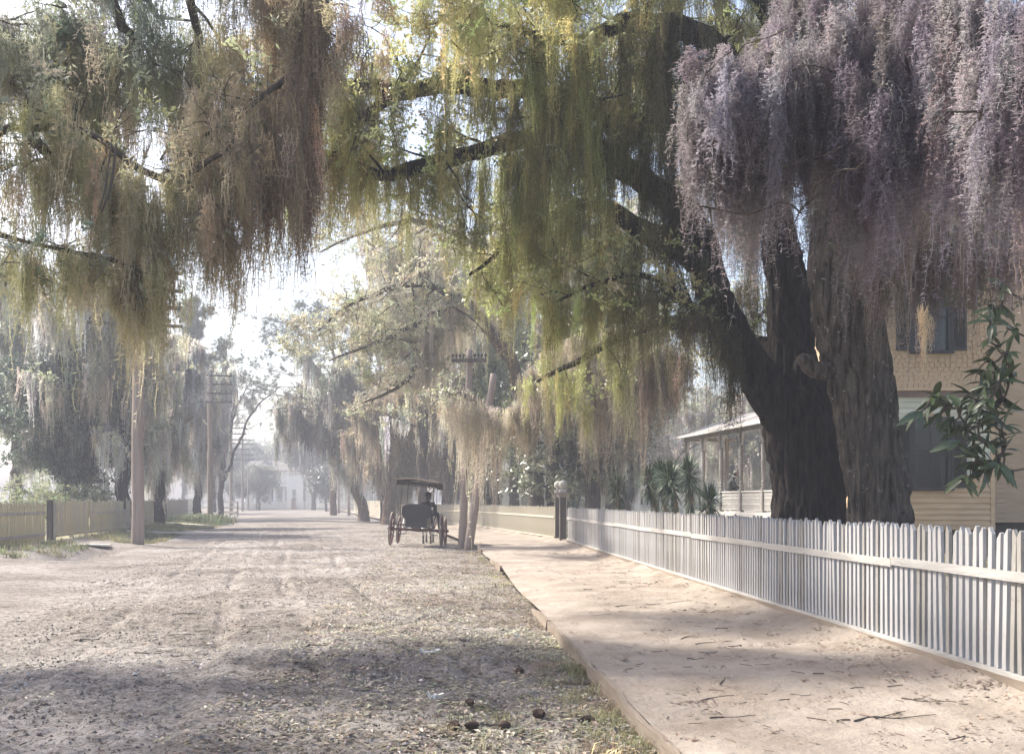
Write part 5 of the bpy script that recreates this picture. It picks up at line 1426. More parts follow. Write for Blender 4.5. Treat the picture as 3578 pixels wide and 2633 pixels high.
def fringe(a, b, n, h):
    for i in range(n):
        t = (i + .5) / n; p_ = Vector(a).lerp(Vector(b), t); d = (Vector(b) - Vector(a)).normalized()
        hh = h * (.75 + .3 * abs(math.sin(i * 1.05)))
        fr.bar((p_.x, p_.y, p_.z), (p_.x, p_.y, p_.z - hh), (Vector(b) - Vector(a)).length / n * .8, .012, up=(d.y, -d.x, 0) if abs(d.x) > .5 else (1, 0, 0))
zE = lambda x: 2.345 - .075 * x
fringe((-.72, -.41, zE(-.72)), (.72, -.41, zE(.72)), 36, .17); fringe((-.73, -.4, zE(-.73)), (-.73, 1.7, zE(-.73)), 44, .17); fringe((.73, -.4, zE(.73)), (.73, 1.7, zE(.73)), 44, .20); fringe((-.72, 1.72, zE(-.72)), (.72, 1.72, zE(.72)), 36, .12)
tag(fr.build('fringe', M['fringe'], can, local=True), kind='stuff')
kb(MB().box((0, .65, 2.34), (1.30, 2.0, .015), M=Matrix.Translation((0, .65, 2.335)) @ Matrix.Rotation(R(4.3), 4, 'Y')), 'canopy_lining', M['fringe'])
kb(MB().box((0, 1.98, .98), (.76, .03, .42)), 'dashboard', M['car_leather'])
for sx in (-1, 1): kb(MB().tube([(sx * .35 + .12, 1.7, .62), (sx * .33 + .14, 2.2, .85), (sx * .30 + .15, 3.0, .98), (sx * .29 + .15, 4.3, 1.05)], .022, 6), 'shaft', M['red_gear'])

# ---- driver on the front seat, right leg hanging out over the side
DV = empty('person', (CXY[0] + .28, CXY[1] + 1.15, zc0 + 1.0)); tag(DV, 'person in dark coat and broad black hat driving the carriage, one leg over the side', 'person')
J = [((0, 0, .18), (.17, .14)), ((.02, -.02, .36), (.16, .12)), ((.05, -.02, .54), (.185, .12)), ((.06, .0, .64), (.10, .09)), ((.06, .02, .68), (.065, .065)), ((.065, .03, .74), (.085, .095)), ((.065, .04, .82), (.092, .105)), ((.065, .035, .89), (.07, .08)),
     ((.26, .0, .60), .068), ((.33, .06, .36), .052), ((.26, .28, .30), .042), ((.24, .38, .31), .030),
     ((-.15, .0, .60), .068), ((-.22, .05, .36), .052), ((-.10, .28, .28), .042), ((-.05, .37, .29), .030),
     ((.14, .06, .16), .098), ((.42, .14, .20), .080), ((.45, .12, -.06), .060), ((.46, .10, -.36), .042), ((.47, .20, -.41), .040),
     ((-.11, .06, .16), .098), ((-.13, .46, .17), .078), ((-.13, .52, -.08), .055), ((-.13, .54, -.20), .040), ((-.13, .66, -.23), .036)]
E_ = [(0, 1), (1, 2), (2, 3), (3, 4), (4, 5), (5, 6), (6, 7), (2, 8), (8, 9), (9, 10), (10, 11), (2, 12), (12, 13), (13, 14), (14, 15), (0, 16), (16, 17), (17, 18), (18, 19), (19, 20), (0, 21), (21, 22), (22, 23), (23, 24), (24, 25)]
me = skin_mesh('body', J, E_)
paint(me, [M['coat_black'], M['skin_dark'], M['trouser'], M['boot']], lambda c: 1 if c[2] > .665 else (3 if (c[2] < -.26 or (c[1] > .5 and c[2] < -.1)) else (2 if c[2] < .15 else 0)))
link('body', me, DV, local=True)
hand(DV, (.24, .39, .31), (-.3, 1, .0), (0, 0, 1), M['skin_dark'], .9); hand(DV, (-.04, .38, .29), (.3, 1, 0), (0, 0, 1), M['skin_dark'], .9)
MB().lathe([(.19, .855), (.205, .865), (.19, .875), (.115, .885), (.112, .96), (.10, 1.0), (.04, 1.01)], 20, (.065, .035, 0)).build('hat', M['felt'], DV, local=True, smooth=True)
MB().lathe([(.085, .73), (.100, .80), (.104, .855)], 14, (.065, .02, 0)).build('hair', M['hair'], DV, local=True, smooth=True)
MB().tube([(-.04, .37, .30), (.0, 1.2, .25), (.03, 2.2, .35)], .008, 4).build('rein', M['boot'], DV, local=True); MB().tube([(.24, .38, .31), (.12, 1.2, .25), (.06, 2.2, .35)], .008, 4).build('rein', M['boot'], DV, local=True)
f_ = MB().tube([(.065, .135, .775), (.065, .16, .76), (.065, .145, .745)], [.012, .018, .012], 6).build('nose', M['skin_dark'], DV, local=True, smooth=True)
for sx in (-1, 1): MB().tube([(.065 + sx * .09, .03, .80), (.065 + sx * .108, .02, .785), (.065 + sx * .09, .03, .75)], .014, 6).build('ear', M['skin_dark'], DV, local=True, smooth=True)

# ---- white horse between the shafts
M['horse'] = surf('white_horse_coat', (0.52, 0.50, 0.47), (0.70, 0.68, 0.64), 5, 0.8, bump=0.1)
M['hoof'] = plain('grey_stocking', (0.13, 0.12, 0.115), 0.8)
HS = empty('horse', (CXY[0] + .18, CXY[1] + 3.15, zc0 - .02)); tag(HS, 'white harnessed horse standing before the carriage with raised head', 'horse')
J = [((0, -.55, 1.22), (.27, .30)), ((0, -.80, 1.20), (.22, .24)), ((0, -.2, 1.18), (.29, .31)), ((0, .25, 1.18), (.28, .31)), ((0, .62, 1.20), (.22, .28)), ((0, .85, 1.45), (.14, .19)), ((0, 1.0, 1.75), (.105, .15)), ((0, 1.08, 1.98), (.095, .12)), ((0, 1.24, 1.94), (.10, .12)), ((0, 1.46, 1.75), (.075, .085)), ((0, 1.58, 1.64), (.065, .065)),
     ((.14, -.66, 1.02), (.14, .17)), ((.15, -.50, .80), (.085, .11)), ((.15, -.78, .52), (.052, .065)), ((.15, -.74, .24), .036), ((.15, -.72, .12), .048), ((.15, -.70, .02), .058),
     ((-.14, -.62, 1.02), (.14, .17)), ((-.15, -.42, .80), (.085, .11)), ((-.15, -.68, .52), (.052, .065)), ((-.15, -.62, .24), .036), ((-.15, -.60, .12), .048), ((-.15, -.58, .02), .058),
     ((.14, .58, .95), (.10, .13)), ((.14, .60, .70), (.070, .080)), ((.14, .62, .46), .052), ((.14, .60, .22), .036), ((.14, .62, .12), .046), ((.14, .65, .02), .056),
     ((-.14, .66, .95), (.10, .13)), ((-.14, .70, .70), (.070, .080)), ((-.14, .72, .46), .052), ((-.14, .70, .22), .036), ((-.14, .72, .12), .046), ((-.14, .75, .02), .056)]
E_ = [(0, 1), (0, 2), (2, 3), (3, 4), (4, 5), (5, 6), (6, 7), (7, 8), (8, 9), (9, 10)] + [(0, 11), (11, 12), (12, 13), (13, 14), (14, 15), (15, 16), (0, 17), (17, 18), (18, 19), (19, 20), (20, 21), (21, 22), (4, 23), (23, 24), (24, 25), (25, 26), (26, 27), (27, 28), (4, 29), (29, 30), (30, 31), (31, 32), (32, 33), (33, 34)]
me = skin_mesh('body', J, E_)
paint(me, [M['horse'], M['hoof']], lambda c: 1 if c[2] < .34 else 0)
link('body', me, HS, local=True)
for sx in (-1, 1): MB().tube([(sx * .06, 1.06, 2.04), (sx * .085, 1.05, 2.13), (sx * .10, 1.06, 2.24)], [.045, .040, .006], 8).build('ear', M['horse'], HS, local=True, smooth=True)
MB().tube([(0, -.98, 1.32), (0, -1.10, 1.2), (0, -1.12, .8), (0, -1.08, .45)], [.05, .08, .09, .03], 10).build('tail', M['horse'], HS, local=True, smooth=True)
MB().tube([(0, .66, 1.50), (0, .82, 1.75), (0, .92, 1.98), (0, 1.05, 2.10)], [.03, .05, .05, .03], 8).build('mane', M['horse'], HS, local=True, smooth=True)
for nm, y, rx, rz, zc in (('collar', .66, .26, .34, 1.24), ('girth', .15, .305, .33, 1.18), ('breeching', -.78, .255, .25, 1.16)):
    MB().tube([(rx * math.cos(a), y, zc + rz * math.sin(a)) for a in np.linspace(0, 2 * math.pi, 25)], .028 if nm != 'collar' else .05, 6).build(nm, M['boot'], HS, local=True)
MB().tube([(0, .6, 1.52), (0, .15, 1.51), (0, -.4, 1.54), (0, -.95, 1.42)], .018, 6).build('back_strap', M['boot'], HS, local=True)
MB().tube([(.10 * math.cos(a), 1.40 + .03 * math.sin(a), 1.80 + .10 * math.sin(a)) for a in np.linspace(0, 2 * math.pi, 17)], .012, 5).build('bridle', M['boot'], HS, local=True)
for sx in (-1, 1): MB().box((sx * .105, 1.28, 1.95), (.015, .10, .10)).build('blinker', M['boot'], HS, local=True)

# ---- man on the veranda rail, leaning forward, looking right
q = vp(1.0, -.02, 1.99)
VM = empty('person', q); VM.rotation_euler = (0, 0, R(6)); tag(VM, 'person in grey jacket and pale cap sitting hunched on the veranda rail', 'person')
# local: +x is to the right of the picture (the way he looks), +y away from the camera
J = [((-.10, .02, .12), (.15, .15)), ((-.06, .02, .26), (.135, .14)), ((.03, .02, .42), (.125, .165)), ((.13, .02, .50), (.08, .09)), ((.18, .02, .55), (.05, .05)), ((.225, .02, .60), (.082, .068)), ((.25, .02, .685), (.090, .074)), ((.245, .02, .745), (.07, .06)), ((.335, .02, .625), (.014, .014)),
     ((.05, -.17, .42), .066), ((.14, -.22, .20), .055), ((.32, -.14, .09), .043), ((.40, -.10, .08), .030),
     ((.05, .21, .42), .066), ((.14, .26, .20), .055), ((.32, .20, .10), .043), ((.40, .17, .09), .030),
     ((-.02, -.09, .08), .10), ((.26, .16, .06), .085), ((.30, .22, -.30), .058), ((.30, .24, -.66), .042), ((.40, .24, -.72), .040),
     ((-.02, .12, .08), .10), ((.22, .36, .06), .085), ((.26, .42, -.30), .058), ((.26, .44, -.66), .042), ((.36, .44, -.72), .040)]
E_ = [(0, 1), (1, 2), (2, 3), (3, 4), (4, 5), (5, 6), (6, 7), (5, 8), (2, 9), (9, 10), (10, 11), (11, 12), (2, 13), (13, 14), (14, 15), (15, 16), (0, 17), (17, 18), (18, 19), (19, 20), (20, 21), (0, 22), (22, 23), (23, 24), (24, 25), (25, 26)]
me = skin_mesh('body', J, E_)
paint(me, [M['coat_grey'], M['skin'], M['trouser'], M['boot']], lambda c: 1 if c[2] > .55 else (3 if c[2] < -.6 else (2 if c[2] < .02 else 0)))
link('body', me, VM, local=True)
hand(VM, (.39, -.10, .08), (1, .2, -.15), (0, 0, 1), M['skin'], .6); hand(VM, (.39, .17, .09), (1, -.2, -.15), (0, 0, 1), M['skin'], .6)
MB().lathe([(.096, .70), (.104, .725), (.100, .765), (.075, .80), (.03, .812)], 16, (.24, .02, 0)).prism([(-.07, 0), (-.06, .09), (0, .125), (.06, .09), (.07, 0)], .012, Matrix.Translation((.29, .02, .705)) @ Matrix.Rotation(R(-90), 4, 'Z')).build('cap', M['cap'], VM, local=True, smooth=False)
MB().lathe([(.060, .60), (.088, .65), (.096, .705)], 14, (.20, .02, 0)).build('hair', M['hair'], VM, local=True, smooth=True)
MB().tube([(.17 + .075 * math.cos(a), .02 + .075 * math.sin(a), .565 - .03 * math.cos(a)) for a in np.linspace(0, 2 * math.pi, 15)], .020, 6).build('shirt_collar', M['shirt'], VM, local=True)
for sy in (-1, 1): MB().tube([(.225, .02 + sy * .078, .68), (.215, .02 + sy * .092, .66), (.225, .02 + sy * .078, .63)], .013, 6).build('ear', M['skin'], VM, local=True, smooth=True)

# ------------------------------------------------------------------ yuccas
M['yucca'] = surf('yucca_blade', (0.035, 0.065, 0.035), (0.10, 0.155, 0.08), 6, 0.45, bump=0.0, spec=0.4)
M['yucca_dead'] = surf('dead_yucca_blade', (0.16, 0.13, 0.09), (0.30, 0.25, 0.17), 6, 0.8, bump=0.0)
def blades(b, c, n, ln, e0, e1, seed, w=.042, axis=(0, 0, 1), along=0.0, droop=.25):
    g = np.random.default_rng(seed); ax = Vector(axis)
    for k in range(n):
        a = g.random() * 6.283; e = R(e0 + (e1 - e0) * g.random()); L = ln * (.75 + .4 * g.random())
        d = Vector((math.cos(a) * math.cos(e), math.sin(a) * math.cos(e), math.sin(e)))
        s = Vector((-math.sin(a), math.cos(a), 0)); u = s.cross(d)
        p_ = Vector(c) - ax * (along * g.random())
        m1 = p_ + d * L * .5 - Vector((0, 0, droop * .1 * L)); t_ = p_ + d * L - Vector((0, 0, droop * .45 * L * math.cos(e)))
        ww = w * (.8 + .4 * g.random())
        b.add([p_ - s * ww * .3, p_ + s * ww * .3, m1 + s * ww * .5 + u * .004, m1 - u * .006, m1 - s * ww * .5 + u * .004, t_], [(0, 1, 2, 3), (0, 3, 4), (4, 3, 5), (3, 2, 5)])
def yucca(crown, base, Y, label, r, nb=130, dead=.8):
    c = Vector(P(crown[0], crown[1], Y)); b0 = Vector(P(base[0], base[1], Y)); b0.z = .1
    rt = empty('yucca', b0); tag(rt, label, 'yucca', 'yuccas behind the white fence')
    ax = (c - b0).normalized()
    pts = [b0, b0.lerp(c, .35) + Vector((-.03, 0, 0)), b0.lerp(c, .7), c]
    MB().tube(catmull([tuple(p_) for p_ in pts], 10), np.linspace(.11, .07, 10), 10).build('trunk', M['yucca_dead'], rt, smooth=True)
    b = MB(); blades(b, c, nb, r, -25, 88, int(crown[0]), axis=ax, along=.18); blades(b, c, nb // 2, r * .95, -70, 5, int(crown[0]) + 1, axis=ax, along=.45, droop=.5)
    L = (c - b0).length
    if L > .9: blades(b, c - ax * .3, nb, r * .75, -82, -40, int(crown[0]) + 2, axis=ax, along=L * dead - .3, droop=.15)
    tag(b.build('blades', M['yucca'], rt), kind='stuff')
    if L > .9:
        b = MB(); blades(b, c - ax * L * .45, 90, r * .6, -86, -55, int(crown[0]) + 3, axis=ax, along=L * .5, droop=.1)
        tag(b.build('dead_blades', M['yucca_dead'], rt), kind='stuff')
yucca((2160, 1697), (2162, 1800), 31, 'lone slender yucca standing apart left of the clump', .54, 130)
yucca((2266, 1664), (2318, 1800), 30, 'leftmost yucca of the clump, leaning left', .56, 150)
yucca((2308, 1648), (2345, 1800), 31.5, 'yucca half hidden behind the middle of the clump', .58, 150)
yucca((2340, 1662), (2392, 1800), 29, 'middle yucca of the clump with long skirt of blades', .66, 170)
yucca((2405, 1648), (2428, 1800), 30, 'tallest yucca at the right of the clump', .70, 170)
yucca((2480, 1742), (2484, 1800), 28, 'low stemless yucca by the veranda corner', .64, 150)

# ------------------------------------------------------------------ big-leaved magnolia at the right edge, leaf by leaf
M['mag_leaf'] = surf('magnolia_leaf', (0.040, 0.065, 0.028), (0.085, 0.12, 0.055), 8, 0.32, bump=0.1, spec=0.55)
MG = Tree('magnolia', 'large leaved magnolia reaching in from the right edge in front of the house', (7.3, 12.6, .1), M['bark'])
MG.limb([(7.3, 12.6, 0, .16), (7.25, 12.5, 1.5, .13), (7.1, 12.4, 3, .10), (7.0, 12.3, 4.6, .06), (6.9, 12.2, 6, .03)], n=12)
whorls = [(3257, 1381, 11.8), (3315, 1412, 11.9), (3216, 1440, 11.7), (3280, 1452, 12.0), (3330, 1465, 11.8), (3413, 1398, 12), (3465, 1340, 12.1), (3478, 1285, 12), (3430, 1300, 12), (3440, 1440, 12), (3378, 1497, 11.8), (3349, 1549, 11.7), (3405, 1520, 12), (3418, 1600, 11.9), (3460, 1610, 12), (3436, 1650, 12), (3372, 1668, 11.9), (3465, 1180, 12), (3490, 1210, 12), (3470, 1080, 12), (3500, 1000, 12), (3480, 1480, 12.1), (3510, 1560, 12), (3500, 1400, 12), (3530, 1300, 12), (3530, 1140, 12), (3480, 1550, 11.8), (3440, 1350, 11.8), (3390, 1440, 12.1), (3520, 1640, 12.1), (3510, 1480, 11.7), (3455, 1400, 11.7)]
lm = []
for w, bend_ in ((.050, .02), (.060, .05), (.072, .08), (.066, .11), (.058, .15)):
    V = []; F = []
    nn = 7
    for i in range(nn):
        t = i / (nn - 1); ww = w * math.sin(math.pi * min(1, t * .93 + .05)) ** .8
        z = -bend_ * t * t
        V += [(t * .22, -ww / 2, z + .012 * (ww / w)), (t * .22, 0, z), (t * .22, ww / 2, z + .012 * (ww / w))]
    for i in range(nn - 1):
        for j in range(2): F.append((3 * i + j, 3 * i + 3 + j, 3 * i + 4 + j, 3 * i + 1 + j))
    me = make_mesh('leaf', V, F, True); me.materials.append(M['mag_leaf']); lm.append(me)
whorls += [(3300, 1395, 12.1), (3355, 1420, 11.7), (3390, 1375, 12.1), (3425, 1475, 11.7), (3455, 1260, 11.8), (3495, 1330, 11.8), (3470, 1440, 12.2), (3400, 1560, 12.1), (3445, 1545, 11.7), (3490, 1620, 11.8), (3395, 1620, 12.0), (3500, 1520, 12.2), (3465, 1120, 11.8), (3500, 1070, 12.1), (3430, 1340, 12.2), (3520, 1230, 11.8)]
whorls.sort(key=lambda w_: -w_[0]); done = []
for (px, py, Y) in whorls:
    c = Vector(P(px, py, Y))
    near = min(done, key=lambda q_: (q_ - c).length) if done else None
    if near is None or (near - c).length > .42: o0 = Vector((7.1, 12.4, max(2.2, c.z - .35)))
    else: o0 = near.copy()
    done.append(c.copy())
    md_ = o0.lerp(c, .5) + Vector((random.gauss(0, .03), random.gauss(0, .03), -.05))
    MG.limb([(*o0, .022), (*md_, .014), (*(c - Vector((.03, 0, .02))), .010), (*c, .007)], n=6, rough=0, keep=False)
    d0 = (c - o0).normalized()
    for k in range(random.choice((5, 6, 6, 7))):
        a = 6.283 * k / 8 + random.random() * 1.2
        side = d0.cross(Vector((0, 0, 1))).normalized(); upv = side.cross(d0)
        d = (d0 * (.55 + .5 * random.random()) + side * math.cos(a) + upv * math.sin(a) * .8 + Vector((0, 0, -.15 - .35 * random.random()))).normalized()
        nrm = (d0 * .6 + Vector((0, 0, .7)) + Vector((random.gauss(0, .3), random.gauss(0, .3), 0))).normalized()
        s = nrm.cross(d).normalized(); n2 = d.cross(s)
        Mx = Matrix((d, s, n2)).transposed().to_4x4()
        o = bpy.data.objects.new('leaf', lm[random.randrange(5)]); COL.objects.link(o); o.parent = MG.root
        sc = .75 + .7 * random.random()
        o.matrix_basis = Matrix.Translation(c - d0 * .06 * random.random() - MG.root.location) @ Mx @ Matrix.Scale(sc, 4)
MG.wood()

# ------------------------------------------------------------------ small things on the ground
M['cone'] = surf('pine_cone', (0.035, 0.022, 0.018), (0.10, 0.065, 0.05), 20, 0.9, bump=0.3)
M['paper'] = plain('dirty_paper', (0.66, 0.65, 0.61), 0.9)
def ground_at(px, py):
    Y = 1.68 * FPX / (py - HY)
    for _ in range(4):
        x = (px - CX) / FPX * Y; t = (x - left_x(Y)) / (curb_x(Y) + .02 - left_x(Y))
        if t < 1: z = float(road_z(np.array([x]), np.array([Y]), np.array([float(t)]))[0])
        else:
            u = (x - curb_x(Y)) / (fence_x(Y) - curb_x(Y)); z = float(walk_z(np.array([x]), np.array([Y]), np.array([float(u)]))[0])
        Y = (EYE - z) * FPX / (py - HY)
    return ((px - CX) / FPX * Y, Y, z)
def cone(px, py, label, s=1.0):
    b = MB(); L = .085 * s
    for k in range(9):
        t = k / 8; r = .036 * s * math.sin(math.pi * (.12 + .80 * t)) ** .7
        for i in range(9):
            a = 6.283 * (i + .5 * (k % 2)) / 9; x = (t - .5) * L * 1.6
            ca, sa = math.cos(a), math.sin(a)
            b.add([(x - .008, ca * r * .6 - sa * .010, sa * r * .6 + ca * .010), (x - .008, ca * r * .6 + sa * .010, sa * r * .6 - ca * .010), (x + .012, ca * r * 1.25 + sa * .006, sa * r * 1.25 - ca * .006), (x + .012, ca * r * 1.25 - sa * .006, sa * r * 1.25 + ca * .006), (x + .010, ca * r * .8, sa * r * .8)], [(0, 1, 2, 3), (3, 2, 4), (0, 3, 4), (1, 4, 2)])
    b.tube([(-.05 * s, 0, 0), (0, 0, 0), (.05 * s, 0, 0)], [.012 * s, .026 * s, .008 * s], 8)
    o = b.build('pine_cone', M['cone']); x, y, z = ground_at(px, py); o.location = (x, y, z + .030 * s); o.rotation_euler = (random.random() * 6, .2, random.random() * 3)
    tag(o, label, 'pine cone', 'pine cones near the kerb')
cone(1817, 2352, 'pine cone farthest up the road, midway between paper scrap and kerb', 0.90); cone(1640, 2465, 'reddish round pine cone left of the other front cones', 0.86); cone(1885, 2505, 'dark pine cone with bristling scales nearest the grass', 0.97)
cone(1588, 2545, 'pine cone at the bottom edge, leftmost of the row', 0.86); cone(1648, 2545, 'pine cone at the bottom edge, second from the left', 0.86); cone(1762, 2548, 'pine cone at the bottom edge, middle of the row', 0.94); cone(2052, 2525, 'pine cone half sunk in grass beside the kerb', 0.86)
def scrap(px, py, w, label, seed):
    g = np.random.default_rng(seed); V = []; F = []; n = 6
    for j in range(4):
        for i in range(n):
            V.append(((i / (n - 1) - .5) * w + g.normal(0, .012), (j / 3 - .5) * w * .42 * (.5 + abs(i - 2.5) * .25) + g.normal(0, .012), .02 + abs(g.normal(0, .022)) + .03 * (abs(i - 2.5) > 1.6)))
    for j in range(3):
        for i in range(n - 1): F.append((j * n + i, j * n + i + 1, (j + 1) * n + i + 1, (j + 1) * n + i))
    o = MB().add(V, F).build('paper_scrap', M['paper']); o.location = ground_at(px, py); tag(o, label, 'paper', 'paper scraps on the road')
    so = o.modifiers.new('t', 'SOLIDIFY'); so.thickness = .003
scrap(1500, 2285, .20, 'torn white paper scrap with two lifted wings on the road', 1); scrap(1805, 2232, .06, 'tiny white paper scrap among the leaves near the kerb', 2); scrap(1518, 2448, .11, 'crumpled white paper lump low on the road', 4)
def stick(pts, r, label, side=None, grp='sticks on the footpath'):
    w = [ground_at(*p_) for p_ in pts]; w = np.array([(a, b_, c + r * .8) for a, b_, c in w])
    q_ = catmull(w, 10); q_[:, 2] += .004 * np.sin(np.arange(10)); b = MB().tube(q_, np.linspace(r, r * .4, 10), 6)
    if side:
        w2 = np.array([(a, b_, c + r * .8) for a, b_, c in [ground_at(*p_) for p_ in side]]); b.tube(catmull(w2, 6), np.linspace(r * .7, r * .3, 6), 5)
    o = b.build('fallen_stick', M['dark_wood'], smooth=True); tag(o, label, 'stick', grp)
stick([(2985, 2520), (3060, 2505), (3140, 2510), (3270, 2498)], .008, 'forked dark branch lying at the lower right of the footpath', [(3060, 2512), (3130, 2492), (3165, 2485)])
stick([(3150, 2440), (3230, 2450), (3330, 2452)], .006, 'straight dark stick below the fence near the right edge')
stick([(2440, 2452), (2500, 2435), (2565, 2430)], .006, 'curved stick near the kerb at the bottom of the footpath')
stick([(2380, 2232), (2410, 2222), (2440, 2226)], .006, 'small hooked stick in the middle of the footpath')
stick([(2430, 2250), (2500, 2243), (2560, 2240)], .006, 'thin straight stick just right of the hooked stick')
stick([(2150, 2118), (2300, 2110), (2390, 2100)], .007, 'long straight stick across the pale part of the footpath')
stick([(2400, 2300), (2430, 2302), (2460, 2300)], .006, 'short stick below the hooked stick')
stick([(2480, 2508), (2560, 2505), (2640, 2500)], .006, 'long thin stick low on the footpath near the kerb')
stick([(2515, 2390), (2530, 2375), (2535, 2365)], .006, 'short upright looking stick in mid footpath')
stick([(1680, 1905), (1720, 1903), (1780, 1902)], .016, 'dark strip standing for the pole shadow on the pale path right of the prop pole')  # thin dark rod laid where the pole's shadow falls
stick([(600, 2148), (650, 2142), (700, 2145)], .009, 'longest dark stick lying on the left half of the road', None, 'sticks on the road')
stick([(618, 2162), (660, 2160), (715, 2160)], .009, 'dark stick just below the longest one on the road', None, 'sticks on the road')
stick([(470, 2280), (540, 2284), (590, 2276)], .008, 'thin stick low left on the road', None, 'sticks on the road')
stick([(590, 2220), (640, 2216), (680, 2218)], .007, 'thin stick at left of the road below the dark pair', None, 'sticks on the road')
# ------------------------------------------------------------------ trees farther off
def bg_tree(name, label, px, Y, h, r0, crown, nl, ln, leaf, moss, mosslen=(0.8, 2.2), mstep=0.5, per=3.0, size=1.0, bark='bark', lean=0.0, fork=0.38, coll=None, mcoll=None, up=0.15, group=None, levels=2, n1=6, n2=4, z0=None, mw=(1.0, 1.9), alt=None, malt=None, spread=0.8):
    """crown=(cx offset m, half width m, z low, z high)"""
    x = (px - CX) / FPX * Y; zb = 0.1 + float(rise(Y)) if z0 is None else z0
    t = Tree(name, label, (x, Y, zb), M[bark], group=group)
    co, cw, zl, zh = crown
    fz = zb + h * fork
    tk = t.limb([(x, Y, zb - .3, r0 * 1.25), (x, Y, zb + .5, r0), (x + lean * .5, Y, zb + fz * .5, r0 * .88), (x + lean, Y + .2, fz, r0 * .75), (x + lean * 1.1 + co * .4, Y + .4, fz + (zh - fz) * .5, r0 * .4), (x + lean + co * .6, Y + .3, zh * .97, r0 * .08)], n=12, rough=.06, keep=False, jit=.02)
    for k in range(nl):
        a = 6.283 * (k + rng.random() * .7) / nl; f = .35 + .62 * rng.random()
        i = int((.45 + .5 * k / nl) * (len(tk) - 1)); s = tk[i]
        ez = zl + (zh - zl) * (.15 + .85 * rng.random()); e = np.array([x + lean + co + cw * math.cos(a) * (.6 + .4 * rng.random()), Y + cw * .8 * math.sin(a), ez])
        m = (s[:3] + e) / 2 + np.array([0, 0, .18 * np.linalg.norm(e - s[:3])])
        q = t.limb([(*s[:3], s[3] * .7), (*(s[:3] * .7 + m * .3), s[3] * .55), (*m, s[3] * .38), (*e, .02)], n=7, rough=0.02, jit=.06)
        t.sprout(q, n1, ln, .45, levels, up, .2, n2, spread, 0.05, 4)
    t.wood()
    pl = t.leaf_points(per, .22 * size)
    if leaf is not None and len(pl): t.leaves(pl, size, tints(leaf, len(pl), .25, .07, pl, alt or tuple(c * .6 for c in leaf), .25), coll or SPRAY_FAR)
    if moss is not None:
        pm = t.hang_points(mstep, .3)
        t.moss(pm, lens(len(pm), *mosslen, 1.4), lens(len(pm), mw[0], mw[1], 1), tints(moss, len(pm), .25, .05, pm, malt or tuple(min(.6, c * 1.6) for c in moss), .3), mcoll or MOSS_FAR)
    return t

def pine(name, label, px, Y, h, r0, zl, reach, n, leaf=(0.07, 0.10, 0.05), bark='bark_red', group='pines', side=0.0, tuft=1.0, lean=0.0, moss=None):
    x = (px - CX) / FPX * Y; zb = .1 + float(rise(Y))
    t = Tree(name, label, (x, Y, zb), M[bark], group=group)
    tk = t.limb([(x, Y, zb - .3, r0 * 1.2), (x + lean * .3, Y, zb + h * .33, r0 * .85), (x + lean * .7, Y, zb + h * .7, r0 * .55), (x + lean, Y, zb + h, .05)], n=12, rough=.04, keep=False)
    for k in range(n):
        f = k / n; z = zl + (zb + h - zl) * (f + .5 * rng.random() / n); i = min(len(tk) - 2, int((z - zb) / h * (len(tk) - 1))); s = tk[max(0, i)]
        a = rng.random() * 6.283; R_ = reach * (1.05 - .75 * f) * (.6 + .5 * rng.random())
        d = np.array([math.cos(a) + side, math.sin(a), 0.12 + .25 * f])
        e = s[:3] + d * R_
        q = t.limb([(*s[:3], max(.04, s[3] * .35)), (*(s[:3] + d * R_ * .4 + np.array([0, 0, -.10 * R_])), max(.03, s[3] * .22)), (*(s[:3] + d * R_ * .75 + np.array([0, 0, -.05 * R_])), .035), (*e, .015)], n=6, rough=0, jit=.08)
        t.sprout(q, 9, R_ * .34, .5, 1, .15, .3, 3, .8, 0, 4)
    t.wood()
    pl = t.leaf_points(11.0, .22)
    t.leaves(pl, .85 * tuft, tints(leaf, len(pl), .2, .07), TUFT, rot=np.column_stack([rng.normal(0, .5, len(pl)), rng.normal(0, .5, len(pl)), rng.random(len(pl)) * 6.28]))
    if moss is not None:
        pm = t.hang_points(.8, .3); t.moss(pm, lens(len(pm), .8, 2.2), lens(len(pm), 1, 1.8, 1), tints(moss, len(pm), .2, .05), MOSS_FAR)
    return t

gl, gr, gf = 'trees in the left yards', 'trees along the right side of the road', 'hazy trees beyond the end of the road'
# right side, mid distance
x5 = (1872 - CX) / FPX * 51
T5 = Tree('live_oak', 'mossy oak rising behind the magnolia, its leafy bough reaching left over the road', (x5, 51, .15), M['bark'], 'tree', gr)
t5 = T5.limb([pxr(1873, 1800, 51, 30), pxr(1873, 1700, 51, 26), pxr(1862, 1560, 50.5, 24), pxr(1830, 1420, 47, 24), pxr(1780, 1260, 44, 22), pxr(1720, 1080, 43, 19), pxr(1690, 850, 42, 15), pxr(1680, 600, 42, 8)], n=18, rough=.06, keep=False)
b1 = T5.limb([pxr(1775, 1250, 44, 18), pxr(1690, 1130, 42, 17), pxr(1600, 1030, 40, 15), pxr(1540, 1080, 39, 12), pxr(1480, 1180, 38.5, 10), pxr(1440, 1300, 38, 8), pxr(1380, 1360, 38, 6), pxr(1260, 1410, 38, 3)], n=10, rough=.03)
b2 = T5.limb([pxr(1600, 1030, 40, 12), pxr(1480, 990, 39, 11), pxr(1350, 1010, 38, 9), pxr(1200, 1080, 38, 6), pxr(1080, 1180, 38, 3)], n=10, rough=.03)
b3 = T5.limb([pxr(1540, 1080, 39, 9), pxr(1420, 1150, 38.5, 8), pxr(1300, 1200, 38, 6), pxr(1150, 1260, 38, 3)], n=8)
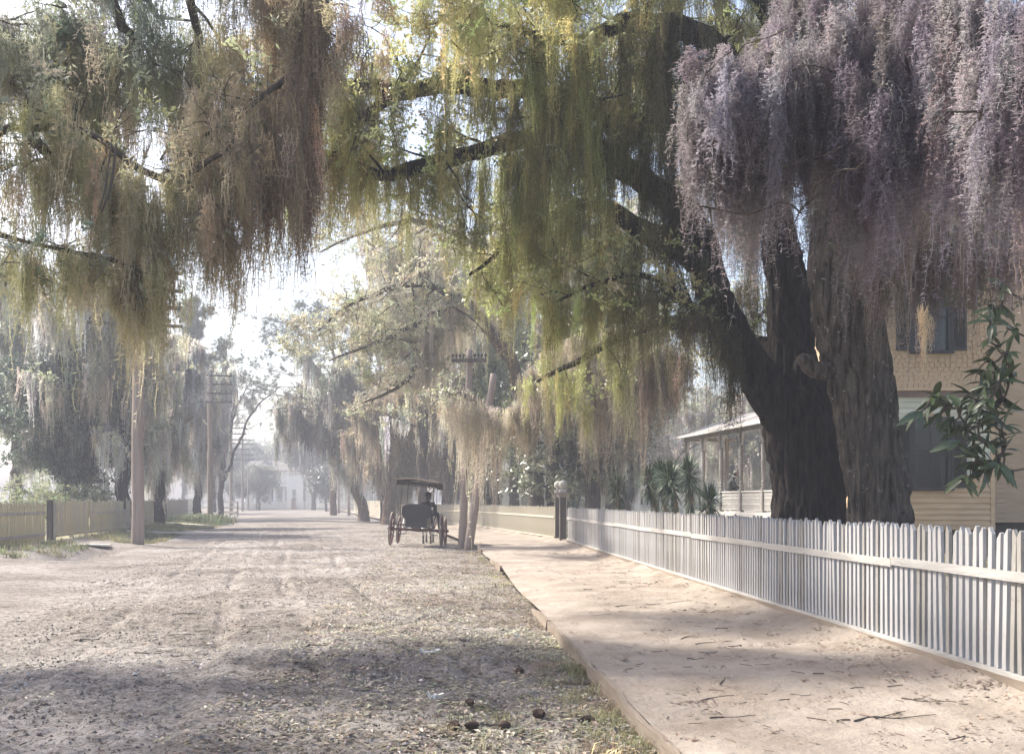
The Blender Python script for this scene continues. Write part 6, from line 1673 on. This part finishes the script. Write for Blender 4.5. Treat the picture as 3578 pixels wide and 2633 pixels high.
b4 = T5.limb([pxr(1700, 900, 42, 12), pxr(1560, 800, 41, 11), pxr(1400, 780, 40, 9), pxr(1250, 820, 40, 5), pxr(1120, 880, 40, 3)], n=8)
b5 = T5.limb([pxr(1830, 1420, 44.5, 18), pxr(1760, 1440, 38, 18), pxr(1720, 1445, 33, 16), pxr(1680, 1420, 31, 13), pxr(1620, 1380, 30, 9), pxr(1575, 1380, 30, 5), pxr(1540, 1420, 30, 2)], n=10, rough=.03)
b6 = T5.limb([pxr(1830, 1440, 44, 16), pxr(1840, 1420, 36, 17), pxr(1880, 1390, 31, 14), pxr(2000, 1290, 29, 11), pxr(2130, 1240, 28, 8), pxr(2280, 1230, 27, 5), pxr(2420, 1260, 27, 3)], n=10, rough=.03)
b7 = T5.limb([pxr(1710, 950, 42.5, 10), pxr(1850, 900, 42, 8), pxr(2000, 920, 42, 5), pxr(2120, 990, 42, 3)], n=8)
for q, n, ln in ((b1, 16, 2.2), (b2, 16, 2.4), (b3, 12, 2.0), (b4, 14, 2.4), (b5[20:], 6, 1.0), (b6[25:], 10, 1.2), (b7, 8, 2.2)): T5.sprout(q, n, ln, .4, 2, .08, .15, 4, .8, .06)
T5.wood()
pl = T5.leaf_points(3.0, .25)
far = pl[:, 1] > 35; pl = np.vstack([pl[far], pl[~far][::4]])
T5.leaves(pl, 1.3, tints((0.50, 0.47, 0.31), len(pl), .3, .06, pl, (0.24, 0.23, 0.13), .3), SPRAY)
cp = []; cl = []
for rows, st in (([(1545, 1400, 30, 1.4), (1620, 1385, 30, 2.2), (1690, 1430, 30.5, 2.3), (1760, 1450, 31, 1.6)], .045),
                 ([(1780, 1440, 31, 1.2), (1880, 1390, 31, 1.7), (2000, 1295, 29, 1.9), (2130, 1250, 28, 2.2), (2280, 1240, 27, 2.2), (2400, 1260, 27, 1.3)], .016),
                 ([(1820, 1340, 30, 1.6), (1950, 1220, 29, 1.6), (2100, 1160, 28, 1.8), (2300, 1160, 27, 1.6)], .028),
                 ([(1590, 1050, 40, 3.0), (1540, 1090, 39, 3.6), (1500, 1160, 38.5, 2.8), (1470, 1220, 38, 2.0)], .04),
                 ([(1720, 900, 42, 3), (1640, 1000, 41, 3), (1600, 1050, 40, 3.2)], .07),
                 ([(1500, 1000, 39, 1.6), (1350, 1020, 38, 1.2), (1200, 1080, 38, 1)], .3),
                 ([(1700, 950, 42, 2), (1900, 920, 42, 2.4), (2080, 960, 42, 2.6)], .10)):
    a, b = curtain(rows, st, (.10, .40, .10)); cp.append(a); cl.append(b)
cp = np.vstack(cp); cl = np.concatenate(cl)
fx = np.clip((CX + cp[:, 0] / cp[:, 1] * FPX - 1900) / 400, 0, 1)[:, None]
ct = tints((0.40, 0.36, 0.295), len(cp), .25, .035, cp, (0.58, 0.53, 0.42), .5) * (1 - fx) + tints((0.27, 0.23, 0.19), len(cp), .3, .05, cp, (0.46, 0.41, 0.34), .6) * fx
T5.moss(cp, cl * (.35 + .9 * rng.random(len(cp))), lens(len(cp), .8, 1.5, 1), ct, MOSS_MID)

bg_tree('live_oak', 'reddish trunked oak draped in grey moss nearest the end of the road on the right', 1270, 83, 13, .45, (-2.5, 5.5, 5.5, 13.0), 9, 2.6, (0.286, 0.286, 0.169), GREY_MOSS, (1.2, 4.2), .30, 2.2, 1.2, 'bark_red', lean=-1.2, group=gr, malt=(0.60, 0.60, 0.55))
bg_tree('live_oak', 'stout moss hung oak with twin stems left of the carriage', 1357, 73, 12.5, .48, (1.0, 5.0, 5.0, 12.5), 9, 2.4, (0.286, 0.260, 0.156), (0.364, 0.305, 0.247), (1.5, 4.5), .26, 2.0, 1.1, 'bark_red', lean=.4, fork=.3, group=gr, malt=(0.546, 0.494, 0.403))
bg_tree('live_oak', 'thin dark young oak between the reddish trunk and the twin stemmed oak', 1333, 80, 7, .12, (0.2, 1.8, 4, 7.5), 4, 1.2, (0.208, 0.221, 0.117), GREY_MOSS, (.6, 1.8), .5, group=gr)
bg_tree('live_oak', 'moss curtained oak standing behind the carriage canopy', 1560, 72, 11.5, .36, (-.5, 5.2, 4.0, 10.5), 10, 2.2, (0.325, 0.273, 0.169), (0.390, 0.319, 0.240), (1.5, 3.8), .22, 1.6, 1.1, group=gr, malt=(0.546, 0.455, 0.338))
bg_tree('live_oak', 'bare looking mossy oak right of the slim pole among yard trunks', 2067, 48, 11, .42, (0.5, 3.2, 5, 11), 8, 1.8, (0.182, 0.195, 0.091), (0.286, 0.260, 0.208), (.8, 2.4), .4, group=gr)
bg_tree('live_oak', 'slightly leaning yard trunk right of the gate balls', 2140, 47, 11, .34, (0.8, 3.0, 5, 11), 8, 1.8, (0.182, 0.195, 0.091), (0.286, 0.260, 0.208), (.8, 2.4), .4, group=gr, lean=-.4)
bg_tree('live_oak', 'mossy oak hanging over the white outbuilding behind the lone yucca', 2190, 62, 10, .4, (-.5, 3.2, 4.0, 10), 8, 1.8, (0.221, 0.221, 0.117), (0.442, 0.390, 0.312), (1.2, 3.2), .35, group=gr)
bg_tree('live_oak', 'tall airy oak whose pale leaves lace the sky above the carriage', 1475, 60, 20, .34, (-.5, 5.5, 8.5, 20), 15, 3.0, (0.620, 0.585, 0.377), (0.546, 0.481, 0.338), (1.0, 3.2), .8, 2.0, .8, group=gr, alt=(0.338, 0.325, 0.169), n1=7)
bg_tree('live_oak', 'tall airy oak lacing the sky above the slim pole', 1800, 68, 23, .36, (-1.0, 6.0, 10.5, 23), 15, 3.2, (0.598, 0.598, 0.312), (0.546, 0.520, 0.338), (1.0, 3.2), .8, 2.0, .85, group=gr, alt=(0.312, 0.338, 0.143), n1=7)
bg_tree('live_oak', 'tall airy oak above the bright magnolia', 2150, 66, 22, .36, (-1.0, 6.0, 9.5, 22), 13, 3.2, (0.546, 0.559, 0.286), (0.520, 0.494, 0.325), (1.0, 3.2), .8, 2.0, .85, group=gr, alt=(0.286, 0.312, 0.130), n1=7)
# magnolia behind the gate posts
mgx = (1935 - CX) / FPX * 49
MT = Tree('magnolia', 'broad dark green magnolia behind the gate posts', (mgx, 49, .15), M['bark_dark'], 'tree', gr)
mk = MT.limb([pxr(1938, 1800, 49, 32), pxr(1935, 1700, 49, 28), pxr(1930, 1560, 49, 24), pxr(1920, 1400, 49, 18), pxr(1900, 1250, 49, 8)], n=14, rough=.05, keep=False)
for k in range(26):
    i = int(len(mk) * (.25 + .7 * k / 26)); i = min(i, len(mk) - 1); s = mk[i]; a = 2.4 * k
    L_ = 2.9 * (1.1 - .5 * k / 26)
    e = s[:3] + np.array([math.cos(a) * L_, math.sin(a) * L_ * .8, .1 - .25 * (k < 10)])
    q = MT.limb([(*s[:3], .06), (*((s[:3] + e) / 2 + (0, 0, .12)), .04), (*e, .015)], n=6, rough=0)
    MT.sprout(q, 7, 1.0, .5, 1, .15, .2, 3, .8, 0, 4)
MT.wood(); pl = MT.leaf_points(2.6, .15)
MT.leaves(pl, 1.0, tints((0.075, 0.10, 0.045), len(pl), .28, .07, pl, (0.169, 0.195, 0.091), .6), MAGN)
bg_tree('magnolia', 'tall bright green magnolia above the slim pole crossarm', 1735, 59, 11.5, .27, (-.7, 2.7, 6.2, 12.0), 12, 1.5, (0.247, 0.286, 0.098), None, per=3.0, size=1.05, coll=MAGN, group=gr, alt=(0.130, 0.169, 0.065), levels=2)
bg_tree('shrub', 'silvery small leaved shrub beside the gate post', 2003, 49, 3.2, .07, (0, 1.0, 1.4, 3.2), 7, .7, (0.546, 0.572, 0.468), None, per=2.0, size=.5, group='yard shrubs', levels=2)
bg_tree('shrub', 'dusty dark bush right of the prop pole', 1690, 60, 4.2, .1, (0, 1.3, 1.0, 4.2), 8, .9, (0.260, 0.260, 0.182), (0.390, 0.364, 0.286), (.5, 1.4), .7, per=2.0, size=.6, group='yard shrubs')
# right background woods
for k, (px, Y, h, lb) in enumerate(((1760, 104, 13, 'pale hazy oak behind the left end of the white outbuilding'), (1960, 112, 14, 'hazy oak behind the middle of the white outbuilding'), (2130, 100, 12, 'hazy oak behind the right end of the white outbuilding'), (2300, 108, 13, 'hazy oak above the yucca clump'), (2440, 96, 12.5, 'hazy oak behind the left veranda posts'), (2570, 84, 11.5, 'moss curtained oak behind the middle of the veranda'), (2690, 78, 11, 'moss curtained oak behind the right of the veranda'), (2820, 90, 13, 'hazy oak seen between the two great trunks'))):
    bg_tree('live_oak', lb, px, Y, h, .34, (0, 5.2, 2.5, h), 10, 2.4, (0.260, 0.260, 0.169), (0.390, 0.364, 0.325), (1.5, 4.0), .38, 1.3, 1.3, group='hazy trees behind the right yard', mw=(1.4, 2.6))
bx = bg_tree('bare_tree', 'leafless grey tree over the yuccas', 2290, 70, 8.5, .22, (0, 4.0, 3.5, 8.5), 9, 2.4, None, (0.442, 0.429, 0.403), (.6, 1.6), 1.6, group='hazy trees behind the right yard')

# left side
bg_tree('cedar', 'dark bushy cedar behind the olive pickets at far left', 235, 52, 9.5, .25, (-.3, 3.2, 2.6, 9.8), 16, 1.9, (0.035, 0.055, 0.035), (0.325, 0.338, 0.286), (.6, 1.8), .9, 3.4, 1.0, 'bark_dark', group=gl, alt=(0.07, 0.10, 0.065))
bg_tree('live_oak', 'dark trunked oak just left of the big bare pole', 432, 51, 13, .36, (-1.6, 3.4, 5.0, 13.5), 11, 2.4, (0.40, 0.40, 0.27), (0.62, 0.585, 0.48), (1.2, 3.6), .42, 1.3, 1.0, 'bark_dark', group=gl)
bg_tree('live_oak', 'oak curtained with grey moss right of the big bare pole', 555, 63, 12.5, .36, (-.6, 3.0, 2.2, 12.5), 13, 2.2, (0.44, 0.42, 0.30), (0.62, 0.565, 0.465), (1.5, 4.0), .32, .8, 1.0, 'bark_dark', group=gl)
bg_tree('live_oak', 'mossy oak close before the second pole', 690, 87, 13.5, .36, (-.8, 4.2, 2.4, 14), 13, 2.4, (0.44, 0.42, 0.31), (0.62, 0.57, 0.48), (1.5, 4.4), .36, .8, 1.0, 'bark_dark', group=gl)
bg_tree('live_oak', 'mossy oak overhanging the far left edge', 60, 58, 14, .4, (0, 5.5, 4.0, 14), 10, 2.6, (0.221, 0.260, 0.156), (0.562, 0.583, 0.484), (1.2, 3.0), .5, 2.0, 1.2, group=gl)
bg_tree('live_oak', 'tall pale oak filling the sky behind the left boughs', 300, 98, 27, .38, (0, 8.0, 14, 27), 10, 3.2, (0.442, 0.468, 0.325), (0.546, 0.520, 0.390), (1.2, 3.2), 1.0, 2.2, 1.0, group=gl, n1=7)
bg_tree('live_oak', 'grey oak past the second pole on the left', 745, 128, 13, .35, (-2.5, 4.0, 3, 13), 9, 2.4, (0.260, 0.260, 0.195), (0.390, 0.377, 0.338), (1.2, 3.4), .5, 1.6, 1.3, group=gl)
bg_tree('bare_tree', 'leafless tree stretching bare boughs right over the second pole', 770, 98, 13.5, .3, (2.6, 3.8, 7.5, 14.5), 6, 2.6, None, (0.364, 0.351, 0.312), (.5, 1.5), 2.5, group=gl)
pine('pine_tree', 'tall pine behind the second pole on the left', 690, 100, 21.5, .3, 12.5, 4.2, 22, (0.156, 0.169, 0.098), moss=(0.468, 0.442, 0.364))
pine('pine_tree', 'pine stretching long boughs left over the road from the right side', 1165, 112, 23, .34, 12.5, 9.5, 24, (0.085, 0.10, 0.06), side=-.55)
pine('pine_tree', 'hazy pine standing behind the leafy bough over the road', 1330, 118, 24, .34, 13, 6.5, 20, (0.130, 0.143, 0.091), side=-.2)
for k, (px, Y, h, s, lb) in enumerate(((120, 47, 3.0, 1.0, 'pale green shrub at the far left behind the palings'), (200, 50, 2.6, .9, 'pale green shrub behind the olive pickets, second from left'), (275, 52, 2.9, 1.0, 'pale green shrub behind the olive pickets, third from left'), (345, 54, 2.6, .9, 'pale green shrub beside the dark trunk'))):
    bg_tree('shrub', lb, px, Y, h * .72, .04, (0, 1.8, .3, h * .8), 8, 1.1, (0.429, 0.481, 0.247), None, per=.9, size=.5, group='yard shrubs', z0=.15)
p_ = np.column_stack([rng.normal(-22.9, .75, 260), rng.normal(73.6, 1.3, 260), np.full(260, .02)])
wd = scatter('weeds', None, p_, 3.0 + 3.0 * rng.random(260), tints((0.143, 0.169, 0.091), 260, .3, .08), GRASS, flat_rot(260)); tag(wd, 'tall dark weeds round the foot of the second pole')

# end of the road
for k, (px, Y, h, lb) in enumerate(((640, 190, 16, 'faint tree far off left of the third pole'), (730, 205, 13, 'faint tree behind the third pole'), (815, 215, 14, 'faint tree behind the fourth pole'), (905, 222, 15, 'faint tree above the columned porch'), (985, 214, 16, 'faint tree above the columned house chimney'), (1070, 205, 15, 'faint tree behind the tall white pillar'), (1160, 196, 18, 'faint tree behind the small porch'), (1260, 186, 18, 'faint tree right of the small porch'), (1360, 172, 18, 'faint tree behind the twin stemmed oak'), (1470, 160, 17, 'faint tree behind the carriage'), (1600, 150, 17, 'faint tree behind the slim pole'))):
    bg_tree('live_oak', lb, px, Y, h, .35, (0, 7.0, 2.5, h), 9, 3.2, (0.195, 0.208, 0.156), (0.312, 0.312, 0.299), (1.5, 3.5), 1.1, 2.2, 2.0, group=gf, mw=(2, 3.4), n1=5, n2=3)
bg_tree('live_oak', 'hazy oak spreading before the columned house', 1095, 168, 12, .4, (-1.0, 5.0, 6.0, 13.0), 9, 2.8, (0.195, 0.202, 0.156), (0.312, 0.299, 0.286), (1.5, 4.5), .6, 2.6, 1.5, group=gf)
bg_tree('live_oak', 'small round hazy tree before the columned porch', 905, 172, 7.5, .2, (.6, 3.6, 3.6, 8.2), 9, 1.6, (0.169, 0.182, 0.143), None, per=3.0, size=1.2, group=gf)
bg_tree('live_oak', 'small dark hazy tree left of the columned porch', 848, 176, 7.0, .2, (0, 2.8, 2.4, 7.4), 9, 1.5, (0.156, 0.169, 0.130), None, per=3.0, size=1.2, group=gf)
bg_tree('magnolia', 'small dark magnolia before the small porch', 1140, 150, 6.5, .16, (-.3, 2.6, 2.4, 6.8), 10, 1.4, (0.130, 0.143, 0.104), None, per=2.6, size=1.6, coll=MAGN, group=gf)

# ------------------------------------------------------------------ far buildings and fences
M['far_wall'] = surf('far_clapboard', (0.52, 0.50, 0.47), (0.66, 0.64, 0.60), 3, 0.8, bump=0.1)
M['far_dark'] = plain('far_shaded_opening', (0.07, 0.065, 0.06), 0.8)
M['far_brick'] = surf('far_brick', (0.26, 0.20, 0.165), (0.40, 0.33, 0.28), 3, 0.9, bump=0.2)
M['far_white'] = surf('far_whitewash', (0.70, 0.69, 0.67), (0.84, 0.83, 0.80), 3, 0.8, bump=0.1)
M['greenish'] = surf('grey_green_door', (0.26, 0.27, 0.22), (0.36, 0.37, 0.31), 3, 0.8, bump=0.1)

def siding(parent, mat, x0, x1, y, z0, z1, step, nm='siding'):
    b = MB(); z = z0
    while z < z1 - .01:
        h = min(step, z1 - z)
        b.prism([(0, 0), (.04, 0), (.008, h), (0, h)], x1 - x0, Matrix.Translation((x0, y, z)) @ CP); z += step
    return tag(b.build(nm, mat, parent), kind='stuff')
def bx3(nm, mat, parent, x0, x1, y0, y1, z0, z1): return MB().box(((x0 + x1) / 2, (y0 + y1) / 2, (z0 + z1) / 2), (x1 - x0, y1 - y0, z1 - z0)).build(nm, mat, parent)
def far_window(parent, x0, x1, y, z0, z1, d=.06):
    w = bx3('window', M['far_white'], parent, x0 - .12, x1 + .12, y - d, y - .005, z0 - .12, z1 + .12)
    n = 2
    for i in range(2):
        for j in range(2):
            a, b = x0 + (x1 - x0) * i / 2 + .04, x0 + (x1 - x0) * (i + 1) / 2 - .04; c, e = z0 + (z1 - z0) * j / 2 + .04, z0 + (z1 - z0) * (j + 1) / 2 - .04
            bx3('pane', M['far_dark'], w, a, b, y - d - .02, y - d - .002, c, e)
    return w
# columned house at the end of the road
Yh = 192.0; k_ = Yh / FPX
def hx(px): return (px - CX) * k_
def hz_(py): return EYE - (py - HY) * k_
H2 = empty('house', (hx(950), Yh, .2)); tag(H2, 'hazy two storey house with white porch columns at the end of the road', 'house')
bx3('wall', M['far_wall'], H2, hx(845), hx(1062), Yh + 3, Yh + 12, .2, 7.6); siding(H2, M['far_wall'], hx(845), hx(1062), Yh + 2.99, .6, 7.5, .26)
gable('roof', hx(845), hx(1062), Yh + 3, Yh + 12, 7.6, 1.8, M['roofs'], H2, .5, 'x', .2)
bx3('chimney', M['far_brick'], H2, hx(893), hx(907), Yh + 6, Yh + 7.2, 8.2, 10.2)
pr = bx3('porch', M['far_wall'], H2, hx(848), hx(1000), Yh, Yh + 2.9, .2, 1.15)
bx3('porch_roof', M['far_white'], pr, hx(846), hx(1002), Yh - .3, Yh + 2.9, hz_(1698), hz_(1692))
for px in (858, 891, 924, 959, 992): MB().lathe([(.42, 1.15), (.42, 1.4), (.34, 1.45), (.28, hz_(1702) - .1), (.40, hz_(1702)), (.40, hz_(1699))], 10, (hx(px), Yh + .3, 0)).build('column', M['far_white'], pr, smooth=True)
bx3('railing', M['far_white'], pr, hx(898), hx(990), Yh + .25, Yh + .35, 1.85, 2.0)
for a, b in ((868, 880), (905, 915), (935, 950), (975, 996)): far_window(H2, hx(a), hx(b), Yh + 2.95, 1.4, 3.9)
for a, b in ((865, 875), (905, 915), (945, 955)): far_window(H2, hx(a), hx(b), Yh + 2.95, 5.2, 7.0)
bx3('wing', M['far_wall'], H2, hx(1003), hx(1060), Yh - .5, Yh + 2.9, .2, 6.6); siding(H2, M['far_white'], hx(1003), hx(1060), Yh - .505, .6, 6.5, .34)
far_window(H2, hx(1024), hx(1036), Yh - .55, 1.3, 3.8)
bx3('chimney_breast', M['far_white'], H2, hx(1066), hx(1081), Yh + .5, Yh + 2, .2, hz_(1615))
H3 = empty('house', (hx(1230), 182, .2)); tag(H3, 'small hazy porch house partly behind the reddish trunk', 'house')
k_ = 182 / FPX
bx3('wall', M['far_wall'], H3, hx(1175), hx(1420), 184, 192, .2, 5.2); siding(H3, M['far_wall'], hx(1175), hx(1420), 183.99, .6, 5.1, .26)
gable('roof', hx(1175), hx(1420), 184, 192, 5.2, 2.8, M['roofs'], H3, .6, 'x', .2)
pr = bx3('porch', M['far_wall'], H3, hx(1200), hx(1310), 181.5, 183.9, .2, 1.0); bx3('porch_roof', M['far_white'], pr, hx(1198), hx(1312), 181.2, 183.9, hz_(1701), hz_(1696))
for px in (1204, 1250, 1287, 1306): bx3('column', M['far_white'], pr, hx(px) - .16, hx(px) + .16, 181.6, 181.9, 1.0, hz_(1701))
for a, b in ((1230, 1244), (1294, 1306), (1330, 1346), (1380, 1396)): far_window(H3, hx(a), hx(b), 183.95, 1.5, 3.9)
fence('picket_fence', 'long white picket fence crossing the end of the road', [(-57, 180.5), (-27.2, 178.3)], .2, 1.5, .30, .15, .04, [M['far_white']], (0,), [(.35, .12, .05), (1.05, .12, .05)], base=(-.05, .12, .06, M['far_white']), sides=-1, individual=False)
bx3('hedge_gap', M['far_brick'], None, P(1019, 0, 178)[0], P(1033, 0, 178)[0], 177.4, 178.0, .1, 1.95) if False else None
r = empty('gate_pier', (P(1026, 0, 178.6)[0], 178.6, .2)); tag(r, 'dark brick gate pier in the far white fence', 'pier')
MB().box((0, 0, .8), (.72, .6, 1.7)).build('shaft', M['far_brick'], r, local=True); MB().box((0, 0, 1.69), (.86, .74, .1)).build('cap', M['far_dark'], r, local=True)
fence('board_fence', 'plain grey board fence right of the reddish trunk at the road end', [(-27.0, 178), (-20.5, 130), (-9.6, 84.6)], .2, 1.45, .24, .225, .03, [M['picket_tan']], (3,), [(.9, .12, .04)], base=(-.03, .1, .08, M['picket_tan']), sides=1, individual=False)
# long white outbuilding in the right yard
Yo = 80.0; k_ = Yo / FPX
OB = empty('outbuilding', (hx(1960), Yo, .2)); tag(OB, 'long low white clapboard outbuilding with grey doors behind the yard trees', 'outbuilding')
zt = hz_(1655)
bx3('wall', M['far_white'], OB, hx(1690), hx(2232), Yo, Yo + 6, .2, zt); siding(OB, M['far_white'], hx(1690), hx(2232), Yo - .005, .3, zt, .2)
bx3('wing', M['far_white'], OB, hx(2234), hx(2465), Yo + 3.0, Yo + 9, .2, zt - .3); siding(OB, M['far_white'], hx(2234), hx(2465), Yo + 2.995, .3, zt - .3, .2)
gable('roof', hx(1690), hx(2232), Yo, Yo + 6, zt, 1.3, M['roofs'], OB, .4, 'x'); gable('roof', hx(2250), hx(2465), Yo + 3, Yo + 9, zt - .3, 1.2, M['roofs'], OB, .3, 'x')
for a, b, t_, bt in ((1733, 1753, 1722, 1775), (1822, 1848, 1704, 1778), (1897, 1932, 1716, 1778), (1986, 2022, 1702, 1778), (2096, 2131, 1714, 1778), (2178, 2200, 1700, 1778)):
    d = bx3('door', M['greenish'], OB, hx(a), hx(b), Yo - .10, Yo - .052, hz_(bt), hz_(t_)); bx3('handle', M['iron'], d, hx(b) - .12, hx(b) - .06, Yo - .13, Yo - .102, 1.1, 1.2)
bx3('corner_board', M['far_white'], OB, hx(2226), hx(2236), Yo - .07, Yo - .05, .2, zt)
for a, b, t_, bt in ((2240, 2247, 1706, 1760), (2260, 2267, 1722, 1760), (2252, 2256, 1722, 1735), (2330, 2345, 1705, 1740), (2400, 2415, 1705, 1740)):
    bx3('window', M['far_dark'], OB, hx(a) * 1.035, hx(b) * 1.035, Yo + 2.9, Yo + 2.95, hz_(bt) - .05, hz_(t_) - .05)
fence('picket_fence', 'low pale picket fence in front of the white outbuilding', [(-3.8, 72), (12.6, 70)], .2, 1.0, .16, .075, .025, [M['far_white']], (0,), [(.3, .07, .03), (.75, .07, .03)], sides=-1, individual=False, post=(2.6, .1, 1.2))
# ------------------------------------------------------------------ haze in the air
hz = MB().box((-5, 190, 12.0), (420, 500, 27.6)).build('haze', None)
hm, nt, o_ = new_mat('haze')
pv = N(nt, 'ShaderNodeVolumePrincipled', Density=0.0024, Anisotropy=0.0)
pv.inputs['Color'].default_value = (0.84, 0.87, 0.98, 1)
nt.links.new(pv.outputs[0], o_.inputs['Volume'])
hz.data.materials.append(hm)
tag(hz, 'pale haze in the air over the street', kind='stuff')
